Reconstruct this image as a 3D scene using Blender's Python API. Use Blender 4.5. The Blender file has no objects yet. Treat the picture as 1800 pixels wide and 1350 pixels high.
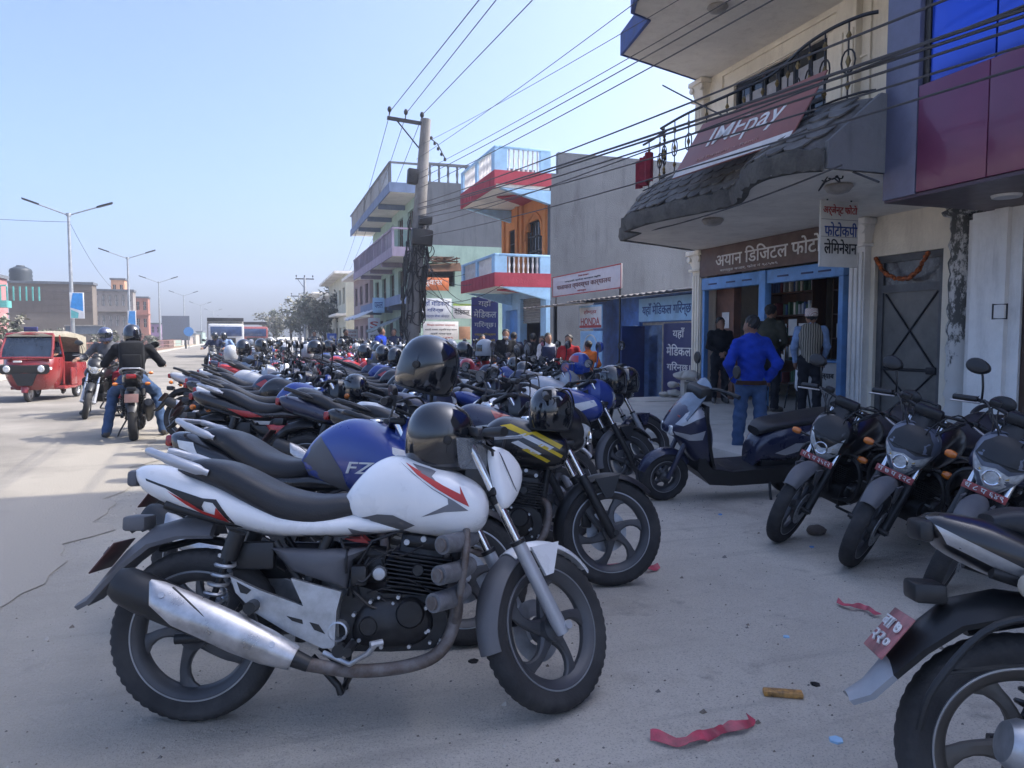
import bpy, bmesh, math, random
import numpy as np
from mathutils import Vector, Matrix, noise as mnoise
from mathutils.geometry import tessellate_polygon
R = math.radians
random.seed(7)
scene = bpy.context.scene
COL = scene.collection

# ------------------------------------------------------------------ view geometry (world +Y runs along the street)
CAM_H, FPX = 1.42, 1300.0
PITCH, YAW = math.atan(83 / 1300), R(18.5)
_s, _c = math.sin(YAW), math.cos(YAW)

def ray(u, v):
    a = (u - 900) / FPX; b = (675 - v) / FPX
    yc = math.cos(PITCH) + b * math.sin(PITCH); zc = -math.sin(PITCH) + b * math.cos(PITCH)
    return Vector((a * _c + yc * _s, -a * _s + yc * _c, zc))

def onX(u, v, X):
    d = ray(u, v); t = X / d.x
    return Vector((X, d.y * t, CAM_H + d.z * t))

def onY(u, v, Y):
    d = ray(u, v); t = Y / d.y
    return Vector((d.x * t, Y, CAM_H + d.z * t))

def onZ(u, v, z):
    d = ray(u, v); t = (z - CAM_H) / d.z
    return Vector((d.x * t, d.y * t, z))

def far(u, D, z=0.0):
    x = (u - 900) / FPX * D
    return Vector((x * _c + D * _s, -x * _s + D * _c, z))

def sstep(x):
    x = min(1, max(0, x)); return x * x * (3 - 2 * x)

def gz(x, y):                                   # the lot dips towards the old shops beyond the corner building
    return -0.42 * sstep((x - 4.6) / 3.6) * sstep((y - 9.5) / 3.5) * (1 - sstep((y - 30) / 12))

# ------------------------------------------------------------------ node materials
MATS = {}
def nt(name):
    m = bpy.data.materials.new(name); m.use_nodes = True
    n = m.node_tree; b = n.nodes['Principled BSDF']
    return m, n, b

def mat(name, col, rough=.6, metal=0.0, var=.12, scale=6.0, bump=0.0, bscale=60.0, dust=0.0, coat=0.0, col2=None, spec=.5, dustcol=(.36, .33, .29), detail=5.0, stretch=None):
    """plain paint / plastic / plaster: colour broken by two noises, settled dust in patches, fine bump"""
    if name in MATS: return MATS[name]
    m, n, b = nt(name)
    N, L = n.nodes, n.links
    tc = N.new('ShaderNodeTexCoord')
    src = tc.outputs['Object']
    if stretch:
        mp = N.new('ShaderNodeMapping'); mp.inputs['Scale'].default_value = stretch
        L.new(src, mp.inputs['Vector']); src = mp.outputs['Vector']
    n1 = N.new('ShaderNodeTexNoise'); n1.inputs['Scale'].default_value = scale; n1.inputs['Detail'].default_value = detail; n1.inputs['Roughness'].default_value = .65
    L.new(src, n1.inputs['Vector'])
    c2 = col2 if col2 else tuple(max(0, c * (1 - 2.2 * var)) for c in col)
    r = N.new('ShaderNodeValToRGB'); r.color_ramp.elements[0].position = .32; r.color_ramp.elements[1].position = .68
    r.color_ramp.elements[0].color = (*c2, 1); r.color_ramp.elements[1].color = (*tuple(min(1, c * (1 + .35 * var)) for c in col), 1)
    L.new(n1.outputs['Fac'], r.inputs['Fac']); out = r.outputs['Color']
    if dust > 0:
        n2 = N.new('ShaderNodeTexNoise'); n2.inputs['Scale'].default_value = scale * .55; n2.inputs['Detail'].default_value = 7
        L.new(tc.outputs['Object'], n2.inputs['Vector'])
        mr = N.new('ShaderNodeMapRange'); mr.inputs['From Min'].default_value = .38; mr.inputs['From Max'].default_value = .75
        mr.inputs['To Max'].default_value = dust; mr.inputs['To Min'].default_value = dust * .25
        L.new(n2.outputs['Fac'], mr.inputs['Value'])
        mx = N.new('ShaderNodeMix'); mx.data_type = 'RGBA'; mx.inputs['B'].default_value = (*dustcol, 1)
        L.new(mr.outputs['Result'], mx.inputs['Factor']); L.new(out, mx.inputs['A']); out = mx.outputs['Result']
    L.new(out, b.inputs['Base Color'])
    rr = N.new('ShaderNodeMapRange'); rr.inputs['To Min'].default_value = max(.03, rough - .12); rr.inputs['To Max'].default_value = min(1, rough + .14)
    L.new(n1.outputs['Fac'], rr.inputs['Value']); L.new(rr.outputs['Result'], b.inputs['Roughness'])
    b.inputs['Metallic'].default_value = metal
    b.inputs['Coat Weight'].default_value = coat; b.inputs['Coat Roughness'].default_value = .08
    b.inputs['Specular IOR Level'].default_value = spec
    if bump > 0:
        n3 = N.new('ShaderNodeTexNoise'); n3.inputs['Scale'].default_value = bscale; n3.inputs['Detail'].default_value = 6
        L.new(src, n3.inputs['Vector'])
        bp = N.new('ShaderNodeBump'); bp.inputs['Strength'].default_value = bump; bp.inputs['Distance'].default_value = .02
        L.new(n3.outputs['Fac'], bp.inputs['Height']); L.new(bp.outputs['Normal'], b.inputs['Normal'])
    MATS[name] = m
    return m

def paint(name, col, dust=.10):
    return mat(name, col, rough=.28, var=.05, scale=4, coat=.6, dust=dust)

def glass_mat(name, col=(.9, .95, 1), rough=.05, alpha=.35):
    if name in MATS: return MATS[name]
    m, n, b = nt(name)
    b.inputs['Base Color'].default_value = (*col, 1); b.inputs['Roughness'].default_value = rough
    b.inputs['Alpha'].default_value = alpha; b.inputs['Specular IOR Level'].default_value = .8
    MATS[name] = m; return m

def plaster(name, col, stain=(.05, .05, .05), amount=.5, sc=.7, rough=.9, bump=.25, streak=True):
    """weathered rendered wall: broad tone change, dark damp streaks that run down, pits"""
    if name in MATS: return MATS[name]
    m, n, b = nt(name); N, L = n.nodes, n.links
    tc = N.new('ShaderNodeTexCoord')
    a = N.new('ShaderNodeTexNoise'); a.inputs['Scale'].default_value = sc; a.inputs['Detail'].default_value = 9; a.inputs['Roughness'].default_value = .7
    L.new(tc.outputs['Object'], a.inputs['Vector'])
    r = N.new('ShaderNodeValToRGB'); e = r.color_ramp.elements
    e[0].position = .3; e[0].color = (*tuple(c * .72 for c in col), 1); e[1].position = .72; e[1].color = (*tuple(min(1, c * 1.08) for c in col), 1)
    L.new(a.outputs['Fac'], r.inputs['Fac'])
    mp = N.new('ShaderNodeMapping'); mp.inputs['Scale'].default_value = (2.6, 2.6, .45 if streak else 2.0)
    L.new(tc.outputs['Object'], mp.inputs['Vector'])
    s = N.new('ShaderNodeTexNoise'); s.inputs['Scale'].default_value = 1.3; s.inputs['Detail'].default_value = 8; s.inputs['Roughness'].default_value = .72
    L.new(mp.outputs['Vector'], s.inputs['Vector'])
    mr = N.new('ShaderNodeMapRange'); mr.inputs['From Min'].default_value = .5; mr.inputs['From Max'].default_value = .78; mr.inputs['To Max'].default_value = amount
    L.new(s.outputs['Fac'], mr.inputs['Value'])
    mx = N.new('ShaderNodeMix'); mx.data_type = 'RGBA'; mx.inputs['B'].default_value = (*stain, 1)
    L.new(mr.outputs['Result'], mx.inputs['Factor']); L.new(r.outputs['Color'], mx.inputs['A'])
    L.new(mx.outputs['Result'], b.inputs['Base Color']); b.inputs['Roughness'].default_value = rough
    b.inputs['Specular IOR Level'].default_value = .25
    f = N.new('ShaderNodeTexNoise'); f.inputs['Scale'].default_value = 28; f.inputs['Detail'].default_value = 7
    L.new(tc.outputs['Object'], f.inputs['Vector'])
    bp = N.new('ShaderNodeBump'); bp.inputs['Strength'].default_value = bump; bp.inputs['Distance'].default_value = .03
    L.new(f.outputs['Fac'], bp.inputs['Height']); L.new(bp.outputs['Normal'], b.inputs['Normal'])
    MATS[name] = m; return m

# ------------------------------------------------------------------ mesh builder
def catmull(pts, n, closed=False):
    P = [Vector(p) for p in pts]; out = []
    m = len(P); segs = m if closed else m - 1
    for i in range(segs):
        if closed: p0, p1, p2, p3 = P[(i - 1) % m], P[i], P[(i + 1) % m], P[(i + 2) % m]
        else: p0, p1, p2, p3 = P[max(0, i - 1)], P[i], P[i + 1], P[min(m - 1, i + 2)]
        for k in range(n):
            t = k / n
            out.append(.5 * ((2 * p1) + (p2 - p0) * t + (2 * p0 - 5 * p1 + 4 * p2 - p3) * t * t + (3 * p1 - p0 - 3 * p2 + p3) * t ** 3))
    if not closed: out.append(P[-1])
    return out

class MB:
    def __init__(s): s.v = []; s.f = []; s.m = []
    def add(s, vs, fs, m=0, M=None):
        o = len(s.v)
        s.v += [tuple(M @ Vector(p)) if M else tuple(p) for p in vs]
        s.f += [tuple(o + i for i in f) for f in fs]; s.m += [m] * len(fs)
        return s
    def box(s, lo, hi, m=0, M=None):
        x0, y0, z0 = lo; x1, y1, z1 = hi
        v = [(x0, y0, z0), (x1, y0, z0), (x1, y1, z0), (x0, y1, z0), (x0, y0, z1), (x1, y0, z1), (x1, y1, z1), (x0, y1, z1)]
        return s.add(v, [(0, 3, 2, 1), (4, 5, 6, 7), (0, 1, 5, 4), (1, 2, 6, 5), (2, 3, 7, 6), (3, 0, 4, 7)], m, M)
    def rbox(s, lo, hi, r=.01, m=0, M=None):
        lo = [min(a, b) for a, b in zip(lo, hi)]; hi = [max(a, b) for a, b in zip([*lo], hi)]
        bm = bmesh.new(); bmesh.ops.create_cube(bm, size=1)
        for v in bm.verts: v.co = Vector([(lo[i] + hi[i]) / 2 + v.co[i] * (hi[i] - lo[i]) for i in range(3)])
        r = min(r, *(abs(hi[i] - lo[i]) * .45 for i in range(3)))
        bmesh.ops.bevel(bm, geom=bm.edges[:], offset=r, segments=2, affect='EDGES', profile=.5)
        s.bm(bm, m, M); return s
    def bm(s, bm, m=0, M=None):
        bm.verts.ensure_lookup_table(); bm.verts.index_update()
        s.add([v.co.copy() for v in bm.verts], [tuple(v.index for v in f.verts) for f in bm.faces], m, M); bm.free(); return s
    def tube(s, pts, r, n=8, m=0, M=None, closed=False, caps=True, flat=1.0):
        P = [Vector(p) for p in pts]; k = len(P); rr = r if isinstance(r, (list, tuple)) else [r] * k
        T = []
        for i in range(k):
            a = P[(i - 1) % k] if closed else P[max(0, i - 1)]; b = P[(i + 1) % k] if closed else P[min(k - 1, i + 1)]
            t = (b - a); T.append(t.normalized() if t.length > 1e-9 else Vector((0, 0, 1)))
        up = Vector((0, 0, 1)) if abs(T[0].z) < .9 else Vector((1, 0, 0))
        nrm = (up - T[0] * up.dot(T[0])).normalized(); vs = []; fs = []
        for i in range(k):
            nrm = (nrm - T[i] * nrm.dot(T[i]));
            if nrm.length < 1e-6: nrm = T[i].orthogonal()
            nrm.normalize(); bn = T[i].cross(nrm)
            for j in range(n):
                a = 2 * math.pi * j / n
                vs.append(P[i] + (nrm * math.cos(a) * flat + bn * math.sin(a)) * rr[i])
        for i in range(k if closed else k - 1):
            for j in range(n):
                a, b = i * n + j, i * n + (j + 1) % n; c, d = ((i + 1) % k) * n + (j + 1) % n, ((i + 1) % k) * n + j
                fs.append((a, b, c, d))
        if caps and not closed:
            fs.append(tuple(reversed(range(n)))); fs.append(tuple((k - 1) * n + j for j in range(n)))
        return s.add(vs, fs, m, M)
    def cyl(s, a, b, r, n=16, m=0, M=None, r2=None): return s.tube([a, b], [r, r if r2 is None else r2], n, m, M)
    def lathe(s, prof, c=(0, 0, 0), axis='y', n=32, m=0, M=None, closed=False, mod=None):
        """prof: (radius, along) pairs"""
        vs = []; fs = []; k = len(prof)
        for i in range(n):
            a = 2 * math.pi * i / n; ca, sa = math.cos(a), math.sin(a)
            for q, (r, h) in enumerate(prof):
                if mod: r, h = mod(i, q, r, h)
                p = {'y': (r * ca, h, r * sa), 'z': (r * ca, r * sa, h), 'x': (h, r * ca, r * sa)}[axis]
                vs.append((p[0] + c[0], p[1] + c[1], p[2] + c[2]))
        for i in range(n):
            j = (i + 1) % n
            for q in range(k if closed else k - 1):
                w = (q + 1) % k
                fs.append((i * k + q, j * k + q, j * k + w, i * k + w))
        if not closed:
            if prof[0][0] > 1e-5: fs.append(tuple(i * k for i in reversed(range(n))))
            if prof[-1][0] > 1e-5: fs.append(tuple(i * k + k - 1 for i in range(n)))
        return s.add(vs, fs, m, M)
    def loft(s, rings, m=0, M=None, caps=True, closed=True):
        k = len(rings[0]); vs = [p for r in rings for p in r]; fs = []
        for i in range(len(rings) - 1):
            for j in range(k if closed else k - 1):
                fs.append((i * k + j, i * k + (j + 1) % k, (i + 1) * k + (j + 1) % k, (i + 1) * k + j))
        if caps and closed:
            fs.append(tuple(reversed(range(k)))); fs.append(tuple((len(rings) - 1) * k + j for j in range(k)))
        return s.add(vs, fs, m, M)
    def prism(s, poly, axis, lo, hi, m=0, M=None):
        """poly in the two remaining axes (order x,y / x,z / y,z)"""
        def p(q, h):
            return {'z': (q[0], q[1], h), 'y': (q[0], h, q[1]), 'x': (h, q[0], q[1])}[axis]
        n = len(poly); vs = [p(q, lo) for q in poly] + [p(q, hi) for q in poly]
        fs = [(i, (i + 1) % n, n + (i + 1) % n, n + i) for i in range(n)]
        for t in tessellate_polygon([[Vector((q[0], q[1], 0)) for q in poly]]):
            fs.append(t); fs.append(tuple(n + i for i in reversed(t)))
        return s.add(vs, fs, m, M)
    def plate(s, poly, y0, side, bulge=.02, thick=.02, K=5, m=0, M=None):
        """side panel: outline in (x,z), bowed outwards; side is +1 or -1 (which way it faces)"""
        n = len(poly); cx = sum(p[0] for p in poly) / n; cz = sum(p[1] for p in poly) / n
        rings = [[(p[0], y0 - side * thick, p[1]) for p in poly]]
        for k in range(K):
            q = k / K; sc = 1 - q * q * .9 if k else 1
            h = bulge * (1 - sc ** 2) ** .5 if k else 0
            rings.append([(cx + (p[0] - cx) * sc, y0 + side * h, cz + (p[1] - cz) * sc) for p in poly])
        vs = [p for r in rings for p in r]; fs = []
        for i in range(len(rings) - 1):
            for j in range(n):
                f = (i * n + j, i * n + (j + 1) % n, (i + 1) * n + (j + 1) % n, (i + 1) * n + j)
                fs.append(f)
        fs.append(tuple((len(rings) - 1) * n + j for j in range(n)))
        return s.add(vs, fs, m, M)
    def xf(s, M):
        s.v = [tuple(M @ Vector(p)) for p in s.v]; return s
    def build(s, name, mats, parent=None, angle=38, smooth=True):
        me = bpy.data.meshes.new(name)
        me.from_pydata(s.v, [], s.f)
        for mm in (mats if isinstance(mats, (list, tuple)) else [mats]): me.materials.append(mm)
        if any(s.m): me.polygons.foreach_set('material_index', s.m)
        b = bmesh.new(); b.from_mesh(me); bmesh.ops.recalc_face_normals(b, faces=b.faces); b.to_mesh(me); b.free()
        if smooth:
            me.polygons.foreach_set('use_smooth', [True] * len(me.polygons)); me.set_sharp_from_angle(angle=R(angle))
        me.update()
        o = bpy.data.objects.new(name, me); COL.objects.link(o)
        if parent: o.parent = parent
        return o

def tag(o, label=None, cat=None, group=None, kind=None):
    if label: o['label'] = label
    if cat: o['category'] = cat
    if group: o['group'] = group
    if kind: o['kind'] = kind
    return o

def empty(name, loc=(0, 0, 0), rot=(0, 0, 0), label=None, cat=None, group=None):
    o = bpy.data.objects.new(name, None); COL.objects.link(o); o.empty_display_size = .1
    o.location = loc; o.rotation_euler = rot
    return tag(o, label, cat, group)

KIDS = {}
def children(o): return [c for c in bpy.data.objects if c.parent == o]
def copy_tree(o, parent=None, depth=0, skip=()):
    c = o.copy(); COL.objects.link(c); c.parent = parent
    if depth == 0:
        for k in ('label', 'group'):
            if k in c: del c[k]
    if o.name not in KIDS: KIDS[o.name] = [x.name for x in children(o)]
    for ch in KIDS[o.name]:
        x = bpy.data.objects[ch]
        if x.name.split('.')[0] in skip: continue
        copy_tree(x, c, depth + 1, skip)
    return c

# ------------------------------------------------------------------ lettering
def letters(body, height, width=None, weight=.0, shear=0.0, spacing=1.0, depth=.004, align='CENTER', line=1.0):
    """returns (verts, faces) in the xy plane, scaled to the wanted cap height / total width, centred"""
    c = bpy.data.curves.new('t', 'FONT'); c.body = body; c.size = 1; c.align_x = align; c.offset = min(weight, .011); c.shear = shear
    c.space_character = spacing; c.extrude = depth / 2; c.resolution_u = 3; c.space_line = line
    o = bpy.data.objects.new('t', c); COL.objects.link(o)
    dg = bpy.context.evaluated_depsgraph_get()
    me = bpy.data.meshes.new_from_object(o.evaluated_get(dg))
    v = [x.co.copy() for x in me.vertices]; f = [tuple(p.vertices) for p in me.polygons]
    bpy.data.objects.remove(o); bpy.data.curves.remove(c); bpy.data.meshes.remove(me)
    if not v: return [], []
    par = list(range(len(v)))                       # overlapping strokes sit a hair apart in depth
    def root_(i):
        while par[i] != i: par[i] = par[par[i]]; i = par[i]
        return i
    for q in f:
        for i in q[1:]: par[root_(i)] = root_(q[0])
    ids = {}
    for i, p in enumerate(v): k = ids.setdefault(root_(i), len(ids)); p.z += .0007 * (k % 6)
    x0, x1 = min(p.x for p in v), max(p.x for p in v); y0, y1 = min(p.y for p in v), max(p.y for p in v)
    sy = height / max(1e-6, y1 - y0); sx = (width / max(1e-6, x1 - x0)) if width else sy
    return [Vector(((p.x - (x0 + x1) / 2) * sx, (p.y - (y0 + y1) / 2) * sy, p.z)) for p in v], f

def basis(o, right, up):
    r = Vector(right).normalized(); u = Vector(up); u = (u - r * u.dot(r)).normalized(); n = r.cross(u)
    return Matrix(((r.x, u.x, n.x, o[0]), (r.y, u.y, n.y, o[1]), (r.z, u.z, n.z, o[2]), (0, 0, 0, 1)))
# ------------------------------------------------------------------ camera, sky, sun
cam = bpy.data.cameras.new('camera'); cam.lens = 26.0; cam.sensor_width = 36; cam.sensor_fit = 'HORIZONTAL'; cam.clip_end = 4000; cam.clip_start = .05
co = bpy.data.objects.new('camera', cam); COL.objects.link(co); scene.camera = co
co.location = (0, 0, CAM_H); co.rotation_euler = (R(90) - PITCH, 0, -YAW)

SUN_EL, SUN_DIR = R(48), Vector((1, -.12, 0)).normalized()       # direction towards the sun on the ground
w = bpy.data.worlds.new('World'); scene.world = w; w.use_nodes = True
wn = w.node_tree.nodes; bg = wn['Background']
sky = wn.new('ShaderNodeTexSky'); sky.sky_type = 'NISHITA'; sky.sun_disc = False
sky.sun_elevation = SUN_EL; sky.sun_rotation = math.atan2(SUN_DIR.x, SUN_DIR.y)
sky.air_density = .6; sky.dust_density = 5.5; sky.ozone_density = 6.5; sky.altitude = 0
w.node_tree.links.new(sky.outputs['Color'], bg.inputs['Color']); bg.inputs['Strength'].default_value = .15
sl = bpy.data.lights.new('sun', 'SUN'); sl.energy = 2.0; sl.angle = R(.55); sl.color = (1, .93, .82)
so = bpy.data.objects.new('sun', sl); COL.objects.link(so)
to = Vector((SUN_DIR.x * math.cos(SUN_EL), SUN_DIR.y * math.cos(SUN_EL), math.sin(SUN_EL)))
so.rotation_euler = to.to_track_quat('Z', 'Y').to_euler(); so.location = (20, -10, 30)
scene.view_settings.view_transform = 'Standard'; scene.view_settings.look = 'None'
scene.view_settings.exposure = 1.68; scene.view_settings.gamma = 1
try:
    scene.cycles.max_bounces = 6; scene.cycles.diffuse_bounces = 3; scene.cycles.glossy_bounces = 3; scene.cycles.transparent_max_bounces = 8
except Exception: pass

# ------------------------------------------------------------------ ground sheets
def ground_mat():
    m, n, b = nt('dusty_ground'); N, L = n.nodes, n.links
    tc = N.new('ShaderNodeTexCoord')
    def nz(sc, det=8, rg=.65):
        x = N.new('ShaderNodeTexNoise'); x.inputs['Scale'].default_value = sc; x.inputs['Detail'].default_value = det; x.inputs['Roughness'].default_value = rg
        L.new(tc.outputs['Object'], x.inputs['Vector']); return x.outputs['Fac']
    def ramp(f, els):
        r = N.new('ShaderNodeValToRGB'); e = r.color_ramp.elements
        e[0].position, e[0].color = els[0][0], (*els[0][1], 1); e[1].position, e[1].color = els[-1][0], (*els[-1][1], 1)
        for p, c in els[1:-1]:
            q = e.new(p); q.color = (*c, 1)
        L.new(f, r.inputs['Fac']); return r.outputs['Color']
    def mix(f, A, B, mode='MIX', k=None):
        x = N.new('ShaderNodeMix'); x.data_type = 'RGBA'; x.blend_type = mode
        if k is None: L.new(f, x.inputs['Factor'])
        else: x.inputs['Factor'].default_value = k
        L.new(A, x.inputs['A'])
        if isinstance(B, tuple): x.inputs['B'].default_value = (*B, 1)
        else: L.new(B, x.inputs['B'])
        return x.outputs['Result']
    def rng(f, a, bb, t0=0., t1=1.):
        x = N.new('ShaderNodeMapRange'); x.inputs['From Min'].default_value = a; x.inputs['From Max'].default_value = bb
        x.inputs['To Min'].default_value = t0; x.inputs['To Max'].default_value = t1; L.new(f, x.inputs['Value']); return x.outputs['Result']
    base = ramp(nz(.45), [(.3, (.54, .495, .425)), (.5, (.64, .59, .51)), (.72, (.74, .69, .61))])
    c = mix(rng(nz(2.6, 9), .52, .72, 0, .42), base, (.44, .40, .345))
    c = mix(rng(nz(11, 9, .75), .58, .72, 0, .5), c, (.34, .315, .28))
    c = mix(rng(nz(38, 5, .7), .58, .70, 0, .5), c, (.74, .71, .65))
    c = mix(rng(nz(90, 3, .6), .66, .74, 0, .55), c, (.17, .165, .16))
    vo = N.new('ShaderNodeTexVoronoi'); vo.inputs['Scale'].default_value = 26
    L.new(tc.outputs['Object'], vo.inputs['Vector'])
    c = mix(rng(vo.outputs['Distance'], .16, .06, 0, .35), c, (.20, .195, .19))
    c = mix(rng(nz(.9, 10, .7), .55, .64, 0, .5), c, (.40, .35, .29))
    c = mix(rng(nz(3.7, 6, .6), .62, .72, 0, .55), c, (.24, .22, .20))
    c = mix(rng(nz(17, 8, .8), .56, .66, 0, .45), c, (.33, .30, .26))
    sm = N.new('ShaderNodeMapping'); sm.inputs['Scale'].default_value = (.35, 3.2, 1); sm.inputs['Rotation'].default_value = (0, 0, R(22)); L.new(tc.outputs['Object'], sm.inputs['Vector'])
    st = N.new('ShaderNodeTexNoise'); st.inputs['Scale'].default_value = 2.4; st.inputs['Detail'].default_value = 7; L.new(sm.outputs['Vector'], st.inputs['Vector'])
    c = mix(rng(st.outputs['Fac'], .56, .70, 0, .4), c, (.36, .33, .29))
    c = mix(rng(nz(120, 3, .6), .55, .66, 0, .6), c, (.24, .225, .205))
    c = mix(rng(nz(52, 6, .75), .55, .64, 0, .4), c, (.30, .275, .24))
    c = mix(rng(nz(210, 2, .5), .63, .72, 0, .5), c, (.74, .72, .68))
    cr = N.new('ShaderNodeTexVoronoi'); cr.feature = 'DISTANCE_TO_EDGE'; cr.inputs['Scale'].default_value = .55
    dv = N.new('ShaderNodeTexNoise'); dv.inputs['Scale'].default_value = 2.2; dv.inputs['Detail'].default_value = 8; L.new(tc.outputs['Object'], dv.inputs['Vector'])
    va = N.new('ShaderNodeVectorMath'); va.operation = 'MULTIPLY_ADD'; va.inputs[1].default_value = (.9, .9, .9); L.new(dv.outputs['Color'], va.inputs[0]); L.new(tc.outputs['Object'], va.inputs[2]); L.new(va.outputs[0], cr.inputs['Vector'])
    c = mix(rng(cr.outputs['Distance'], .004, .0005, 0, .12), c, (.3, .28, .25))
    sxp = N.new('ShaderNodeSeparateXYZ'); L.new(tc.outputs['Object'], sxp.inputs[0])          # the shoulder is coloured darker by the asphalt to tone down its sunlit strip
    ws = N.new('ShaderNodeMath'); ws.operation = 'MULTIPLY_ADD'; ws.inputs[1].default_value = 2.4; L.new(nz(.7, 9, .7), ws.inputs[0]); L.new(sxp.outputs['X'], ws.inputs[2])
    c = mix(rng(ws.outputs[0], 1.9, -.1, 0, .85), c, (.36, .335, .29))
    L.new(c, b.inputs['Base Color']); b.inputs['Roughness'].default_value = .95; b.inputs['Specular IOR Level'].default_value = .15
    add = N.new('ShaderNodeMath'); add.operation = 'ADD'; L.new(nz(60, 8, .75), add.inputs[0])
    ml = N.new('ShaderNodeMath'); ml.operation = 'MULTIPLY'; ml.inputs[1].default_value = 2.2; L.new(nz(5, 8), ml.inputs[0]); L.new(ml.outputs[0], add.inputs[1])
    bp = N.new('ShaderNodeBump'); bp.inputs['Strength'].default_value = .8; bp.inputs['Distance'].default_value = .03
    L.new(add.outputs[0], bp.inputs['Height']); L.new(bp.outputs['Normal'], b.inputs['Normal'])
    return m
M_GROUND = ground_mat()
M_ROAD = mat('worn_asphalt', (.25, .232, .205), .93, var=.22, scale=.5, bump=.3, bscale=70, dust=.2, dustcol=(.33, .30, .255), spec=.15, detail=10)
_n, _l = M_ROAD.node_tree.nodes, M_ROAD.node_tree.links          # dust from the lot drifts over the edge of the asphalt
_b = _n['Principled BSDF']; _src = _b.inputs['Base Color'].links[0].from_socket; _tc = _n.new('ShaderNodeTexCoord'); _sp = _n.new('ShaderNodeSeparateXYZ'); _l.new(_tc.outputs['Object'], _sp.inputs[0])
_nz = _n.new('ShaderNodeTexNoise'); _nz.inputs['Scale'].default_value = .8; _nz.inputs['Detail'].default_value = 9; _nz.inputs['Roughness'].default_value = .7; _l.new(_tc.outputs['Object'], _nz.inputs['Vector'])
_ma = _n.new('ShaderNodeMath'); _ma.operation = 'MULTIPLY_ADD'; _ma.inputs[1].default_value = 2.6; _l.new(_nz.outputs['Fac'], _ma.inputs[0]); _l.new(_sp.outputs['X'], _ma.inputs[2])
_mr = _n.new('ShaderNodeMapRange'); _mr.inputs['From Min'].default_value = -1.6; _mr.inputs['From Max'].default_value = -.75; _l.new(_ma.outputs[0], _mr.inputs['Value'])
_mx = _n.new('ShaderNodeMix'); _mx.data_type = 'RGBA'; _mx.inputs['B'].default_value = (.30, .275, .235, 1); _l.new(_mr.outputs['Result'], _mx.inputs['Factor']); _l.new(_src, _mx.inputs['A']); _l.new(_mx.outputs['Result'], _b.inputs['Base Color'])
M_SAND = mat('sandy_verge', (.36, .30, .20), .95, var=.2, scale=1.5, bump=.4, bscale=20, spec=.1)

def axis(stops):
    out = []
    for a, b, st in stops:
        k = max(1, int(round((b - a) / st))); out += [a + (b - a) * i / k for i in range(k)]
    return out + [stops[-1][1]]
xs = axis([(-900, -60, 120), (-60, -2, 8), (-2, 2, 1), (2, 10, .5), (10, 60, 10), (60, 900, 120)]); ys = axis([(-300, -20, 70), (-20, 0, 5), (0, 9, .75), (9, 15, .5), (15, 44, 1.5), (44, 200, 20), (200, 2400, 200)])
g = MB(); vs = [(x, y, gz(x, y)) for y in ys for x in xs]; nx = len(xs)
g.add(vs, [(j * nx + i, j * nx + i + 1, (j + 1) * nx + i + 1, (j + 1) * nx + i) for j in range(len(ys) - 1) for i in range(nx - 1)])
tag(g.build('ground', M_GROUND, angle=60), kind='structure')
def strip(name, pts, z, m):
    b = MB(); n = len(pts)
    b.add([(x0, y, z) for x0, x1, y in pts] + [(x1, y, z) for x0, x1, y in pts], [(i, n + i, n + i + 1, i + 1) for i in range(n - 1)])
    return tag(b.build(name, m), kind='structure')
strip('road', [(-8.1, -1.3, -60), (-8.1, -1.3, -4)] + [(-8.1, -1.35 + .45 * mnoise.noise(Vector((k * .11, 3.3, 0))) + .22 * mnoise.noise(Vector((k * .37, 7.1, 0))) + .10 * mnoise.noise(Vector((k * 1.3, 1.7, 0))), -3.9 + k * .15) for k in range(260)] + [(-8.1, -1.5, 40), (-8.8, -2.2, 70), (-10.4, -4.0, 140), (-14, -8, 420)], .006, M_ROAD)
strip('far_road', [(-17.5, -10.6, -60), (-17.5, -10.6, 40), (-18.2, -11.2, 70), (-20, -13, 140), (-24, -17, 420)], .006, M_ROAD)
b = MB()
for (xa, ya), (xb, yb) in [((-8.15, -60), (-8.15, 40)), ((-8.15, 40), (-8.85, 70)), ((-8.85, 70), (-10.45, 140)), ((-10.45, 140), (-14.05, 420))]:
    b.add([(xa, ya, 0), (xa - .16, ya, 0), (xa - .16, ya, .16), (xa, ya, .16), (xb, yb, 0), (xb - .16, yb, 0), (xb - .16, yb, .16), (xb, yb, .16)], [(0, 4, 7, 3), (3, 7, 6, 2), (1, 2, 6, 5)])
    b.add([(xa - .16, ya, .12), (xa - 2.2, ya, .12), (xb - 2.2, yb, .12), (xb - .16, yb, .12)], [(0, 1, 2, 3)], 1)
    b.add([(xa - 2.2, ya, 0), (xa - 2.36, ya, 0), (xa - 2.36, ya, .16), (xa - 2.2, ya, .16), (xb - 2.2, yb, 0), (xb - 2.36, yb, 0), (xb - 2.36, yb, .16), (xb - 2.2, yb, .16)], [(0, 4, 7, 3), (3, 7, 6, 2), (1, 2, 6, 5)])
tag(b.build('median_kerb', [mat('kerb_concrete', (.42, .40, .36), .9, bump=.2), M_SAND]), kind='structure')
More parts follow.
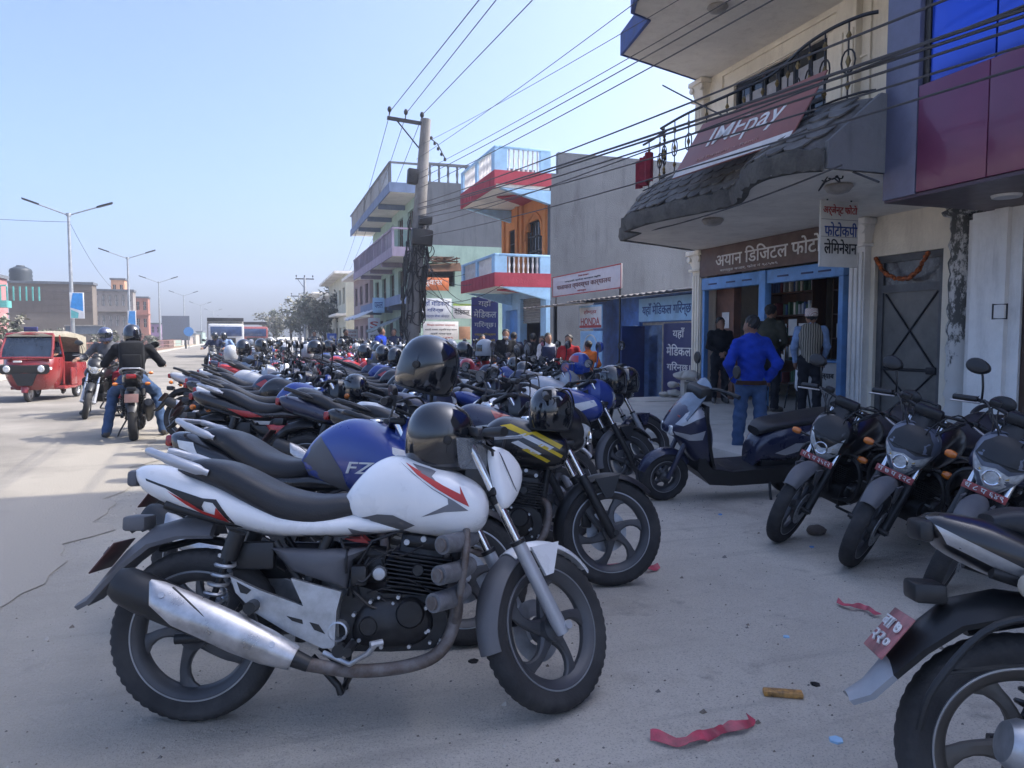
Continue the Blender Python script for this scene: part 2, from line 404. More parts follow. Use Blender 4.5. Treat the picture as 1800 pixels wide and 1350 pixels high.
# ------------------------------------------------------------------ motorcycle materials
M_TYRE = mat('tyre_rubber', (.022, .023, .026), .82, var=.25, scale=9, dust=.42, dustcol=(.15, .145, .14), bump=.2, bscale=90, spec=.3)
M_RIM = mat('dark_alloy', (.055, .06, .07), .42, .3, var=.15, dust=.3, dustcol=(.2, .19, .18))
M_LIP = mat('machined_lip', (.42, .44, .47), .35, .8, dust=.15)
M_CHROME = mat('chrome', (.78, .79, .80), .10, 1.0, var=.06, scale=12)
M_ALU = mat('cast_aluminium', (.52, .54, .57), .38, .75, var=.16, scale=14, dust=.12)
M_SILVER = mat('silver_paint', (.46, .48, .52), .36, .35, var=.08, dust=.12, coat=.3)
M_ENGINE = mat('black_engine', (.018, .019, .022), .38, .4, var=.3, scale=22, dust=.16, dustcol=(.16, .15, .14))
M_BLACK = mat('black_plastic', (.013, .014, .016), .42, var=.18, scale=7, dust=.06, dustcol=(.14, .135, .13))
M_GREY = mat('grey_plastic', (.075, .082, .10), .5, var=.12, scale=5, dust=.22)
M_SEAT = mat('seat_vinyl', (.012, .013, .017), .42, var=.15, scale=10, dust=.04, dustcol=(.15, .15, .15), bump=.10, bscale=160)
M_WHITE = paint('white_paint', (.80, .81, .82), .07)
M_BLUE = paint('blue_paint', (.012, .045, .26), .06)
M_GLOSS = paint('gloss_black_paint', (.007, .0075, .010), .02)
M_NAVY = paint('navy_paint', (.012, .018, .055), .05)
M_REDP = paint('red_paint', (.42, .018, .022), .08)
M_DECR = mat('red_decal', (.50, .035, .03), .35, var=.1)
M_DECG = mat('grey_decal', (.16, .165, .185), .4, var=.1)
M_DECK = mat('black_decal', (.02, .02, .024), .35)
M_DECW = mat('white_decal', (.75, .75, .74), .4)
M_YEL = mat('yellow_decal', (.72, .50, .02), .35)
M_AMBER = mat('amber_lens', (.62, .17, .02), .15, spec=.8, var=.05)
M_REDL = mat('red_lens', (.30, .015, .015), .15, spec=.8, var=.05)
M_LENS = mat('headlamp_lens', (.80, .83, .84), .08, .15, var=.22, scale=22, spec=1.0, coat=.6)  # pale base colour stands in for bright reflections inside the lamp
M_YLENS = mat('pilot_lens', (.75, .55, .22), .12, spec=.9)
M_MIRROR = mat('mirror_glass', (.85, .88, .9), .03, 1.0, var=.02)
M_PLATE = mat('red_plate', (.36, .03, .035), .5, var=.15, dust=.2)
M_PLATED = mat('dark_red_plate', (.10, .02, .02), .6, var=.3, dust=.3)  # darker, dustier red for the rear plates
M_RUST = mat('rusty_pipe', (.20, .185, .18), .6, .45, var=.3, scale=16, col2=(.10, .075, .06))
M_CABLE = mat('black_cable', (.012, .012, .014), .5)

def decal(poly, ysurf, side, off=.0018, cuts=3):
    """flat outline in side view (x,z) laid on a curved body panel"""
    bm = bmesh.new(); vs = [bm.verts.new((p[0], 0, p[1])) for p in poly]
    for t in tessellate_polygon([[Vector((p[0], p[1], 0)) for p in poly]]):
        try: bm.faces.new([vs[i] for i in t])
        except ValueError: pass
    bmesh.ops.subdivide_edges(bm, edges=bm.edges[:], cuts=cuts, use_grid_fill=True)
    for v in bm.verts: v.co.y = side * (ysurf(v.co.x, v.co.z) + off)
    return bm

class Shell:
    """body panel from stations (x, zbottom, ztop, halfwidth); super-ellipse sections"""
    def __init__(s, st, ex=2.6, sub=4):
        s.ex = ex; A = catmull([(a[0], a[1], a[2]) for a in st], sub); B = catmull([(a[0], a[3], 0) for a in st], sub)
        s.st = [(p.x, p.y, p.z, max(.004, q.y)) for p, q in zip(A, B)]
    def ring(s, t, n):
        x, zb, zt, hw = t; zc, hh = (zb + zt) / 2, max(.002, (zt - zb) / 2); out = []
        for i in range(n):
            a = 2 * math.pi * i / n; c, q = math.cos(a), math.sin(a)
            out.append((x, hw * math.copysign(abs(c) ** (2 / s.ex), c), zc + hh * math.copysign(abs(q) ** (2 / s.ex), q)))
        return out
    def mesh(s, mb, n=28, m=0):
        mb.loft([s.ring(t, n) for t in s.st], m); return mb
    def y(s, x, z):
        st = s.st
        for i in range(len(st) - 1):
            if st[i][0] <= x <= st[i + 1][0] or i == len(st) - 2 or x < st[0][0]:
                f = min(1, max(0, (x - st[i][0]) / max(1e-6, st[i + 1][0] - st[i][0])))
                zb, zt, hw = [st[i][k] + (st[i + 1][k] - st[i][k]) * f for k in (1, 2, 3)]
                q = min(.985, abs((z - (zb + zt) / 2) / max(.002, (zt - zb) / 2)))
                return hw * (1 - q ** s.ex) ** (1 / s.ex)
        return 0

hx = lambda u: (u - 345) / 472.0
hz = lambda v: .315 + (1105 - v) / 465.0
def crop2(pts): return [(hx(400 + a * .27778), hz(780 + b * .27778)) for a, b in pts]
def crop1(pts): return [(hx(120 + a * .22222), hz(760 + b * .22222)) for a, b in pts]
def crop4(pts): return [(hx(160 + a * .27778), hz(960 + b * .27778)) for a, b in pts]

def wheel(mb_rim, mb_tyre, cx, cz, Ro, W, seg=72, spokes=5, sweep=.35, tread=True, rimk=.745):
    Ri = Ro * rimk; h = W / 2
    prof = [(Ri - .004, -h * .66), (Ri + .012, -h * .86), (Ri + (Ro - Ri) * .5, -h), (Ro - .022, -h * .95), (Ro - .009, -h * .72), (Ro - .002, -h * .38), (Ro, 0)]
    prof = prof + [(r, -y) for r, y in reversed(prof[:-1])]
    k = len(prof)
    def mod(i, q, r, hh):
        if tread and q in (3, 4, 5, k - 6, k - 5, k - 4):
            ph = (i + (0 if q < 6 else 1)) % 3
            if ph == 0: r -= .007 if q in (4, k - 5) else .0025
        return r, hh
    mb_tyre.lathe(prof, (cx, 0, cz), 'y', seg, 0, mod=mod, closed=True)
    rp = [(Ri + .004, -h * .72), (Ri - .006, -h * .80), (Ri - .016, -h * .70), (Ri - .030, -h * .52), (Ri - .042, -h * .2), (Ri - .042, h * .2), (Ri - .030, h * .52), (Ri - .016, h * .70), (Ri - .006, h * .80), (Ri + .004, h * .72)]
    mb_rim.lathe(rp, (cx, 0, cz), 'y', seg, 0, closed=True)
    for sg in (-1, 1): mb_rim.lathe([(Ri + .003, sg * h * .735), (Ri + .0015, sg * h * .81), (Ri - .0035, sg * h * .81), (Ri - .005, sg * h * .735)], (cx, 0, cz), 'y', seg, 1, closed=True)
    mb_rim.lathe([(.0, -.062), (.02, -.062), (.03, -.05), (.052, -.045), (.052, .045), (.03, .05), (.02, .062), (0, .062)], (cx, 0, cz), 'y', max(16, seg // 2), 0)
    for s in range(spokes):
        a0 = 2 * math.pi * s / spokes + .5; rings = []
        for q in range(7):
            t = q / 6; r = .046 + (Ri - .036 - .046) * t; a = a0 + sweep * t * t
            wd = .030 - .012 * math.sin(math.pi * min(1, t * 1.05)) + (.012 if t > .9 else 0); th = .020 - .008 * t
            rx, rz = math.cos(a), math.sin(a); tx, tz = -rz, rx
            rings.append([(cx + rx * r + tx * e * wd, y * th, cz + rz * r + tz * e * wd) for e, y in ((-1, -.55), (-.6, -1), (.6, -1), (1, -.55), (1, .55), (.6, 1), (-.6, 1), (-1, .55))])
        mb_rim.loft(rings, 0)

def fender(mb, cx, cz, r, a0, a1, hw, drop=.03, n=14, m=0, th=.004):
    """mudguard wrapped round a wheel, angles in degrees from straight ahead, counter-clockwise to up and back"""
    rings = []
    for i in range(n + 1):
        f = i / n; a = R(a0 + (a1 - a0) * f); e = .75 + .25 * math.sin(math.pi * min(1, max(0, f * 1.2))); row = []
        prof = []
        for j in range(9):
            q = -1 + 2 * j / 8; prof.append((q * hw * e, r - drop * abs(q) ** 3))
        row = [(y, rr) for y, rr in prof] + [(y * .96, rr - th) for y, rr in reversed(prof)]
        rings.append([(cx + math.cos(a) * rr, y, cz + math.sin(a) * rr) for y, rr in row])
    mb.loft(rings, m)

def front_patch(poly, xf, off=.002, cuts=3):
    bm = bmesh.new(); vs = [bm.verts.new((0, p[0], p[1])) for p in poly]
    for t in tessellate_polygon([[Vector((p[0], p[1], 0)) for p in poly]]):
        try: bm.faces.new([vs[i] for i in t])
        except ValueError: pass
    bmesh.ops.subdivide_edges(bm, edges=bm.edges[:], cuts=cuts, use_grid_fill=True)
    for v in bm.verts: v.co.x = xf(v.co.y, v.co.z) + off
    return bm

class Kit:
    """collects the parts of one machine: separate child meshes, or one joined mesh for the far ones"""
    def __init__(s, name, joined=False): s.joined = joined; s.name = name; s.root = None if joined else empty(name); s.mb = MB(); s.mats = []
    def part(s, name, mb, mats, parent=None, angle=38):
        mats = mats if isinstance(mats, (list, tuple)) else [mats]
        if not s.joined: return mb.build(name, mats, parent or s.root, angle)
        mp = []
        for m in mats:
            if m not in s.mats: s.mats.append(m)
            mp.append(s.mats.index(m))
        o = len(s.mb.v); s.mb.v += mb.v; s.mb.f += [tuple(o + i for i in f) for f in mb.f]; s.mb.m += [mp[i] for i in mb.m]
        return None
    def done(s): return s.mb.build(s.name, s.mats, None) if s.joined else s.root

def make_bike(S, joined=False):
    """x forwards from the rear axle, y to the bike's left, z up from the ground"""
    hero = S.get('hero', False); lod = S.get('lod', 1); seg = {2: 150, 1: 54, 0: 20}[lod]
    K = Kit('motorcycle', joined); body = S['body']; tailm = S.get('tail', body); cowlm = S.get('cowl', body); side = S.get('side', M_GREY)
    nt_ = {2: 12, 1: 8, 0: 6}[lod]
    Rr, Rf = .315, .306; FX = 1.335
    steer = R(S.get('steer', 22)); ax = Vector((-.4226, 0, .9063)); pv = Vector((.955, 0, .95))
    FM = Matrix.Translation(pv) @ Matrix.Rotation(steer, 4, ax) @ Matrix.Translation(-pv)
    # --- wheels
    rim, ty = MB(), MB(); wheel(rim, ty, 0, Rr, Rr, .112, seg, S.get('spokes', 5), tread=lod > 0); rimm = S.get('rim', M_RIM)
    w1 = K.part('rear_wheel', rim, [rimm, M_LIP]); K.part('tyre', ty, M_TYRE, w1, 50)
    rim, ty = MB(), MB(); wheel(rim, ty, FX, Rf, Rf, .092, seg, S.get('spokes', 5), -.35, tread=lod > 0)
    w2 = K.part('front_wheel', rim.xf(FM), [rimm, M_LIP]); K.part('tyre', ty.xf(FM), M_TYRE, w2, 50)
    if lod:
        d = MB(); d.lathe([(.055, .062), (.12, .062), (.12, .067), (.055, .067)], (FX, 0, Rf), 'y', 40, closed=True)
        for k in range(20):
            a = k * .314; d.lathe([(0, .0672), (.006, .0672), (.006, .0678), (0, .0678)], (FX + math.cos(a) * (.085 + .02 * (k % 2)), 0, Rf + math.sin(a) * (.085 + .02 * (k % 2))), 'y', 8, 1)
        d.rbox((FX - .15, .05, Rf + .02), (FX - .09, .085, Rf + .13), .012, 1)
        K.part('brake_disc', d.xf(FM), [M_ALU, M_BLACK], w2)
    # --- fork
    top = Vector((.955, 0, 1.02)); bot = Vector((FX - .02, 0, Rf)); fd = (top - bot).normalized()
    f = MB()
    for sg in (-1, 1):
        y = sg * .092; o = Vector((0, y, 0))
        f.tube([bot + o - fd * .03, bot + o + fd * .02, bot + o + fd * .30, bot + o + fd * .345], [.024, .029, .027, .027], nt_ + 4, 0)
        f.cyl(bot + o + fd * .345, bot + o + fd * .36, .030, nt_ + 4, 2)
        f.cyl(bot + o + fd * .36, top + o, .0185, nt_ + 4, 1)
        if lod: f.cyl((FX, y - sg * .03, Rf), (FX, y + sg * .035, Rf), .016, 10, 0); f.cyl(bot + o + fd * .52, bot + o + fd * .55, .028, 10, 2)
    f.rbox((.955 - .03, -.125, .99), (.955 + .05, .125, 1.02), .012, 2); f.rbox((1.04, -.125, .79), (1.11, .125, .825), .012, 2)
    K.part('front_fork', f.xf(FM), [S.get('slider', M_SILVER), M_CHROME, M_BLACK])
    # --- mudguards
    m = MB(); fm = S.get('fender', M_BLACK)
    fender(m, FX, Rf, Rf + .034, 42, 122, .066, .035, m=0); fender(m, FX, Rf, Rf + .028, 118, 194, .064, .045, m=1)
    if lod:
        for sg in (-1, 1): m.prism([(FX - .10, Rf + .30), (FX + .05, Rf + .325), (FX + .0, Rf + .20), (FX - .04, Rf + .19)], 'y', sg * .068, sg * .08, 0)
    K.part('front_mudguard', m.xf(FM), [fm, S.get('flap', M_GREY)])
    if S.get('rear_guard', True):
        m = MB(); rings = []
        for (x, z, hw, sag) in [(.06, .735, .085, .05), (-.06, .745, .09, .06), (-.17, .715, .085, .06), (-.26, .635, .075, .05), (-.335, .545, .066, .035), (-.39, .475, .055, .025), (-.44, .437, .04, .012)]:
            pts = [(q * hw, -sag * abs(q) ** 2.5) for q in (-1, -.8, -.5, 0, .5, .8, 1)]; nx_, nz_ = (.55, .83)
            rings.append([(x - nx_ * 0 + .0, y, z + d) for y, d in pts] + [(x + .012, y * .95, z + d - .012) for y, d in reversed(pts)])
        m.loft(rings[:5]); m.loft(rings[4:], 1); m.rbox((-.275, -.055, .70), (-.19, .055, .755), .012)
        K.part('rear_mudguard', m, [M_GREY if hero else M_BLACK, S.get('guard_tip', M_GREY if hero else M_BLACK)])
        pl = MB(); PM = basis((-.325, 0, .605), (0, -1, 0), (.62, 0, .78)); pl.rbox((-.085, -.07, 0), (.085, .07, .006), .004, M=PM)
        if S.get('plate_text') and lod:
            v, fc = letters(S['plate_text'], .085, .14, .01, line=.9); pl.add(v, fc, 1, PM @ Matrix.Translation((0, 0, .009)))
        K.part('number_plate', pl, [S.get('plate_mat', M_PLATED), S.get('plate_ink', M_GREY)])
    # --- body
    tk = S.get('tank_st') or [(.555, .765, .83, .09), (.59, .735, .88, .12), (.65, .71, .94, .143), (.72, .692, .972, .158), (.80, .68, .968, .168), (.89, .668, .944, .174), (.98, .662, .908, .176), (1.045, .68, .872, .168), (1.078, .71, .835, .15), (1.092, .75, .80, .10)]
    TK = Shell(tk, 2.7, 4 if lod else 2); t = MB(); TK.mesh(t, {2: 40, 1: 24, 0: 12}[lod])
    tm = [body] + S.get('tank_mats', [])
    if lod:
        for poly, mi in S.get('tank_decals', []):
            for sg in (-1, 1): t.bm(decal(poly, TK.y, sg), mi)
    t.lathe([(0, .0), (.036, 0), (.036, .012), (.028, .02), (0, .02)], (.86, 0, TK.st[len(TK.st) // 2][2] - .006), 'z', 16, len(tm))
    tank = K.part('fuel_tank', t, tm + [M_CHROME])
    TL = Shell([(-.235, .905, .932, .045), (-.2, .845, .945, .085), (-.1, .79, .936, .115), (0, .755, .905, .125), (.1, .722, .87, .13), (.2, .693, .83, .135), (.3, .676, .79, .138), (.4, .672, .765, .142), (.5, .672, .76, .138), (.6, .674, .765, .128), (.7, .682, .74, .115), (.785, .692, .705, .09)], 2.4, 3 if lod else 2)
    t = MB(); TL.mesh(t, {2: 30, 1: 18, 0: 10}[lod])
    if lod:
        for poly, mi in S.get('tail_decals', []):
            for sg in (-1, 1): t.bm(decal(poly, TL.y, sg), mi)
    tail = K.part('tail_panel', t, [tailm] + S.get('tail_mats', [M_DECK]))
    t = MB(); t.rbox((-.262, -.062, .865), (-.222, .062, .925), .014, 0); K.part('tail_light', t, S.get('tail_lens', M_REDL))
    SE = Shell([(-.075, .90, .945, .055), (0, .885, .967, .10), (.1, .845, .957, .125), (.18, .80, .927, .136), (.26, .757, .885, .142), (.34, .722, .85, .145), (.45, .706, .828, .14), (.55, .727, .83, .12), (.62, .77, .822, .09), (.645, .79, .81, .05)], 3.2, 3)
    t = MB(); SE.mesh(t, {2: 36, 1: 20, 0: 10}[lod])
    K.part('seat', t, M_SEAT)
    if S.get('grab', True):
        t = MB()
        for sg in (-1, 1):
            t.tube(catmull([(.06, sg * .118, .915), (-.02, sg * .135, .945), (-.10, sg * .13, .975), (-.175, sg * .09, 1.0)], 4), [.012] * 2 + [.02] * 6 + [.016] * 4 + [.01], nt_, 0)
        if not hero: t.tube([(-.17, -.09, .998), (-.2, 0, 1.0), (-.17, .09, .998)], .012, nt_, 0)
        K.part('grab_rail', t, S.get('grab_mat', M_BLACK))
    # --- side cover, frame
    t = MB(); sc = S.get('side_poly') or crop2([(300, 628), (600, 640), (900, 637), (800, 710), (770, 880), (600, 825), (425, 765)])
    for sg in (-1, 1): t.plate(sc, sg * .105, sg, .035, .03)
    if S.get('side2'):
        for sg in (-1, 1): t.plate(S['side2'], sg * .135, sg, .02, .02, m=1)
    K.part('side_cover', t, [side, S.get('side2_mat', M_REDP)])
    t = MB()
    for sg in (-1, 1):
        y = sg * .09
        t.tube([(.93, 0, .86), (.75, y * .7, .72), (.45, y, .69), (.1, y, .74), (-.1, y, .80)], .017, nt_); t.tube([(.5, y, .68), (.42, y, .5), (.40, y, .30)], .02, nt_)
        t.tube([(.30, y * .9, .66), (.45, y * .9, .42)], .014, nt_)
    t.tube([(1.02, 0, .80), (.965, 0, .6), (.93, 0, .36)], .022, nt_)
    t.cyl((1.03, 0, .78), (.955, 0, .95), .032, nt_ + 4)
    for sg in (-1, 1): t.tube([(.43, sg * .075, .35), (.2, sg * .085, .33), (-.05, sg * .085, .315)], .02, nt_)
    if lod:
        t.rbox((.2, .06, .5), (.34, .1, .62), .01); t.rbox((.12, -.1, .56), (.30, -.05, .66), .01)
        t.tube([(.34, -.02, .55), (.2, 0, .63), (.0, 0, .665), (-.14, 0, .63)], .045, 8, flat=.3)
    K.part('frame', t, M_BLACK)
    # --- engine
    e = MB(); ye = .125
    case = [(.545, .30), (.60, .265), (.86, .265), (.925, .30), (.935, .39), (.88, .455), (.70, .47), (.60, .50), (.55, .44)]
    e.prism(catmull([(a, b, 0) for a, b in case], 2, True) if lod else case, 'y', -ye + .02, ye - .02, 0)
    for sg in (-1, 1):
        e.plate([tuple(p)[:2] for p in catmull([(.60, .30, 0), (.70, .275, 0), (.83, .29, 0), (.885, .35, 0), (.86, .43, 0), (.76, .455, 0), (.65, .44, 0), (.60, .38, 0)], 3, True)], sg * .105, sg, .045, .03, m=0)
        e.lathe([(.0, sg * .165), (.045, sg * .165), (.052, sg * .155), (.052, sg * .10)], (.805, 0, .405), 'y', 24 if lod else 10, 0)
        e.lathe([(.0, sg * .15), (.03, sg * .15), (.036, sg * .14), (.036, sg * .09)], (.655, 0, .36), 'y', 20 if lod else 8, 0)
    if lod:
        for (bx, bz) in [(.62, .31), (.70, .285), (.80, .285), (.87, .34), (.86, .42), (.76, .46), (.66, .445), (.60, .40)]:
            for sg in (-1, 1): e.lathe([(0, sg * .14), (.007, sg * .14), (.008, sg * .10)], (bx, 0, bz), 'y', 8, 1)
    EM = Matrix.Translation((.815, 0, .455)) @ Matrix.Rotation(R(9), 4, 'Y')
    e.rbox((-.085, -.075, -.02), (.085, .075, .22), .012, 0, EM)
    for k in range(10 if lod else 4):
        z = .012 + k * (.015 if lod else .035); q = .012 * math.sin(k * .8)
        e.rbox((-.115 + q, -.118, z), (.115, .118, z + .0055), .002, 0 if k % 2 else 2, EM)
    e.rbox((-.08, -.085, .165), (.085, .085, .225), .025, 0, EM)
    if lod:
        for (bx, bz) in ((-.06, .19), (.06, .19), (0, .21)):
            for sg in (-1, 1): e.lathe([(0, sg * .095), (.011, sg * .095), (.012, sg * .07)], (bx, 0, bz), 'y', 8, 1, EM)
        e.lathe([(0, -.125), (.02, -.125), (.026, -.11), (.026, -.07)], (.0, 0, .10), 'y', 12, 2, EM)
        e.rbox((.62, -.07, .50), (.71, .07, .60), .02, 0); e.tube([(.70, -.03, .60), (.63, -.04, .61), (.55, -.04, .58)], .032, 10, 0)   # carburettor, intake
        e.tube([(.60, -.095, .56), (.66, -.11, .66), (.75, -.10, .69), (.86, -.06, .70)], .006, 6, 3); e.tube([(.62, -.1, .45), (.60, -.12, .52), (.65, -.1, .6)], .005, 6, 3)
        e.tube([(.90, -.08, .64), (.96, -.1, .60), (.98, -.08, .75)], .006, 6, 3)
    if lod == 2:
        rr = random.Random(8)
        for k in range(12):
            a0 = (rr.uniform(.56, .72), -.10 - rr.uniform(0, .03), rr.uniform(.46, .64)); b0_ = (a0[0] + rr.uniform(-.05, .22), -.11, a0[2] + rr.uniform(-.08, .10)); e.tube(catmull([a0, ((a0[0] + b0_[0]) / 2, -.135, (a0[2] + b0_[2]) / 2 + rr.uniform(-.05, .05)), b0_], 4), rr.uniform(.003, .006), 5, 3)
        for k in range(14): e.lathe([(0, -.138), (.006, -.138), (.007, -.12)], (rr.uniform(.56, .92), 0, rr.uniform(.29, .50)), 'y', 6, 1)
        e.rbox((.585, -.135, .50), (.645, -.09, .575), .012, 0); e.lathe([(0, -.142), (.022, -.14), (.027, -.128), (.027, -.09)], (.69, 0, .545), 'y', 14, 1)
        e.lathe([(.030, -.152), (.036, -.150), (.036, -.10), (.030, -.10)], (.545, 0, .345), 'y', 16, 1, closed=True)
    K.part('engine', e, [M_ENGINE, M_ALU, M_BLACK, M_CABLE])
    # --- exhaust
    x = MB()
    x.tube(catmull([(.90, -.05, .51), (.965, -.085, .47), (.965, -.115, .37), (.91, -.135, .265), (.80, -.15, .222), (.62, -.165, .212), (.44, -.185, .245)], 5), .021 if not hero else .024, nt_ + 4, 2)
    A, B = Vector(S.get('muf_end', (-.19, -.20, .53))), Vector((.455, -.185, .242)); ln = (B - A)
    pr = [(-.045, .02), (-.04, .05), (0, .064), (.10, .070), (.24, .069), (.5, .064), (.72, .052), (.9, .032), (1, .026)]
    x.tube([A + ln * p for p, r in pr], [r for p, r in pr], 20 if lod else 8, 0)
    dN = Vector((0, -1, 0)); dU = (Vector((0, 0, 1)) - ln.normalized() * ln.normalized().z).normalized()
    rings = []
    for p, r, hi, lo in [(.13, .070, 60, 50), (.19, .071, 70, -2), (.32, .071, 74, -30), (.5, .069, 75, -34), (.62, .064, 80, -45), (.78, .054, 85, -60), (.92, .036, 95, -80)]:
        c = A + ln * p; rings.append([c + (dN * math.cos(R(lo + (hi - lo) * j / 10)) + dU * math.sin(R(lo + (hi - lo) * j / 10))) * (r + .0075) for j in range(11)] + [c + (dN * math.cos(R(hi + (lo - hi) * j / 10)) + dU * math.sin(R(hi + (lo - hi) * j / 10))) * (r + .001) for j in range(11)])
    x.loft(rings, 1)
    if lod:
        for p in (.22, .60, .80):
            c = A + ln * p + (dN * math.cos(R(30)) + dU * math.sin(R(30))) * (.079 if p < .5 else .066 if p < .7 else .056)
            n_ = (dN * math.cos(R(30)) + dU * math.sin(R(30))); x.cyl(c - n_ * .004, c + n_ * .005, .0105, 10, 3)
        c0 = A + ln * .3; x.tube([A + ln * (.24 + .05 * k) + (dN * math.cos(R(62 - 9 * k)) + dU * math.sin(R(62 - 9 * k))) * (.0790 - .0003 * k * k) for k in range(7)], .0035, 6, 0)
    K.part('silencer', x, S.get('muffler', [M_BLACK, mat('heat_shield', (.60, .61, .64), .30, .8, var=.2, scale=11, dust=.4, dustcol=(.40, .35, .28)), M_RUST, M_ALU]))
    # --- rear shock, hanger, pegs, stands
    t = MB()
    for sg in (-1, 1):
        a, b_ = Vector((.175, sg * .125, .70)), Vector((.055, sg * .125, .36)); dv = (b_ - a)
        t.cyl(a, b_, .012, 8, 0); t.cyl(a, a + dv * .28, .031, 12, 0); t.cyl(a + dv * .95, b_ + dv * .02, .024, 10, 0)
        nco = 7; pts = []
        if lod:
            pr_ = dv.normalized(); e1 = pr_.orthogonal().normalized(); e2 = pr_.cross(e1)
            for k in range(nco * 10 + 1): pts.append(a + dv * (.26 + .68 * k / (nco * 10)) + (e1 * math.cos(k * .6283) + e2 * math.sin(k * .6283)) * .032)
            t.tube(pts, .0075, 6, 1)
    K.part('rear_shock', t, [M_BLACK, S.get('spring', M_ALU if hero else M_BLACK)])
    t = MB()
    hp = crop2([(75, 785), (260, 870), (520, 965), (440, 800), (600, 845), (750, 885), (720, 1000), (712, 1215), (640, 1215), (430, 1120), (230, 1000), (110, 880)])
    for sg in (-1, 1): t.prism(hp, 'y', sg * .128, sg * .150, 0)
    if lod:
        for hole in ([(115, 815), (205, 865), (180, 890), (140, 880)], [(420, 1020), (515, 1045), (520, 1070), (455, 1050)], [(560, 1060), (615, 1075), (655, 1130), (590, 1105)]):
            for sg in (-1, 1): t.prism(crop2(hole), 'y', sg * .149, sg * .1525, 1)
        for sg in (-1, 1): t.tube([(hx(462), sg * .15, hz(1045)), (hx(462), sg * .21, hz(1045))], .022, 10, 1); t.cyl((hx(608), sg * .15, hz(1118)), (hx(608), sg * .19, hz(1118)), .024, 12, 1)
    K.part('footrest_bracket', t, [S.get('hanger', M_ALU if hero else M_BLACK), M_BLACK])
    t = MB()
    for sg in (-1, 1): t.tube([(.60, sg * .15, .30), (.60, sg * .26, .30)], .017, nt_, 1)
    t.tube([(.50, -.16, .275), (.60, -.20, .245), (.665, -.215, .285), (.69, -.225, .315)], .010, nt_, 0); t.tube([(.675, -.235, .318), (.715, -.215, .322)], .012, 8, 0)
    t.tube([(.55, .10, .26), (.52, .20, .08), (.50, .245, -.035)], .012, nt_, 1); t.tube([(.44, -.07, .24), (.54, -.09, .14), (.55, -.09, .11)], .013, nt_, 1)
    t.tube([(.44, .07, .24), (.54, .09, .14), (.55, .09, .11)], .013, nt_, 1); t.tube([(.55, -.09, .115), (.55, .09, .115)], .011, nt_, 1)
    K.part('foot_controls', t, [M_ALU, M_BLACK])
    # --- bars and cockpit
    t = MB(); bar = [(.90, .365, 1.035), (.93, .24, 1.07), (.975, .12, 1.065), (.985, 0, 1.045), (.975, -.12, 1.065), (.93, -.24, 1.07), (.90, -.365, 1.035)]
    t.tube(catmull(bar, 4), .011, nt_, 0)
    for sg in (-1, 1):
        g0, g1 = Vector((.912, sg * .27, 1.065)), Vector((.895, sg * .385, 1.03)); t.tube([g0, g1, g1 + (g1 - g0) * .04], [.0175, .0185, .016], nt_ + 2, 1)
        t.rbox((.90, sg * .225, 1.04), (.95, sg * .265, 1.09), .012, 1)
        if lod: t.tube([(.95, sg * .24, 1.055), (.985, sg * .30, 1.045), (.975, sg * .385, 1.02)], .0055, 6, 2)
    if lod:
        t.tube(catmull([(.94, -.24, 1.06), (1.06, -.20, 1.10), (1.12, -.08, .98), (1.06, -.03, .82)], 5), .005, 6, 1); t.tube(catmull([(.94, .24, 1.06), (1.05, .21, 1.09), (1.10, .10, .95), (1.0, .04, .80)], 5), .005, 6, 1)
        t.tube(catmull([(.94, .23, 1.05), (1.09, .16, 1.12), (1.15, .06, .98), (1.05, .06, .76)], 5), .0045, 6, 1)
    if lod == 2:
        rr = random.Random(3)
        for k in range(9):
            y0, y1 = rr.uniform(-.2, .2), rr.uniform(-.09, .09); t.tube(catmull([(.95, y0, 1.05), (1.0 + rr.uniform(0, .1), y0 * .7, 1.0), (1.04 + rr.uniform(-.02, .06), y1, .86), (.97, y1 * .6, .72)], 4), rr.uniform(.0035, .006), 5, 1)
        t.rbox((.93, -.20, 1.07), (.98, -.14, 1.11), .01, 1); t.rbox((.985, -.07, .97), (1.05, .07, 1.03), .015, 1)
    t.rbox((1.01, -.085, 1.03), (1.07, .085, 1.10), .02, 1)
    if S.get('bar_drop'): t.v = [(p[0], p[1], p[2] - S['bar_drop'] * min(1, abs(p[1]) / .2)) for p in t.v]
    K.part('handlebar', t.xf(FM), [M_BLACK, M_BLACK if lod else M_BLACK, M_ALU])
    if S.get('mirrors', True):
        for sg in (-1, 1):
            if S.get('mirror_only') and sg != S['mirror_only']: continue
            t = MB(); c = Vector((.93, sg * .33, 1.255)); t.tube(catmull([(.925, sg * .245, 1.08), (.945, sg * .262, 1.15), (.935, sg * .30, 1.23), c], 3), .0065, 6, 0)
            MM = Matrix.Translation(c) @ Matrix.Rotation(R(sg * 8), 4, 'Z') @ Matrix.Rotation(R(-14), 4, 'Y')
            el = [(math.cos(2 * math.pi * k / 20) * .068, math.sin(2 * math.pi * k / 20) * (.046 + .006 * math.cos(2 * math.pi * k / 20) * sg)) for k in range(20)]
            t.loft([[(.03, y * .5, z * .5) for y, z in el], [(.022, y * .85, z * .85) for y, z in el], [(.006, y, z) for y, z in el], [(-.004, y, z) for y, z in el], [(-.004, y * .92, z * .92) for y, z in el]], 0, MM, caps=True)
            t.add([(-.0045, y * .90, z * .90) for y, z in el], [tuple(range(20))], 1, MM)
            K.part('mirror', t.xf(FM), [S.get('mirror_mat', M_BLACK), M_MIRROR])
    # --- headlamp unit
    t = MB(); xc, zc = S.get('cowl_x', 1.06), S.get('cowl_z', .90); ax_, ay, az = S.get('cowl_size', (.17, .135, .155)); p_ = 2.4
    tp = S.get('taper', .25)
    def tap(z): return 1 - tp * max(0, (zc + .02 - z) / az) + .10 * max(0, (z - zc) / az)
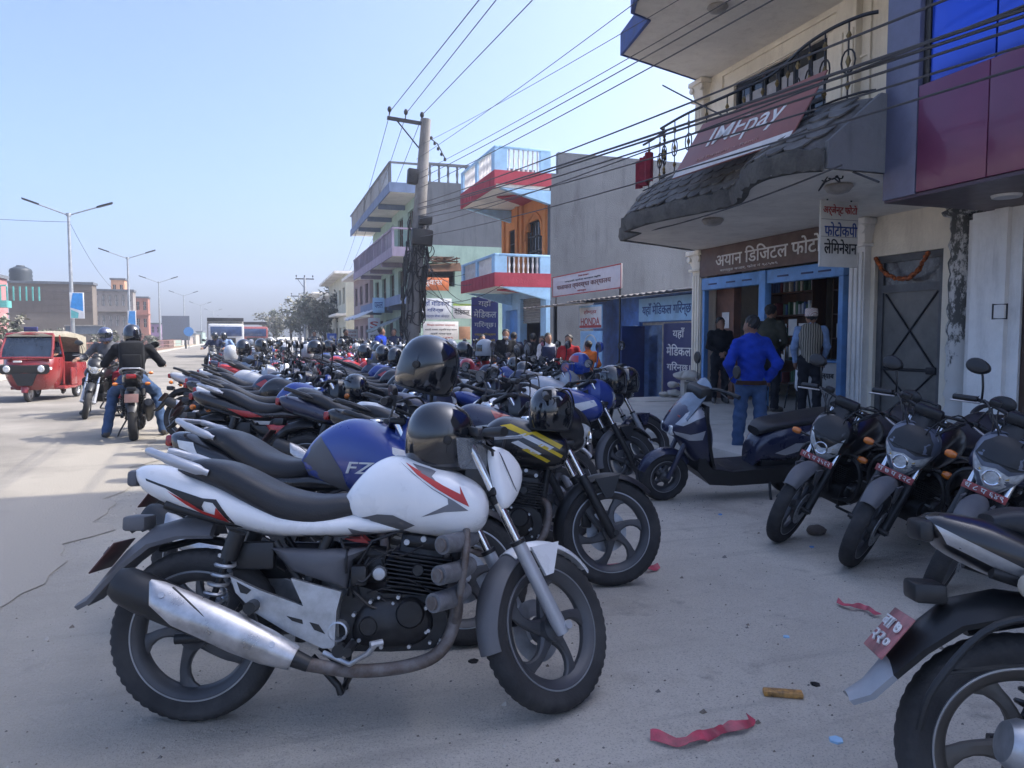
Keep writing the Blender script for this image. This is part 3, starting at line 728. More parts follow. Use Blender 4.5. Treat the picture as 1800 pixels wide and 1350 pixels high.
    def xf_(y, z): return xc + ax_ * max(.0, 1 - abs(y / (ay * tap(z))) ** p_ - abs((z - zc) / az) ** p_) ** .5 - .25 * max(0, z - zc)
    rings = []; nn = 28 if lod else 12
    def sup(a, k): c, q = math.cos(a), math.sin(a); z = zc + k * az * math.copysign(abs(q) ** (2 / p_), q); return (k * ay * tap(z) * math.copysign(abs(c) ** (2 / p_), c), z)
    rings.append([(xc - .10, *[v * .62 if i == 0 else zc + (v - zc) * .7 for i, v in enumerate(sup(2 * math.pi * j / nn, 1))]) for j in range(nn)])
    for k in ((1.03, -.035), (1.0, 0)) : rings.append([(xc + k[1], *sup(2 * math.pi * j / nn, k[0])) for j in range(nn)])
    for kk in (.97, .9, .8, .65, .45, .2): rings.append([(xf_(*sup(2 * math.pi * j / nn, kk)), *sup(2 * math.pi * j / nn, kk)) for j in range(nn)])
    t.loft(rings, 0)
    HS = [cowlm, M_BLACK, S.get('cheek', cowlm)]
    if lod:
        vis = [(-.118, .03), (-.105, .09), (-.06, .135), (0, .146), (.06, .135), (.105, .09), (.118, .03), (.06, .012), (0, .026), (-.06, .012)]
        t.bm(front_patch([(y * ay / .135, zc + z * az / .155) for y, z in vis], xf_, .006), 1)
        # smoked fly screen that stands up from the cowl
        sc_ = [[(xc + .02 - .10 * tt + .05 * (1 - q * q), q * (.098 - .035 * tt), zc + .10 + .13 * tt) for q in (-1, -.7, -.35, 0, .35, .7, 1)] for tt in (0, .25, .5, .75, 1)]
        rr_ = [r + [(p[0] - .012, p[1] * .97, p[2]) for p in reversed(r)] for r in sc_]; t.loft(rr_, 1)
    if S.get('cowl_cheeks'):
        for sg in (-1, 1):
            ck = crop_ck = [(1.04, .97), (1.13, .97), (1.19, .89), (1.15, .79), (1.08, .74), (1.045, .83)]
            t.plate([tuple(q)[:2] for q in catmull([(a, b_, 0) for a, b_ in ck], 3, True)], sg * .125, sg, .03, .012, m=2)
            if lod: t.prism([(1.06, .95), (1.07, .935), (1.125, .80), (1.115, .82)], 'y', sg * .155, sg * .158, 1)
    hu = K.part('headlamp_cowl', t.xf(FM), HS)
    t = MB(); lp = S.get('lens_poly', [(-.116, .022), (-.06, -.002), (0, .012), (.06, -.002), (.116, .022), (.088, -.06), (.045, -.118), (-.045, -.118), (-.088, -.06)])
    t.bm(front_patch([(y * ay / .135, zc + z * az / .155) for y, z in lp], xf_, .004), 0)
    if lod:
        b0 = xf_(0, zc - .05) + .006; t.lathe([(.036, b0 - .001), (.042, b0 + .002), (.046, b0 - .001), (.046, b0 - .012), (.036, b0 - .012)], (0, 0, zc - .055), 'x', 20, 1, closed=True)
        for sg in (-1, 1): t.lathe([(0, b0 - .016), (.014, b0 - .018), (.018, b0 - .026)], (0, sg * .062, zc - .03), 'x', 12, 2)
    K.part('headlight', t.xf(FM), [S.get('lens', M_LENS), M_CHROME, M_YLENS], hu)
    t = MB()
    for sg in (-1, 1):
        for (ix, iz, front) in ((1.08, S.get('cowl_z', .90) - .06, 1), (-.17, .79, 0))[:1 if hero else 2]:
            M_ = FM if front else Matrix.Identity(4); o = Vector((ix, sg * (.15 if front else .10), iz)); q = o + Vector((.0, sg * .075, 0))
            t.tube([o, q], .008, 6, 1, M_)
            t.lathe([(0, sg * -.035), (.016, sg * -.03), (.024, sg * -.01), (.024, sg * .012), (.017, sg * .03), (0, sg * .036)], tuple(q + Vector((0, sg * .02, 0))), 'y', 10, 0, M_)
    if S.get('indicators', False): K.part('indicator', t, [M_AMBER, M_BLACK])
    if S.get('front_plate'):
        t = MB(); PM = basis((1.235, 0, .655), (0, 1, 0), (-.25, 0, .97)); t.rbox((-.115, -.022, -.003), (.115, .022, .003), .004, 0, PM)
        if lod:
            v, fc = letters(S['front_plate'], .030, .20, .02); t.add(v, fc, 1, PM @ Matrix.Translation((0, 0, .006)))
        K.part('front_plate', t.xf(FM), [M_PLATE, M_DECW])
    if hero:
        t = MB()
        for (cx, cy, cz) in ((.975, -.20, .66), (.965, -.235, .56), (.945, -.225, .465)):
            t.tube([(cx + .05, cy + .15, cz + .005), (cx + .02, cy + .05, cz), (cx - .05, cy - .05, cz)], [.034, .036, .034], 16, 0); t.cyl((cx - .05, cy - .05, cz), (cx - .056, cy - .056, cz), .024, 16, 1)
        t.tube(catmull([(.99, -.04, .72), (1.01, -.16, .69), (1.005, -.215, .60), (.985, -.21, .48), (.965, -.13, .37), (.94, -.05, .33)], 5), .014, 10, 1)
        K.part('crash_guard', t, [mat('scuffed_pad', (.20, .205, .22), .6, .2, var=.25, scale=18), M_RUST])
    if S.get('guard'):
        t = MB()
        for sg in (-1, 1): t.tube(catmull([(.96, sg * .05, .70), (.99, sg * .20, .66), (.98, sg * .25, .52), (.95, sg * .20, .38), (.92, sg * .06, .32)], 5), .014, 8)
        K.part('crash_guard', t, M_BLACK)
    if S.get('letters') and not joined:
        body_, hgt, wd, x0, z0, mm = S['letters']; v, fc = letters(body_, hgt, wd, .02, shear=.25); t = MB()
        for sg in (-1, 1):
            t.add([(x0 + (p.x if sg < 0 else -p.x), sg * (TK.y(x0 + (p.x if sg < 0 else -p.x), z0 + p.y) + .002 + p.z), z0 + p.y) for p in v], fc)
        K.part('tank_lettering', t, mm, tank)
    return K.done()

HERO = dict(hero=True, lod=2, body=M_WHITE, tail=M_WHITE, fender=M_WHITE, flap=M_GREY, slider=M_SILVER, steer=42, cowl=M_BLACK, cheek=M_WHITE, cowl_cheeks=True, cowl_size=(.13, .11, .13), bar_drop=.09, mirrors=False, tail_lens=M_GREY, plate_text='बा ५१ प\n८२७४',
    tank_mats=[M_DECR, M_DECG, M_GREY], tank_decals=[
        (crop2([(1130, 108), (1230, 165), (1370, 250), (1480, 305), (1475, 255), (1535, 382), (1440, 335), (1330, 270), (1210, 185)]), 1),
        (crop2([(1085, 95), (1180, 170), (1300, 270), (1400, 330), (1405, 365), (1340, 395), (1235, 442), (1380, 412), (1530, 405), (1440, 345), (1310, 270), (1190, 185)]), 2),
        (crop2([(1175, 115), (1290, 150), (1325, 165), (1300, 195), (1330, 228), (1230, 172)]), 2),
        (crop2([(805, 488), (850, 450), (960, 425), (1060, 430), (1195, 495), (1080, 545), (960, 535)]), 3)],
    tail_mats=[M_DECK, M_DECR, M_DECG, M_DECW], tail_decals=[
        (crop1([(640, 335), (1110, 488), (1215, 498), (1390, 735), (1585, 788), (1570, 802), (1370, 752), (1190, 525), (1100, 508), (650, 355)]), 1),
        (crop1([(800, 402), (960, 450), (1130, 500), (1105, 550), (1120, 590), (1040, 560), (930, 480)]), 1),
        (crop1([(830, 432), (1000, 520), (1110, 590), (1200, 618), (1215, 560), (1330, 702), (1130, 630), (980, 540)]), 2),
        (crop2([(470, 545), (560, 555), (715, 580), (800, 548), (778, 508), (850, 530), (950, 548), (800, 565), (715, 590), (708, 612), (600, 585)]), 3),
        (crop2([(720, 588), (830, 592), (830, 568), (888, 622), (800, 612)]), 2)])
# ------------------------------------------------------------------ building helpers
FX_ = ((0, -1, 0), (0, 0, 1))          # board that faces the street
FY_ = ((1, 0, 0), (0, 0, 1))           # board that faces back along the street

def wall(mb, ax, c, a0, a1, z0, z1, holes=(), th=.22, m=0):
    """wall sheet with openings; ax 'x': plane X=c (front faces -X, depth goes to +X); ax 'y': plane Y=c (front faces -Y)"""
    A = sorted({a0, a1, *[h[0] for h in holes], *[h[1] for h in holes]}); Z = sorted({z0, z1, *[h[2] for h in holes], *[h[3] for h in holes]})
    def P(a, z, d): return (c + d, a, z) if ax == 'x' else (a, c + d, z)
    solid = {}
    for i in range(len(A) - 1):
        for j in range(len(Z) - 1):
            am, zm = (A[i] + A[i + 1]) / 2, (Z[j] + Z[j + 1]) / 2
            solid[i, j] = not any(h[0] < am < h[1] and h[2] < zm < h[3] for h in holes)
    for (i, j), s in solid.items():
        if not s: continue
        p = [(A[i], Z[j]), (A[i + 1], Z[j]), (A[i + 1], Z[j + 1]), (A[i], Z[j + 1])]
        mb.add([P(a, z, 0) for a, z in p] + [P(a, z, th) for a, z in p], [(0, 1, 2, 3), (7, 6, 5, 4)], m)
        for k, (di, dj) in enumerate(((0, -1), (1, 0), (0, 1), (-1, 0))):
            if not solid.get((i + di, j + dj), False):
                q, r = p[k], p[(k + 1) % 4]
                mb.add([P(*q, 0), P(*r, 0), P(*r, th), P(*q, th)], [(0, 1, 2, 3)], m)

def board(name, o, rt_up, wd, ht, bm_, lines=(), label=None, cat='sign', group=None, th=.03, border=None, legs=None, extra=None, parent=None):
    M = basis(o, *rt_up); b = MB(); b.rbox((-wd / 2, -ht / 2, -th), (wd / 2, ht / 2, 0), .006, 0, M)
    if border:
        e = .02 + .012 * ht
        for lo, hi in (((-wd / 2, -ht / 2), (wd / 2, -ht / 2 + e)), ((-wd / 2, ht / 2 - e), (wd / 2, ht / 2)), ((-wd / 2, -ht / 2 + e), (-wd / 2 + e, ht / 2 - e)), ((wd / 2 - e, -ht / 2 + e), (wd / 2, ht / 2 - e))):
            b.box((*lo, .001), (*hi, .008), 1, M)
    root = b.build(name, [bm_, border or M_DECK], parent)
    for i, (txt, x, y, h, w_, mm, wt) in enumerate(lines):
        v, f = letters(txt, h, w_, wt)
        t = MB(); t.add(v, f, 0, M @ Matrix.Translation((x, y, .005))); t.build('lettering', mm, root)
    if extra: extra(root, M)
    if legs:
        t = MB()
        for x, z in legs: t.box((x - .025, -ht / 2 - z, -th - .03), (x + .025, ht / 2, -th - .002), 0, M)
        t.build('post', M_BLACK, root)
    if label: tag(root, label, cat, group)
    return root

M_CREAM = plaster('cream_plaster', (.90, .82, .68), (.32, .25, .18), .4, .6)
M_WHITEW = plaster('white_plaster', (.90, .88, .85), (.24, .23, .21), .45, .6)
M_SOFFIT = plaster('soffit_paint', (.86, .82, .75), (.35, .30, .25), .4, .5, streak=False)
M_CONC = plaster('grey_render', (.135, .148, .168), (.06, .065, .075), .9, .45, bump=.4)
M_CONC2 = plaster('dark_render', (.20, .20, .20), (.06, .06, .06), .6, .5, bump=.35)
M_MINT = plaster('mint_plaster', (.36, .50, .43), (.13, .18, .16), .6, .6)
M_STONE = plaster('stained_stone', (.13, .125, .115), (.025, .025, .025), .8, 3, bump=.8, streak=False)
M_TILE = mat('grey_roof_tile', (.17, .165, .16), .9, var=.35, scale=5, bump=.3, dust=.25)
M_BFASC = mat('blue_fascia', (.02, .06, .27), .6, var=.25, scale=4, dust=.1)
M_BLUEP = mat('sky_blue_paint', (.13, .34, .72), .55, var=.15, scale=3, dust=.15)
M_LBLUE = mat('pale_blue_paint', (.34, .58, .82), .6, var=.10, scale=3, dust=.1)
M_MBLUE = mat('mid_blue_paint', (.09, .22, .58), .6, var=.2, scale=4, dust=.15)
M_DBLUE = mat('deep_blue_door', (.012, .03, .14), .45, var=.2, scale=3)
M_NAVYB = mat('navy_board', (.028, .030, .12), .5, var=.1, dust=.06)
M_ORANGE = plaster('orange_plaster', (.66, .25, .08), (.3, .12, .05), .35, .8)
M_RED = plaster('red_band', (.44, .07, .10), (.25, .04, .05), .4, 1.2)
M_IRON = mat('wrought_iron', (.03, .03, .035), .5, .4, var=.3)
M_BRASS = mat('aged_brass', (.28, .20, .08), .5, .6, var=.3)
M_GLASSD = mat('dark_window', (.02, .025, .03), .08, spec=.8, var=.3)
M_WOODB = mat('brown_wood', (.10, .045, .022), .5, var=.3, scale=5, stretch=(1, 1, .15))
M_PURPLE = mat('magenta_panel', (.16, .030, .085), .35, .15, var=.06, scale=1.2, coat=.3)
M_BROWNP = mat('brown_panel', (.075, .04, .055), .4, .1, var=.08)
M_SLATE = mat('slate_panel', (.13, .14, .22), .38, .2, var=.08)
M_BGLASS = mat('blue_mirror_glass', (.006, .06, .48), .06, .55, var=.04, scale=.6, spec=1.0)
M_PAVE = plaster('pavement_concrete', (.52, .49, .44), (.24, .22, .20), .45, 1.2, streak=False)
M_TIN = mat('tin_sheet', (.28, .27, .26), .55, .5, var=.35, scale=2, dust=.3, dustcol=(.25, .17, .11))
M_PAPER = mat('paper_white', (.72, .70, .68), .8, var=.08, dust=.08)
M_WTEXT = mat('white_lettering', (.80, .79, .76), .6)
M_BTEXT = mat('blue_lettering', (.02, .06, .26), .6)
M_KTEXT = mat('black_lettering', (.02, .02, .025), .6)
M_RTEXT = mat('red_lettering', (.45, .05, .05), .6)
M_SHUT = mat('shutter_steel', (.36, .35, .33), .5, .4, var=.2, dust=.3)

MED = 'यहाँ', 'मेिडकल', 'गिरन्छ।'

# ------------------------------------------------------------------ pavement in front of the corner building
b = MB(); b.rbox((4.85, 6.45, -.5), (8.62, 9.1, .16), .03); b.rbox((5.9, 9.1, -.5), (8.62, 12.6, .17), .03); b.rbox((6.9, 12.6, -.5), (8.62, 13.5, .19), .03); b.rbox((6.9, 1.0, -.3), (7.92, 6.45, .12), .03)
tag(b.build('pavement', M_PAVE), kind='structure')

# ------------------------------------------------------------------ corner shop building
B1 = empty('shop_building', (8.6, 10, 0), label='cream shop building with a tiled awning and a blue edged upper balcony', cat='building')
bw = MB(); off = Vector((8.6, 10, 0)); TB1 = Matrix.Translation(-off)
wall(bw, 'x', 8.6, 6.3, 13.55, -.6, 3.2, [(9.22, 13.16, .17, 3.16), (7.60, 8.76, .02, 2.60)])
wall(bw, 'x', 8.6, 6.3, 13.55, 3.2, 6.6, [(9.88, 12.36, 4.35, 6.21)])
wall(bw, 'x', 9.3, 6.3, 13.55, 6.6, 7.6)
bw.box((8.83, 13.33, -.6), (14.5, 13.55, 7.6)); bw.box((8.83, 6.3, 3.2), (14.5, 13.32, 3.4)); bw.box((8.83, 6.3, 6.62), (14.5, 13.32, 6.8)); bw.box((14.3, 6.52, -.6), (14.5, 13.32, 7.6)); bw.box((8.83, 6.3, -.6), (14.3, 6.5, 7.6))
for (y0, y1, z0, z1) in ((9.6, 12.75, 6.48, 6.53), (9.6, 9.66, 6.26, 6.48), (12.69, 12.75, 6.26, 6.48), (9.75, 12.5, 6.225, 6.26), (8.95, 9.0, 3.9, 6.5), (9.55, 9.6, 3.9, 6.5), (9.0, 9.55, 6.45, 6.5), (9.0, 9.55, 5.6, 5.64)): bw.box((8.565, y0, z0), (8.602, y1, z1))
bw.xf(TB1).build('wall', M_CREAM, B1)
def profile_slab(outer, inner_x, z0, z1):
    ps = [tuple(Vector(outer[i]).lerp(Vector(outer[i + 1]), k / 4)) for i in range(3) for k in range(4)] + [tuple(p)[:2] for p in catmull([(x, y, 0) for x, y in outer[3:]], 5)]
    return ps + [(inner_x, ps[-1][1]), (inner_x, ps[0][1])], ps
OUT1 = [(8.3, 13.25), (6.22, 12.28), (6.05, 11.35), (5.72, 11.22), (5.66, 10.3), (5.86, 9.2), (5.95, 8.55), (5.72, 8.0), (5.42, 7.5), (5.30, 7.0), (5.42, 6.62), (5.62, 6.47)]
poly, edge1 = profile_slab(OUT1, 8.6, 3.2, 3.36)
b = MB(); b.prism(poly, 'z', 3.18, 3.38); b.xf(TB1).build('balcony_slab', M_SOFFIT, B1)
# stained stone lip and the fish-scale tiles that rise from it
b = MB(); rings = []
for i, (x, y) in enumerate(edge1):
    a = Vector(edge1[max(0, i - 1)]); c = Vector(edge1[min(len(edge1) - 1, i + 1)]); t = (c - a).normalized(); n = Vector((-t.y, t.x)) * (1 if (-t.y) < 0 or abs(t.y) < .3 else -1)
    n = n if n.dot(Vector((7.4, 9.8)) - Vector((x, y))) < 0 else -n
    j = .018 * math.sin(i * 2.3) + .012 * math.sin(i * 5.1)
    rings.append([(x + n.x * (.02 + j), y + n.y * (.02 + j), 3.165 + .01 * math.sin(i * 3.1)), (x + n.x * (.055 + j), y + n.y * (.055 + j), 3.25), (x + n.x * .05, y + n.y * .05, 3.39 + j), (x - n.x * .06, y - n.y * .06, 3.42), (x - n.x * .06, y - n.y * .06, 3.165)])
b.loft(rings); b.xf(TB1).build('stone_edge', M_STONE, B1)
def inner(p):
    x, y = p; yy = 6.5 + (y - 6.47) * .985
    return Vector(((x + .55) * .5 + 3.175 if y < 12.2 else max(6.55, x + .3), min(yy, 12.55), 4.02))
b = MB(); cum = [0]
for i in range(1, len(edge1)): cum.append(cum[-1] + (Vector(edge1[i]) - Vector(edge1[i - 1])).length)
def at(s):
    s = min(max(s, 0), cum[-1] - 1e-4)
    for i in range(1, len(cum)):
        if cum[i] >= s:
            f = (s - cum[i - 1]) / (cum[i] - cum[i - 1]); p = Vector(edge1[i - 1]).lerp(Vector(edge1[i]), f); return Vector((p.x, p.y, 3.42)), inner(p)
rows = 5
for r_ in range(rows):
    k = int(cum[-1] / .235)
    for q in range(k):
        s = (q + (.5 if r_ % 2 else 0)) * .235; 
        if s + .23 > cum[-1]: continue
        a0, a1 = at(s); c0, c1 = at(s + .235); f0 = r_ / rows - .06; f1 = (r_ + 1.25) / rows
        lo0, lo1 = a0.lerp(a1, f0), c0.lerp(c1, f0); hi0, hi1 = a0.lerp(a1, min(1, f1)), c0.lerp(c1, min(1, f1))
        up = (lo1 - lo0).cross(hi0 - lo0).normalized(); up = up if up.z > 0 else -up
        lift = .03 + random.uniform(-.006, .012)
        pts = [hi0, hi1] + [lo0.lerp(lo1, .5 + .5 * math.cos(t_)) .lerp(hi0.lerp(hi1, .5 + .5 * math.cos(t_)), .38 * (1 - math.sin(t_))) + up * lift for t_ in (0, .5, 1.05, 1.57, 2.1, 2.64, 3.14)]
        n_ = len(pts); b.add(pts + [p - up * .022 for p in pts], [tuple(range(n_)), tuple(reversed(range(n_, 2 * n_)))] + [(i, (i + 1) % n_, n_ + (i + 1) % n_, n_ + i) for i in range(n_)])
rr = []
for i in range(60):
    a, c = at(cum[-1] * i / 59); rr.append([a - Vector((0, 0, .03)), c - Vector((0, 0, .03)), c + Vector((.25, 0, -.05)), a + Vector((.3, 0, -.10))])
b.loft(rr)
b.xf(TB1).build('tiled_awning', M_TILE, B1)
b = MB(); b.add([(5.62, 6.45, 3.18), (6.9, 6.45, 3.18), (6.9, 6.45, 4.0), (6.3, 6.45, 4.02), (5.62, 6.45, 3.46), (5.62, 6.40, 3.18), (6.9, 6.40, 3.18), (6.9, 6.40, 4.0), (6.3, 6.40, 4.02), (5.62, 6.40, 3.46)], [(0, 1, 2, 3, 4), (9, 8, 7, 6, 5), (0, 4, 9, 5), (3, 2, 7, 8), (4, 3, 8, 9)])
b.xf(TB1).build('awning_end', M_CONC2, B1)
# iron railing
b = MB()
rail = [inner(p) + Vector((.06, 0, 0)) for p in edge1 if p[1] < 12.4]; rail.reverse()
b.tube([p + Vector((0, 0, .88)) for p in rail], .022, 6); b.tube([p + Vector((0, 0, .06)) for p in rail], .014, 6)
acc = 0
for i in range(1, len(rail)):
    seg = (rail[i] - rail[i - 1]).length; acc += seg
    if acc > .26:
        acc = 0; p = rail[i]; t = (rail[i] - rail[i - 1]).normalized()
        b.tube([p, p + Vector((0, 0, .88))], .010, 6)
        ring = [p + Vector((0, 0, .44)) + t * (.085 * math.cos(k * .5236)) + Vector((0, 0, .13 * math.sin(k * .5236))) for k in range(12)]
        b.tube(ring, .010, 6, closed=True)
        for z, h in ((.44, .09), (.72, .07), (.18, .07)): b.lathe([(0, z - h), (.032, z), (0, z + h)], tuple(p), 'z', 6, 1)
b.xf(TB1).build('balcony_railing', [M_IRON, M_BRASS], B1)
# upper balcony slab with blue edge
OUT2 = [(8.5, 13.35), (6.36, 12.58), (6.12, 11.10), (5.74, 10.95), (5.5, 10.3), (5.42, 9.6), (5.4, 8.4), (5.6, 7.2), (5.9, 6.4)]
poly, edge2 = profile_slab(OUT2, 9.25, 6.6, 6.9)
b = MB(); b.prism(poly, 'z', 6.6, 6.86); b.xf(TB1).build('upper_balcony', M_SOFFIT, B1)
b = MB(); rings = []
for i, (x, y) in enumerate(edge2):
    d = (Vector((x, y)) - Vector((7.4, 9.6))).normalized(); rings.append([(x + d.x * .01, y + d.y * .01, 6.58), (x + d.x * .07, y + d.y * .07, 6.60), (x + d.x * .07, y + d.y * .07, 7.0), (x - d.x * .03, y - d.y * .03, 7.0)])
b.loft(rings); b.xf(TB1).build('blue_fascia', M_BFASC, B1)
b = MB(); b.add([(x + .05, y, 7.0) for x, y in edge2[14:]] + [(x + .05, y, 7.06) for x, y in edge2[14:]] + [(x + .15, y, 7.0) for x, y in edge2[14:]] + [(x + .15, y, 7.06) for x, y in edge2[14:]],
    [(i, i + 1, len(edge2) - 14 + i + 1, len(edge2) - 14 + i) for i in range(len(edge2) - 15)] + [(2 * (len(edge2) - 14) + i, 2 * (len(edge2) - 14) + i + 1, 3 * (len(edge2) - 14) + i + 1, 3 * (len(edge2) - 14) + i) for i in range(len(edge2) - 15)])
b.xf(TB1).build('parapet', M_BFASC, B1)
def ceiling_lamp(x, y, z, par, T):
    b = MB(); b.lathe([(0, 0), (.15, 0), (.165, -.03), (.15, -.045), (.145, -.05), (.12, -.085), (.06, -.105), (0, -.11)], (x, y, z), 'z', 24); b.xf(T); 
    return b.build('ceiling_lamp', [mat('frosted_lamp', (.36, .33, .30), .35, var=.2)], par)
for (x, y, z) in ((6.39, 9.65, 3.18), (6.35, 7.05, 3.18), (6.85, 10.31, 6.6)): ceiling_lamp(x, y, z, B1, TB1)
# window with frame and panes
wf = MB(); wall(wf, 'x', 8.66, 9.88, 12.36, 4.35, 6.21, [(9.95 + k * .40, 9.95 + k * .40 + .34, 4.42 + j * .9, 4.42 + j * .9 + (.80 if j else .84)) for k in range(6) for j in range(2)], .06)
win = wf.xf(TB1).build('window', M_IRON, B1)
b = MB(); b.box((8.70, 9.88, 4.35), (8.71, 12.36, 6.21)); b.xf(TB1).build('pane', M_GLASSD, win)
b = MB()
b.loft([[(8.685 + .008 * math.sin(k * 1.3), 10.0 + k * .1, 5.42 + .05 * math.sin(k * .9)), (8.685 + .008 * math.sin(k * 1.3), 10.0 + k * .1, 5.95)] for k in range(22)], closed=False, caps=False)
b.xf(TB1).build('curtain', mat('pale_curtain', (.42, .42, .45), .8), win)
# pilasters
def pilaster(y0, y1, z0, z1, x=8.6, m=M_WHITEW, name='pilaster', par=B1, T=TB1, cap=True):
    b = MB(); w_ = y1 - y0; b.box((x - .12, y0, z0), (x + .02, y1, z1 - .02))
    for k in range(3): b.rbox((x - .15, y0 + w_ * (.08 + .31 * k), z0 + .25), (x - .118, y0 + w_ * (.08 + .31 * k + .22), z1 - .5), .012)
    if cap:
        b.rbox((x - .20, y0 - .05, z1 - .42), (x, y1 + .05, z1 - .37), .01); b.rbox((x - .24, y0 - .10, z1 - .10), (x, y1 + .10, z1 - .005), .015)
        b.loft([[(x - .13, y0, z1 - .37), (x - .13, y1, z1 - .37), (x, y1, z1 - .37), (x, y0, z1 - .37)], [(x - .2, y0 - .06, z1 - .10), (x - .2, y1 + .06, z1 - .10), (x, y1 + .06, z1 - .10), (x, y0 - .06, z1 - .10)]])
        for yy in (y0 - .02, y1 + .02): b.lathe([(0, -.03), (.06, -.03), (.07, 0), (.06, .03), (0, .03)], (x - .19, yy, z1 - .17), 'x', 12)
    return b.xf(T).build(name, m, par)
pilaster(8.84, 9.14, .17, 3.18); pilaster(13.2, 13.5, -.2, 3.18, m=M_CREAM); pilaster(13.2, 13.5, 5.6, 6.6, m=M_CREAM); pilaster(9.15, 9.5, 3.45, 6.55, m=M_CREAM, cap=False)
# weathered round column and the pier beyond it
b = MB(); pr = []
for k in range(40):
    z = .1 + k * 2.85 / 39; pr.append((.155 + .012 * math.sin(k * 1.7) + .008 * math.sin(k * 4.1), z))
b.lathe(pr, (8.42, 7.15, 0), 'z', 20); b.lathe([(.15, 2.93), (.24, 2.96), (.26, 3.0), (.2, 3.03), (.24, 3.1), (.28, 3.14), (.28, 3.17)], (8.42, 7.15, 0), 'z', 20)
pm, n_, pb = nt('peeling_paint'); N, L = n_.nodes, n_.links; tc = N.new('ShaderNodeTexCoord'); q = N.new('ShaderNodeTexNoise'); q.inputs['Scale'].default_value = 9; q.inputs['Detail'].default_value = 8; q.inputs['Roughness'].default_value = .75
mp = N.new('ShaderNodeMapping'); mp.inputs['Scale'].default_value = (1, 1, .5); L.new(tc.outputs['Object'], mp.inputs['Vector']); L.new(mp.outputs['Vector'], q.inputs['Vector'])
sx = N.new('ShaderNodeSeparateXYZ'); L.new(tc.outputs['Object'], sx.inputs[0]); mr = N.new('ShaderNodeMapRange'); mr.inputs['From Min'].default_value = .7; mr.inputs['From Max'].default_value = 1.7; mr.inputs['To Min'].default_value = -.14; mr.inputs['To Max'].default_value = .03; L.new(sx.outputs['Z'], mr.inputs['Value'])
ad = N.new('ShaderNodeMath'); L.new(q.outputs['Fac'], ad.inputs[0]); L.new(mr.outputs['Result'], ad.inputs[1]); rp = N.new('ShaderNodeValToRGB'); rp.color_ramp.elements[0].position = .47; rp.color_ramp.elements[0].color = (.62, .60, .57, 1); rp.color_ramp.elements[1].position = .54; rp.color_ramp.elements[1].color = (.10, .10, .095, 1)
L.new(ad.outputs[0], rp.inputs['Fac']); L.new(rp.outputs['Color'], pb.inputs['Base Color']); pb.inputs['Roughness'].default_value = .9
b.xf(TB1).build('weathered_column', pm, B1)
# metal door with transom, braces and latch
D1 = MB(); wall(D1, 'x', 8.66, 7.60, 8.76, .04, 2.60, [(7.70, 8.66, .14, 2.06), (7.70, 8.66, 2.17, 2.50)], .07)
dr = D1.xf(TB1).build('metal_door', mat('door_frame_grey', (.10, .105, .115), .5, .3, var=.2, dust=.15), B1)
b = MB(); b.box((8.69, 7.70, .14), (8.72, 8.66, 2.06)); b.xf(TB1).build('door_panel', mat('door_sheet', (.145, .14, .13), .5, .3, var=.15, dust=.2), dr)
b = MB(); b.tube([(8.68, 7.72, .95), (8.68, 8.64, .95)], .022, 6); b.tube([(8.68, 7.74, 2.04), (8.68, 8.62, .97)], .014, 6); b.tube([(8.676, 8.62, 2.04), (8.676, 7.74, .97)], .014, 6); b.tube([(8.68, 7.74, .93), (8.68, 8.62, .16)], .014, 6); b.tube([(8.676, 8.62, .93), (8.676, 7.74, .16)], .014, 6)
b.rbox((8.64, 7.70, .9), (8.68, 7.86, 1.0), .01); b.xf(TB1).build('door_brace', M_IRON, dr)
b = MB(); b.box((8.70, 7.70, 2.17), (8.71, 8.66, 2.50)); b.xf(TB1).build('transom_pane', mat('dusty_glass', (.12, .13, .15), .25, var=.6, scale=5, dust=.3), dr)
# blue shutter boxes, jambs and the middle post
b = MB()
b.rbox((8.46, 11.28, 2.36), (8.62, 13.14, 2.60), .02); b.rbox((8.46, 9.24, 2.36), (8.62, 11.08, 2.60), .02); b.rbox((8.44, 11.09, .17), (8.58, 11.27, 2.60), .01); b.box((8.5, 13.08, .17), (8.6, 13.155, 2.355)); b.box((8.45, 9.225, .17), (8.6, 9.32, 2.355))
for y in (9.5, 9.9, 10.5, 11.5, 12.0, 12.6): b.rbox((8.448, y, 2.45), (8.462, y + .28, 2.48), .004, 1)
b.xf(TB1).build('shutter_box', [M_BLUEP, M_DBLUE], B1)
b = MB(); b.box((8.83, 12.55, .17), (9.0, 13.15, 3.1)); b.xf(TB1).build('side_partition', mat('brown_partition', (.22, .11, .075), .7, var=.15), B1)
b = MB(); b.box((8.6, 6.5, -.5), (14.2, 13.3, .172)); b.xf(TB1).build('shop_floor', M_PAVE, B1)
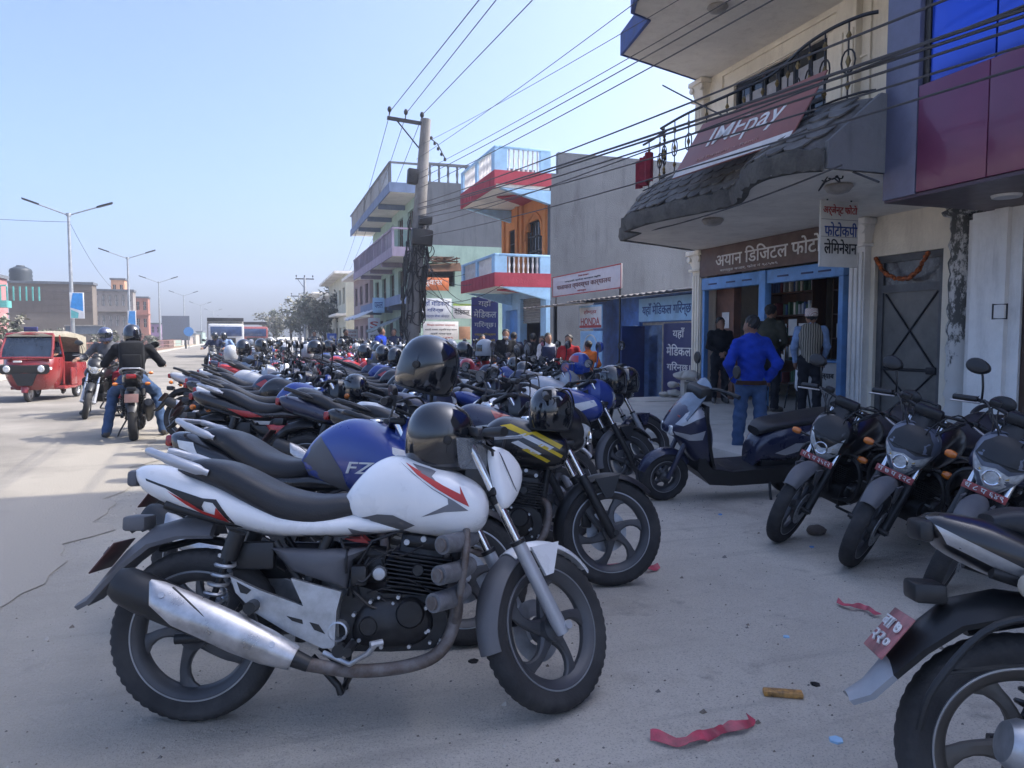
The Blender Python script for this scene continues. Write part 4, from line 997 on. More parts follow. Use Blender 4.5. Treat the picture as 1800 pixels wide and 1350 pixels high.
# things fixed to or hung from the building
board('shop_sign_board', (8.42, 11.28, 2.90), FX_, 3.75, .55, mat('brown_board', (.135, .075, .06), .6, var=.2, dust=.2), [('अयान िडिजटल फोटो', .15, .03, .30, 2.9, M_WTEXT, .03), ('बागलुङ बजार, फोन नं ९८५७६', -.3, -.2, .07, 1.7, M_WTEXT, .0)], 'brown shop sign board with big white lettering over the blue shutters', 'sign')
def hang_extra(root, M):
    t = MB(); t.box((-.29, .18, .001), (.29, .186, .004), 0, M); t.box((-.29, -.04, .001), (.29, -.034, .004), 0, M); t.build('ruled_line', M_DECG, root); q = MB(); q.box((-.2, .42, -.02), (-.18, .5, -.01), 0, M); q.box((.18, .42, -.02), (.2, .5, -.01), 0, M); q.build('hanger', M_IRON, root)
board('hanging_sign', (7.06, 7.8, 2.74), FY_, .60, .84, mat('white_sign', (.66, .65, .62), .5, var=.06, dust=.12), [('अर्जेन्ट फोटो', .0, .30, .15, .54, M_RTEXT, .02), ('फोटोकपी', .02, .06, .18, .52, M_BTEXT, .02), ('लेिमनेशन', .02, -.16, .19, .52, M_KTEXT, .03)], 'white hanging sign with red, blue and black words hung under the balcony by the shop', 'sign', extra=hang_extra)
# leaning banner on the railing
tl, tr, bl, br = onX(1226, 216, 6.10), onX(1443, 135, 6.02), onX(1190, 318, 5.62), onX(1397, 234, 5.56)
cen = (tl + tr + bl + br) / 4; wd = ((tr - tl).length + (br - bl).length) / 2; ht = ((tl - bl).length + (tr - br).length) / 2 * .97
board('banner', cen, (tr - tl + br - bl, tl - bl + tr - br), wd, ht, mat('faded_red_banner', (.29, .10, .085), .55, var=.12, scale=2, dust=.15), [('IMEpay', .05, .04, .40, 1.6, M_WTEXT, .002), ('Bill Payment  •  Remit', -.1, -.27, .06, 1.4, mat('faded_pink', (.55, .33, .30), .6), .0)], 'faded red banner with white pay service lettering leaning on the balcony railing', 'banner', th=.02,
      extra=lambda root, M: MB().box((-wd / 2 + .01, -ht / 2 + .005, .002), (wd / 2 - .01, -ht / 2 + .13, .006), 0, M).build('white_strip', M_PAPER, root))
# marigold garland over the door
b = MB(); ga = [onX(1540, 455, 8.54), onX(1558, 482, 8.55), onX(1590, 490, 8.55), onX(1612, 476, 8.55), onX(1632, 443, 8.54)]; pts = catmull(ga, 12)
for i, p in enumerate(pts):
    bm = bmesh.new(); bmesh.ops.create_icosphere(bm, subdivisions=1, radius=.030 + .008 * random.random()); b.bm(bm, 0, Matrix.Translation(p + Vector((random.uniform(-.01, .01), random.uniform(-.01, .01), random.uniform(-.012, .012)))))
tag(b.build('flower_garland', mat('marigold', (.50, .13, .03), .8, var=.4, scale=20)), 'orange marigold garland draped over the grey metal door', 'garland')
# tangle of cable on the ceiling lamp
b = MB()
for k in range(7):
    c = Vector((6.0 + random.uniform(-.05, .05), 6.75 + random.uniform(-.05, .05), 3.30 + random.uniform(-.1, .14))); r_ = random.uniform(.08, .17); t0 = random.random() * 6
    b.tube([c + Vector((.5 * r_ * math.cos(a * .55 + t0), r_ * math.sin(a * .55 + t0), r_ * 1.1 * math.cos(a * .55 + t0 + k) )) for a in range(16)], .008, 5)
tag(b.build('cable_tangle', M_CABLE), 'tangle of black cable loops hanging on the awning edge', 'cable', kind=None)
# red laundry on the far end of the railing
b = MB()
for k, (y, z) in enumerate(((11.55, 4.6), (11.75, 4.55))):
    rings = [[(6.38 + .05 * math.sin(j * 1.9 + k) + (.05 if d else 0), y + j * .05, z - i * .12 + .02 * math.sin(j)) for j in range(6)] + [(6.42 + .05 * math.sin(j * 1.9 + k), y + j * .05, z - i * .12) for j in reversed(range(6))] for i in range(5) for d in (0,)]
    b.loft(rings)
tag(b.build('laundry_cloth', mat('red_cloth', (.30, .03, .05), .85, var=.2)), 'red cloth drying on the far end of the tiled balcony railing', 'cloth')
# shop interior: shelves, goods, counter, glass case, stool, notices
def shelf(y0, y1, x, z0, z1, n, label):
    t = empty('shop_shelf', (x, (y0 + y1) / 2, z0), label=label, cat='shelf'); T = Matrix.Translation((-x, -(y0 + y1) / 2, -z0)); b = MB()
    for k in range(n + 1): z = z0 + (z1 - z0) * k / n; b.box((x - .15, y0, z), (x + .15, y1, z + .025))
    b.xf(T).build('shelf_board', M_WOODB, t); b = MB()
    for y in (y0, y1): b.box((x - .16, y - .02, z0), (x + .16, y + .0, z1 + .03))
    b.box((x + .152, y0, z0), (x + .17, y1, z1)); b.xf(T).build('side_board', M_WOODB, t)
    return [z0 + (z1 - z0) * k / n + .027 for k in range(n)]
bookm = [mat('book_%s' % n, c, .7, var=.1) for n, c in (('cream', (.7, .66, .56)), ('grey', (.45, .48, .52)), ('maroon', (.2, .05, .05)), ('green', (.06, .14, .08)), ('blue', (.05, .1, .25)), ('tan', (.5, .36, .2)))]
bk = []
for mm in bookm:
    b = MB(); b.rbox((-.08, -.02, 0), (.08, .02, .21), .004, 0); b.box((-.075, -.0165, .004), (.083, .0165, .206), 1); o = b.build('book', [mm, M_PAPER]); bk.append(o)
used = set()
def put(o, x, y, z, g, label, rz=0, s=1):
    c = o if o.name not in used else o.copy()
    if o.name in used: COL.objects.link(c)
    used.add(o.name); c.location = (x, y, z); c.rotation_euler = (0, 0, rz); c.scale = (1, s, s); tag(c, label, {'book': 'book', 'notice': 'notice', 'carton': 'box'}.get(o.name.split('.')[0], 'box'), g)
for (y0, y1, x, lab) in ((9.5, 11.0, 10.0, 'dark wooden shelf of books behind the man in the cap'), (11.25, 12.5, 9.75, 'dark wooden shelf at the brown partition side of the shop')):
    for z in shelf(y0, y1, x, .5, 2.7, 5, lab):
        y = y0 + .06
        while y < y1 - .08:
            s = random.uniform(.85, 1.25); 
            if random.random() < .78: put(random.choice(bk), x - .03, y, z, 'books on the shop shelves', 'book standing on the dark shop shelves', 0, s)
            y += random.uniform(.05, .10)
ct = empty('shop_counter', (9.3, 10.2, .172), label='white shop counter with a blue top inside the open shop', cat='counter'); b = MB(); b.rbox((-.05, -.82, 0), (.45, .84, .80), .01); b.build('counter_front', mat('counter_white', (.5, .49, .48), .6, var=.1), ct); b = MB(); b.rbox((-.1, -.9, .802), (.5, .88, .84), .01); b.build('counter_top', M_BLUEP, ct)
b = MB(); v, f = letters('कलर ल्याब', .12, .6, .02); b.add(v, f, 0, basis((-.056, .35, .55), *FX_)); b.build('lettering', M_KTEXT, ct)
gc = empty('display_case', (8.85, 9.5, .172), label='small wooden display case with red packets beside the right pilaster', cat='display case'); b = MB(); wall(b, 'x', -.02, -.24, .24, 0, 1.0, [(-.2, .2, .1, .92)], .4); b.build('case_frame', mat('pine_wood', (.36, .24, .12), .6, var=.2), gc); b = MB()
for k in range(9): b.rbox((.05, -.18 + .12 * (k % 3), .14 + .24 * (k // 3)), (.12, -.08 + .12 * (k % 3), .28 + .24 * (k // 3)), .01, k % 2)
b.build('packet', [M_REDP, M_PAPER], gc)
st = empty('stool', (8.75, 10.55, .172), label='dark stool standing in front of the white counter', cat='stool'); b = MB(); b.lathe([(0, .46), (.15, .46), (.155, .44), (.14, .43), (0, .43)], (0, 0, 0), 'z', 20); b.build('seat', M_BLACK, st)
for sx_, sy in ((1, 1), (1, -1), (-1, 1), (-1, -1)): b = MB(); b.tube([(.10 * sx_, .10 * sy, .43), (.15 * sx_, .15 * sy, 0)], .014, 6); b.build('leg', M_BLACK, st)
nm = MB().rbox((-.004, -.12, -.16), (.004, .12, .16), .002).build('notice', M_PAPER)
put(nm, 8.815, 12.8, 1.75, 'notices on the shop partition', 'white paper notice on the brown partition in the shop'); put(nm, 8.815, 12.82, 1.36, 'notices on the shop partition', 'white paper notice on the brown partition in the shop'); 
for k in range(7): put(nm, 9.55, 11.4 + .3 * (k % 4), 1.05 + .45 * (k // 4) + .1 * (k % 2), 'papers pinned on the shop shelves', 'white paper pinned to the dark shelf in the shop', 0, random.uniform(.7, 1.1))

# ------------------------------------------------------------------ magenta and glass building
B2 = empty('glass_building', (6.4, 3, 0), label='tall building clad in magenta panels with blue mirror glass', cat='building'); T2 = Matrix.Translation((-6.4, -3, 0))
b = MB(); b.box((6.55, -9, 2.90), (15, 6.28, 11.5)); b.xf(T2).build('wall', M_CONC2, B2)
b = MB()
for y0, y1 in ((5.22, 5.998), (4.4, 5.21), (3.58, 4.39), (2.6, 3.57), (1.4, 2.59), (-1, 1.39), (-5, -1.01), (-9, -5.01)): b.rbox((6.38, y0, 2.90), (6.548, y1, 3.97), .006)
b.xf(T2).build('magenta_panel', M_PURPLE, B2)
b = MB(); b.rbox((6.375, 6.008, 2.885), (6.548, 6.425, 11.5), .006); b.rbox((6.43, 5.93, 3.98), (6.54, 6.0, 11.5), .004, 1); b.xf(T2).build('slate_panel', [M_SLATE, M_BLACK], B2)
for y0, y1 in ((5.22, 5.92), (4.4, 5.20), (3.58, 4.38), (2.6, 3.56), (1.4, 2.58), (-1, 1.38)):
    for z0, z1 in ((3.99, 5.2), (5.22, 6.6), (6.62, 8.4), (8.42, 11.4)):
        b = MB(); b.rbox((6.44, y0, z0), (6.545, y1, z1), .004); b.xf(T2).build('glass_pane', M_BGLASS, B2)
b = MB(); b.box((6.40, -9, 2.86), (8.62, 6.42, 2.895)); b.xf(T2).build('soffit', M_BROWNP, B2); b = MB(); b.lathe([(0, -.03), (.13, -.028), (.14, 0)], (7.18, 5.63, 2.858), 'z', 24); b.xf(T2).build('soffit_lamp', M_PAPER, B2)
b = MB(); b.box((8.3, -9, -.3), (15, 6.295, 2.857)); b.box((7.9, 5.98, -.3), (8.298, 6.60, 2.857)); b.box((8.3, 6.605, -.2), (8.62, 6.98, 2.857)); b.box((7.84, 6.12, .0), (7.9, 6.28, 2.857)); b.xf(T2).build('ground_floor_wall', M_WHITEW, B2)
cd_ = MB(); cd_.box((7.93, 4.6, .1), (8.0, 5.975, 2.85)); cd = cd_.xf(T2).build('carved_door', M_WOODB, B2); b = MB()
for k in range(40):
    bm = bmesh.new(); bmesh.ops.create_icosphere(bm, subdivisions=1, radius=.03); b.bm(bm, 0, Matrix.Translation((7.915, 5.70 + random.uniform(-.2, .2), random.uniform(1.4, 2.5))))
b.xf(T2).build('gilt_carving', mat('gilt', (.42, .30, .07), .4, .6, var=.3), cd); b = MB()
for z in (.3, .75, 1.2): b.rbox((7.915, 5.3, z), (7.932, 5.92, z + .35), .008)
b.xf(T2).build('door_panel', M_WOODB, cd)
b = MB(); b.tube([(7.78, 6.04, 1.62), (7.72, 6.16, 1.62), (7.72, 6.16, 1.78), (7.78, 6.04, 1.78)], .012, 6, closed=True); b.xf(T2).build('door_bracket', M_IRON, cd)
# street-side block behind the camera that belongs to the same terrace (shades the lot)

# ------------------------------------------------------------------ low blue shop
B3 = empty('blue_shop', (8.9, 16, -.45), label='low blue painted shop with a tin roof beside the cream building', cat='building'); T3 = Matrix.Translation((-8.9, -16, .45))
b = MB(); wall(b, 'x', 8.9, 13.58, 19.3, -.6, 2.42, [(14.02, 16.44, -.45, 1.77)], .2); b.box((9.1, 19.1, -.6), (13, 19.3, 2.4)); b.box((11.5, 13.6, -.6), (11.7, 19.0, 2.4)); b.xf(T3).build('wall', M_MBLUE, B3)
b = MB(); rings = []
for k in range(61): y = 13.6 + k * .098; z = 2.5 + .02 * math.sin(k * 2.1); rings.append([(8.15, y, z - .12), (11.6, y, z + .25), (11.6, y, z + .27), (8.15, y, z - .10)])
b.loft(rings); b.xf(T3).build('tin_roof', M_TIN, B3)
b = MB(); b.box((8.93, 15.42, -.42), (9.0, 15.50, 1.76)); b.box((8.92, 14.0, 1.70), (9.0, 16.46, 1.768)); b.box((8.9, 14.03, -.5), (11.5, 16.43, -.4)); b.xf(T3).build('door_frame', mat('pale_wood', (.36, .32, .27), .7, var=.2), B3)
b = MB(); b.rbox((8.30, 16.34, -.42), (8.93, 16.39, 1.68), .01); dl = b.xf(T3).build('door', M_DBLUE, B3)
board('painted_shop_sign', (8.84, 15.25, 2.07), FX_, 2.5, .56, M_LBLUE, [('यहाँ मेिडकल गिरन्छ', .05, -.02, .36, 2.2, M_BTEXT, .005)], 'pale blue board with one line of blue writing over the blue doorway', 'sign')
board('navy_sign_panel', (8.91, 14.72, .70), FX_, 1.36, 2.06, M_NAVYB, [(MED[0], .0, .80, .26, .5, M_WTEXT, .03), (MED[1], .0, .42, .27, 1.05, M_WTEXT, .03), (MED[2], .0, .02, .26, 1.0, M_WTEXT, .03), ('रक्त पिरक्षण', .0, -.38, .12, .85, M_WTEXT, .02), ('भिडयो एक्सरे', -.05, -.60, .12, .6, M_WTEXT, .02), ('डेन्टल सेवा', -.1, -.82, .12, .7, M_WTEXT, .02)], 'navy panel with white writing filling the right half of the blue doorway', 'sign')
for y, lab in ((16.92, 'mid blue wall panel with white painted words left of the blue doorway'), (13.80, 'narrow blue wall strip with white painted words beside the cream pilaster')):
    wd = .86 if y > 15 else .42
    board('painted_sign', (8.86, y, .85), FX_, wd, 2.4, M_MBLUE, [(t, 0, z, h, wd * .8, mat('faded_white_lettering', (.52, .58, .68), .7, var=.3), .02) for t, z, h in (('यहाँ', .75, .22), ('मेिडकल', .38, .3), ('गिरन्छ', 0, .24), ('फारम', -.4, .16), ('सेवा', -.75, .2))], lab, 'sign')
board('poster_board', (8.3, 18.2, 1.95), FX_, 1.45, .62, M_LBLUE, [('होण्डा', 0, .13, .14, .8, M_RTEXT, .02), ('HONDA', 0, -.12, .2, 1.2, M_RTEXT, .02)], 'small poster board with red words on white above the light blue poster', 'sign', extra=lambda root, M: (MB().box((-.7, -.29, .001), (.7, .26, .003), 0, M).build('white_field', M_PAPER, root), MB().box((-.7, -.29, .0035), (.7, -.22, .005), 0, M).build('red_band', M_RTEXT, root)))
def arch(root, M):
    MB().tube(catmull([(-.5, .1, .01), (-.3, .42, .01), (0, .52, .01), (.3, .42, .01), (.5, .1, .01)], 4), .02, 6, 0, M).build('painted_arch', M_PAPER, root)
board('light_blue_poster', (8.32, 18.2, .95), FX_, 1.4, 1.25, M_LBLUE, [('सेवा', 0, -.2, .1, .5, M_WTEXT, .0)], 'plain light blue poster with a faint white arch under the red lettered board', 'sign', extra=arch)
b = MB(); rings = []
for k in range(25): y = 18.2 + k * .12; z = 2.32 + .02 * math.sin(k * 1.9); rings.append([(7.4, y, z - .06), (9.4, y, z + .12), (9.4, y, z + .135), (7.4, y, z - .045)])
cn = empty('tin_canopy', (8.4, 19.6, -.4), label='rusty tin canopy on a dark post beside the poster boards', cat='canopy'); T_ = Matrix.Translation((-8.4, -19.6, .4)); b.loft(rings); b.xf(T_).build('roof', M_TIN, cn); b = MB(); b.box((7.55, 18.9, -.4), (7.63, 18.98, 2.25)); b.box((7.5, 18.3, 1.1), (7.56, 19.4, 1.16)); b.xf(T_).build('post', M_IRON, cn)
board('long_white_banner', (8.25, 18.55, 2.90), FX_, 4.5, .60, mat('white_banner', (.66, .60, .61), .6, var=.06, dust=.05), [('नेपाल सरकार', 0, .20, .06, .7, M_RTEXT, .01), ('गण्डकी प्रदेश सरकार कृिष', -.1, .09, .06, 2.4, M_KTEXT, .01), ('यातायात व्यवस्था कार्यालय', -.1, -.07, .16, 3.6, mat('maroon_lettering', (.2, .05, .05), .6), .03), ('बागलुङ', -.1, -.22, .06, .6, M_RTEXT, .01)], 'long white banner with red edge and maroon writing in front of the grey wall', 'banner', border=M_RTEXT, legs=[(-2.1, 2.6), (2.1, 2.6)])
# concrete block and stones on the pavement end
cb = MB(); wall(cb, 'x', 7.95, 12.35, 13.05, .19, .60, [(12.55, 12.9, .26, .52)], .25); tag(cb.build('concrete_block', M_PAVE), 'hollow concrete block with stones on top at the pavement end', 'block')
def stone(x, y, z, r, label, g='stones at the pavement end', m=None):
    bm = bmesh.new(); bmesh.ops.create_icosphere(bm, subdivisions=3, radius=1)
    s = random.random() * 50
    for v in bm.verts: n_ = mnoise.noise(v.co * 1.3 + Vector((s, 0, 0))); v.co *= 1 + .35 * n_; v.co.z *= .62
    b = MB(); b.bm(bm); b.v = [(p[0] * r + x, p[1] * r * 1.2 + y, p[2] * r + z) for p in b.v]
    return tag(b.build('stone', m or M_PAVE, angle=60), label, 'stone', g)
for (x, y, z, r, lab) in ((7.92, 12.6, .66, .16, 'grey stone on top of the concrete block, nearer the cream pilaster'), (7.9, 12.95, .65, .13, 'small stone on the left end of the concrete block'), (7.9, 13.2, .28, .13, 'grey stone on the pavement left of the concrete block'), (7.75, 13.35, .24, .10, 'smallest grey stone at the very end of the pavement'), (7.9, 13.25, .44, .11, 'grey stone resting on another stone left of the concrete block')): stone(x, y, z, r, lab)
# ------------------------------------------------------------------ orange building with two balconies
B4 = empty('orange_building', (8.64, 24, -.4), label='narrow orange building with red banded blue balconies and a bare grey side wall', cat='building'); T4 = Matrix.Translation((-8.64, -24, .4))
b = MB(); wall(b, 'y', 22, 8.64, 15.5, -.6, 6.55, (), .25); wall(b, 'y', 22, 8.9, 15.5, 6.55, 7.22, (), .2); b.box((8.9, 26.8, -.6), (15.5, 27.0, 6.5)); b.box((15.3, 22.25, -.6), (15.5, 26.8, 6.5)); b.box((8.9, 22.25, 6.3), (15.3, 26.8, 6.5)); b.xf(T4).build('side_wall', M_CONC, B4)
b = MB(); wall(b, 'x', 8.64, 22.255, 27.0, 3.0, 6.3, [(22.75, 24.3, 3.3, 5.0), (22.95, 24.1, 5.0, 5.3), (25.4, 26.2, 3.6, 5.3)], .25)
for y in (22.30, 24.55, 25.05, 26.6): b.box((8.56, y, 3.0), (8.64, y + .22, 6.3))
b.tube(catmull([(8.62, 22.65, 4.7), (8.62, 22.8, 5.2), (8.62, 23.5, 5.55), (8.62, 24.2, 5.2), (8.62, 24.4, 4.7)], 4), .06, 6)
b.xf(T4).build('orange_wall', M_ORANGE, B4)
for (y0, y1, z0, z1) in ((22.75, 24.3, 3.3, 5.3), (25.4, 26.2, 3.6, 5.3)):
    b = MB()
    for k in range(6): y = y0 + (y1 - y0) * k / 5; b.box((8.70, y - .02, z0), (8.74, y + .02, z1))
    for z in (z0 + .02, (z0 + z1) / 2, z1 - .5, z1 - .02): b.box((8.705, y0, z - .02), (8.735, y1, z + .02))
    wn_ = b.xf(T4).build('window', M_IRON, B4); b = MB(); b.box((8.76, y0, z0), (8.78, y1, z1)); b.xf(T4).build('pane', M_GLASSD, wn_)
b = MB(); wall(b, 'x', 8.64, 22.255, 27.0, -.6, 3.0, [(22.7, 24.9, -.5, 2.75), (25.2, 26.6, -.5, 2.4)], .25); b.box((8.5, 22.0, -.6), (8.64, 22.5, 3.0)); b.xf(T4).build('ground_floor_wall', M_LBLUE, B4)
b = MB(); b.box((8.78, 22.7, 1.9), (8.80, 24.9, 2.75)); 
for k in range(10): b.tube([(8.77, 22.7, 1.92 + k * .085), (8.77, 24.9, 1.92 + k * .085)], .03, 6)
b.xf(T4).build('roller_shutter', M_SHUT, B4); b = MB(); b.box((8.82, 25.2, -.5), (8.85, 26.6, 2.4)); b.xf(T4).build('door', M_BLUEP, B4)
b = MB(); b.box((9.6, 22.3, -.6), (9.65, 26.8, 3.0)); b.xf(T4).build('inner_wall', M_DBLUE, B4)
for nm_, z0, z1, zt in (('lower', 2.98, 3.40, 4.0), ('upper', 6.0, 6.52, 7.27)):
    b = MB(); b.box((6.84, 22.02, z0 + .02), (8.62, 26.1, z1 - .02)); b.xf(T4).build('balcony_slab', M_SOFFIT, B4)
    b = MB(); b.box((6.79, 21.98, z0), (6.838, 26.14, z1 + .01)); b.box((6.84, 21.98, z0 + (.0 if z0 < 4 else .12)), (8.66, 22.018, z1 + .01))
    for k in range(10): b.box((6.775, 22.1 + k * .4, z0 + .06), (6.79, 22.4 + k * .4, z1 - .06))
    b.prism([(8.6, 22.3), (8.6, 24.6), (7.3, 23.4)], 'z', z0 - .04, z0 + .0); b.xf(T4).build('red_fascia', M_RED, B4)
    b = MB(); b.prism([(7.0, z0 - .005), (8.64, z0 - .005), (8.64, z0 - .42)], 'y', 21.985, 22.2); b.xf(T4).build('bracket', M_LBLUE, B4); b = MB(); b.prism([(7.0, z0 - .005), (8.64, z0 - .005), (8.64, z0 - .42)], 'y', 25.9, 26.1); b.xf(T4).build('bracket', M_LBLUE, B4)
    b = MB(); b.rbox((6.80, 22.0, zt - .08), (6.94, 26.12, zt), .01); b.rbox((6.942, 22.0, zt - .08), (8.64, 22.12, zt), .01)
    for (x, y, w_) in ((6.80, 22.0, .34), (6.80, 24.0, .22), (6.80, 25.8, .28)): b.box((x, y, z1 + .01), (x + .14, y + w_, zt - .082))
    b.box((6.942, 22.0, z1 + .01), (7.2, 22.12, zt - .082)); b.box((8.3, 22.0, z1 + .01), (8.64, 22.12, zt - .082)); b.xf(T4).build('balcony_rail', M_LBLUE, B4)
    b = MB()
    for k in range(22):
        y = 22.42 + k * .165
        if abs(y - 24.1) < .16 or y > 25.75: continue
        h = (zt - .085 - z1 - .012) / 4; b.lathe([(.035, z1 + .012), (.022, z1 + h), (.042, z1 + 2 * h), (.022, z1 + 3 * h), (.035, zt - .083)], (6.87, y, 0), 'z', 7)
    for k in range(7): h = (zt - .085 - z1 - .012) / 4; b.lathe([(.035, z1 + .012), (.022, z1 + h), (.042, z1 + 2 * h), (.022, z1 + 3 * h), (.035, zt - .083)], (7.29 + k * .155, 22.06, 0), 'z', 7)
    b.xf(T4).build('balustrade', M_PAPER, B4)
# ------------------------------------------------------------------ mint building with long balconies
B5 = empty('mint_building', (6.7, 38, 0), label='three storey mint and grey building with stacked blue and mauve balconies', cat='building'); T5 = Matrix.Translation((-6.7, -38, 0))
M_MAUVE = plaster('mauve_paint', (.34, .29, .38), (.12, .10, .12), .6, 1.2); M_SLAB = plaster('slab_blue', (.17, .23, .36), (.06, .07, .09), .6, 1.2)
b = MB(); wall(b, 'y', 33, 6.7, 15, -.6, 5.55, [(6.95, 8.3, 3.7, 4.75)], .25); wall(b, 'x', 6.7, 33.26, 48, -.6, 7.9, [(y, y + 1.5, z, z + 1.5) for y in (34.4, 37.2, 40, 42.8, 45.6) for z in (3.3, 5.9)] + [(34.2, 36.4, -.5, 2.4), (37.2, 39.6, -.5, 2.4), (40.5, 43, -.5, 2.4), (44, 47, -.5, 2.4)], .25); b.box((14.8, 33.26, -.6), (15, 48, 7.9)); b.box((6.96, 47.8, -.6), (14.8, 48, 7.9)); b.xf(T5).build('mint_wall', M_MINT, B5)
b = MB(); wall(b, 'y', 33, 6.7, 15, 5.55, 8.35, (), .25); b.box((6.7, 33.26, 7.9), (15, 48, 8.0)); b.xf(T5).build('grey_wall', M_CONC, B5)
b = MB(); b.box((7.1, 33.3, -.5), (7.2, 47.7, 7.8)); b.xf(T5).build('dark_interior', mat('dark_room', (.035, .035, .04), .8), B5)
b = MB()
for y in (34.4, 37.2, 40, 42.8, 45.6):
    for z in (3.3, 5.9):
        for k in range(4): b.box((6.82, y + .03 + k * .48, z), (6.87, y + .07 + k * .48, z + 1.5))
        b.box((6.82, y, z + .7), (6.87, y + 1.5, z + .76))
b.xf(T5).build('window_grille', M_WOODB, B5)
for (z0, x0, m_, ra, y1) in ((2.95, 5.75, M_SLAB, .0, 47), (5.05, 5.45, M_MAUVE, .85, 48), (7.85, 5.35, M_SLAB, .9, 48.5)):
    b = MB(); b.box((x0 + .05, 33.02, z0), (6.69, y1, z0 + .2)); b.xf(T5).build('balcony_slab', M_SOFFIT if z0 > 3 else M_CONC, B5)
    b = MB(); b.box((x0, 32.96, z0 - .06), (x0 + .048, y1, z0 + .36)); b.box((x0 + .05, 32.96, z0 - .06), (6.69, 33.015, z0 + .36))
    for y in (36.5, 40.5, 44.5): b.box((x0 + .05, y, z0 - .22), (6.68, y + .22, z0 - .002))
    b.xf(T5).build('fascia', m_, B5)
    if ra:
        b = MB(); b.box((x0, 32.96, z0 + .36 + ra - .08), (x0 + .1, y1, z0 + .36 + ra)); b.box((x0 + .1, 32.96, z0 + .36 + ra - .08), (6.69, 33.05, z0 + .36 + ra))
        for k in range(44): b.box((x0 + .03, 33.2 + k * .34, z0 + .362), (x0 + .07, 33.25 + k * .34, z0 + .28 + ra))
        for k in range(6): b.box((x0, 33 + k * 2.9, z0 + .362), (x0 + .1, 33.2 + k * 2.9, z0 + .27 + ra))
        b.xf(T5).build('railing', m_ if z0 < 6 else M_CONC, B5)
b = MB()
for k in range(12): b.lathe([(.06, 8.36), (.04, 8.55), (.07, 8.75), (.04, 8.95), (.06, 9.1)], (7.2 + k * .42, 33.12, 0), 'z', 6)
b.box((6.9, 33.03, 9.1), (12.2, 33.21, 9.2)); b.xf(T5).build('roof_balustrade', M_CONC, B5)
b = MB(); b.add([(6.75, 32.9, 4.6), (8.5, 32.9, 4.75), (8.5, 32.35, 4.35), (6.75, 32.3, 4.25)] + [(6.75, 32.9, 4.63), (8.5, 32.9, 4.78), (8.5, 32.35, 4.38), (6.75, 32.3, 4.28)], [(0, 1, 2, 3), (7, 6, 5, 4), (0, 3, 7, 4), (1, 5, 6, 2), (3, 2, 6, 7)])
for k in range(26): b.tube([(6.8 + random.random() * 1.6, 32.35 + random.random() * .5, 4.75 + random.random() * .25), (6.8 + random.random() * 1.7, 32.35 + random.random() * .5, 4.7 + random.random() * .3)], .025, 5)
b.xf(T5).build('stick_awning', M_WOODB, B5)
def pxb(name, u0, v0, u1, v1, Y, m_, lines, label, border=None, cat='sign', extra=None):
    a, c = onY(u0, v0, Y), onY(u1, v1, Y); w_, h_ = c.x - a.x, a.z - c.z
    return board(name, ((a.x + c.x) / 2, Y, (a.z + c.z) / 2), FY_, w_, h_, m_, [(t, x * w_, y * h_, h * h_, wd * w_ if wd else None, mm, wt) for t, x, y, h, wd, mm, wt in lines], label, cat, border=border, extra=extra, legs=[(-w_ * .4, 0), (w_ * .4, 0)])
M_OSIGN = mat('orange_sign', (.58, .16, .05), .5, var=.1); M_WSIGN = mat('white_sign_board', (.62, .64, .68), .5, var=.06, dust=.08)
pxb('orange_sign', 732, 487, 789, 511, 32.2, M_OSIGN, [('सुवास', 0, .05, .5, .6, M_WTEXT, .03)], 'orange sign with white letters under the stick awning on the mint wall')
pxb('white_medical_sign', 736, 524, 794, 562, 31.8, M_WSIGN, [('यहाँ मेिडकल', 0, .26, .3, .85, M_BTEXT, .02), ('गिरन्छ', 0, -.06, .24, .5, M_BTEXT, .02), ('स्वास्थ्य सेवा केन्द्र', 0, -.34, .15, .85, M_BTEXT, .0)], 'white sign with pale blue medical words between the pole and the navy sign')
pxb('small_white_sign', 796, 535, 828, 560, 31.6, M_PAPER, [('मेिडकल', 0, 0, .45, .85, M_KTEXT, .02)], 'small white sign with black letters touching the big navy sign', extra=lambda r_, M: MB().box((-.4, .25, .001), (.4, .34, .004), 0, M).build('green_line', mat('lime_paint', (.35, .5, .1), .6), r_))
pxb('white_notice_board', 744, 565, 806, 597, 31.4, M_PAPER, [('िजल्ला यातायात कार्यालय', 0, .3, .14, .8, M_RTEXT, .01), ('सवारी चालक अनुमित पत्र फारम', 0, .05, .13, .9, M_KTEXT, .01), ('यहाँ पाइन्छ', 0, -.18, .13, .6, M_KTEXT, .01), ('फोन ९८४७६', 0, -.38, .12, .7, M_RTEXT, .01)], 'white notice board with rows of small red and black writing by the pole')
for v0, v1, mm, lab in ((574, 597, mat('tan_panel', (.40, .21, .12), .6), 'small tan panel, topmost of the three stacked beside the navy sign'), (601, 622, mat('green_panel', (.05, .14, .07), .5), 'small dark green panel, middle of the three stacked beside the navy sign'), (626, 650, mat('violet_panel', (.16, .15, .40), .5), 'small violet panel, lowest of the three stacked beside the navy sign')): pxb('wall_panel_sign', 807, v0, 827, v1, 31.2, mm, [], lab)
pxb('navy_medical_sign', 829, 522, 876, 628, 27.3, mat('navy_sign', (.05, .055, .25), .5, var=.08), [(MED[0], 0, .40, .13, .5, M_WTEXT, .03), (MED[1], 0, .23, .14, .85, M_WTEXT, .03), (MED[2], 0, .04, .13, .8, M_WTEXT, .03), ('रक्त पिरक्षण', 0, -.12, .06, .8, M_YEL, .02), ('भिडयो एक्सरे', 0, -.22, .06, .75, M_YEL, .02), ('ई सी जी', 0, -.32, .06, .75, M_YEL, .02), ('डेन्टल', 0, -.42, .06, .6, M_YEL, .02)], 'tall navy sign with white words under the red balcony of the orange building')

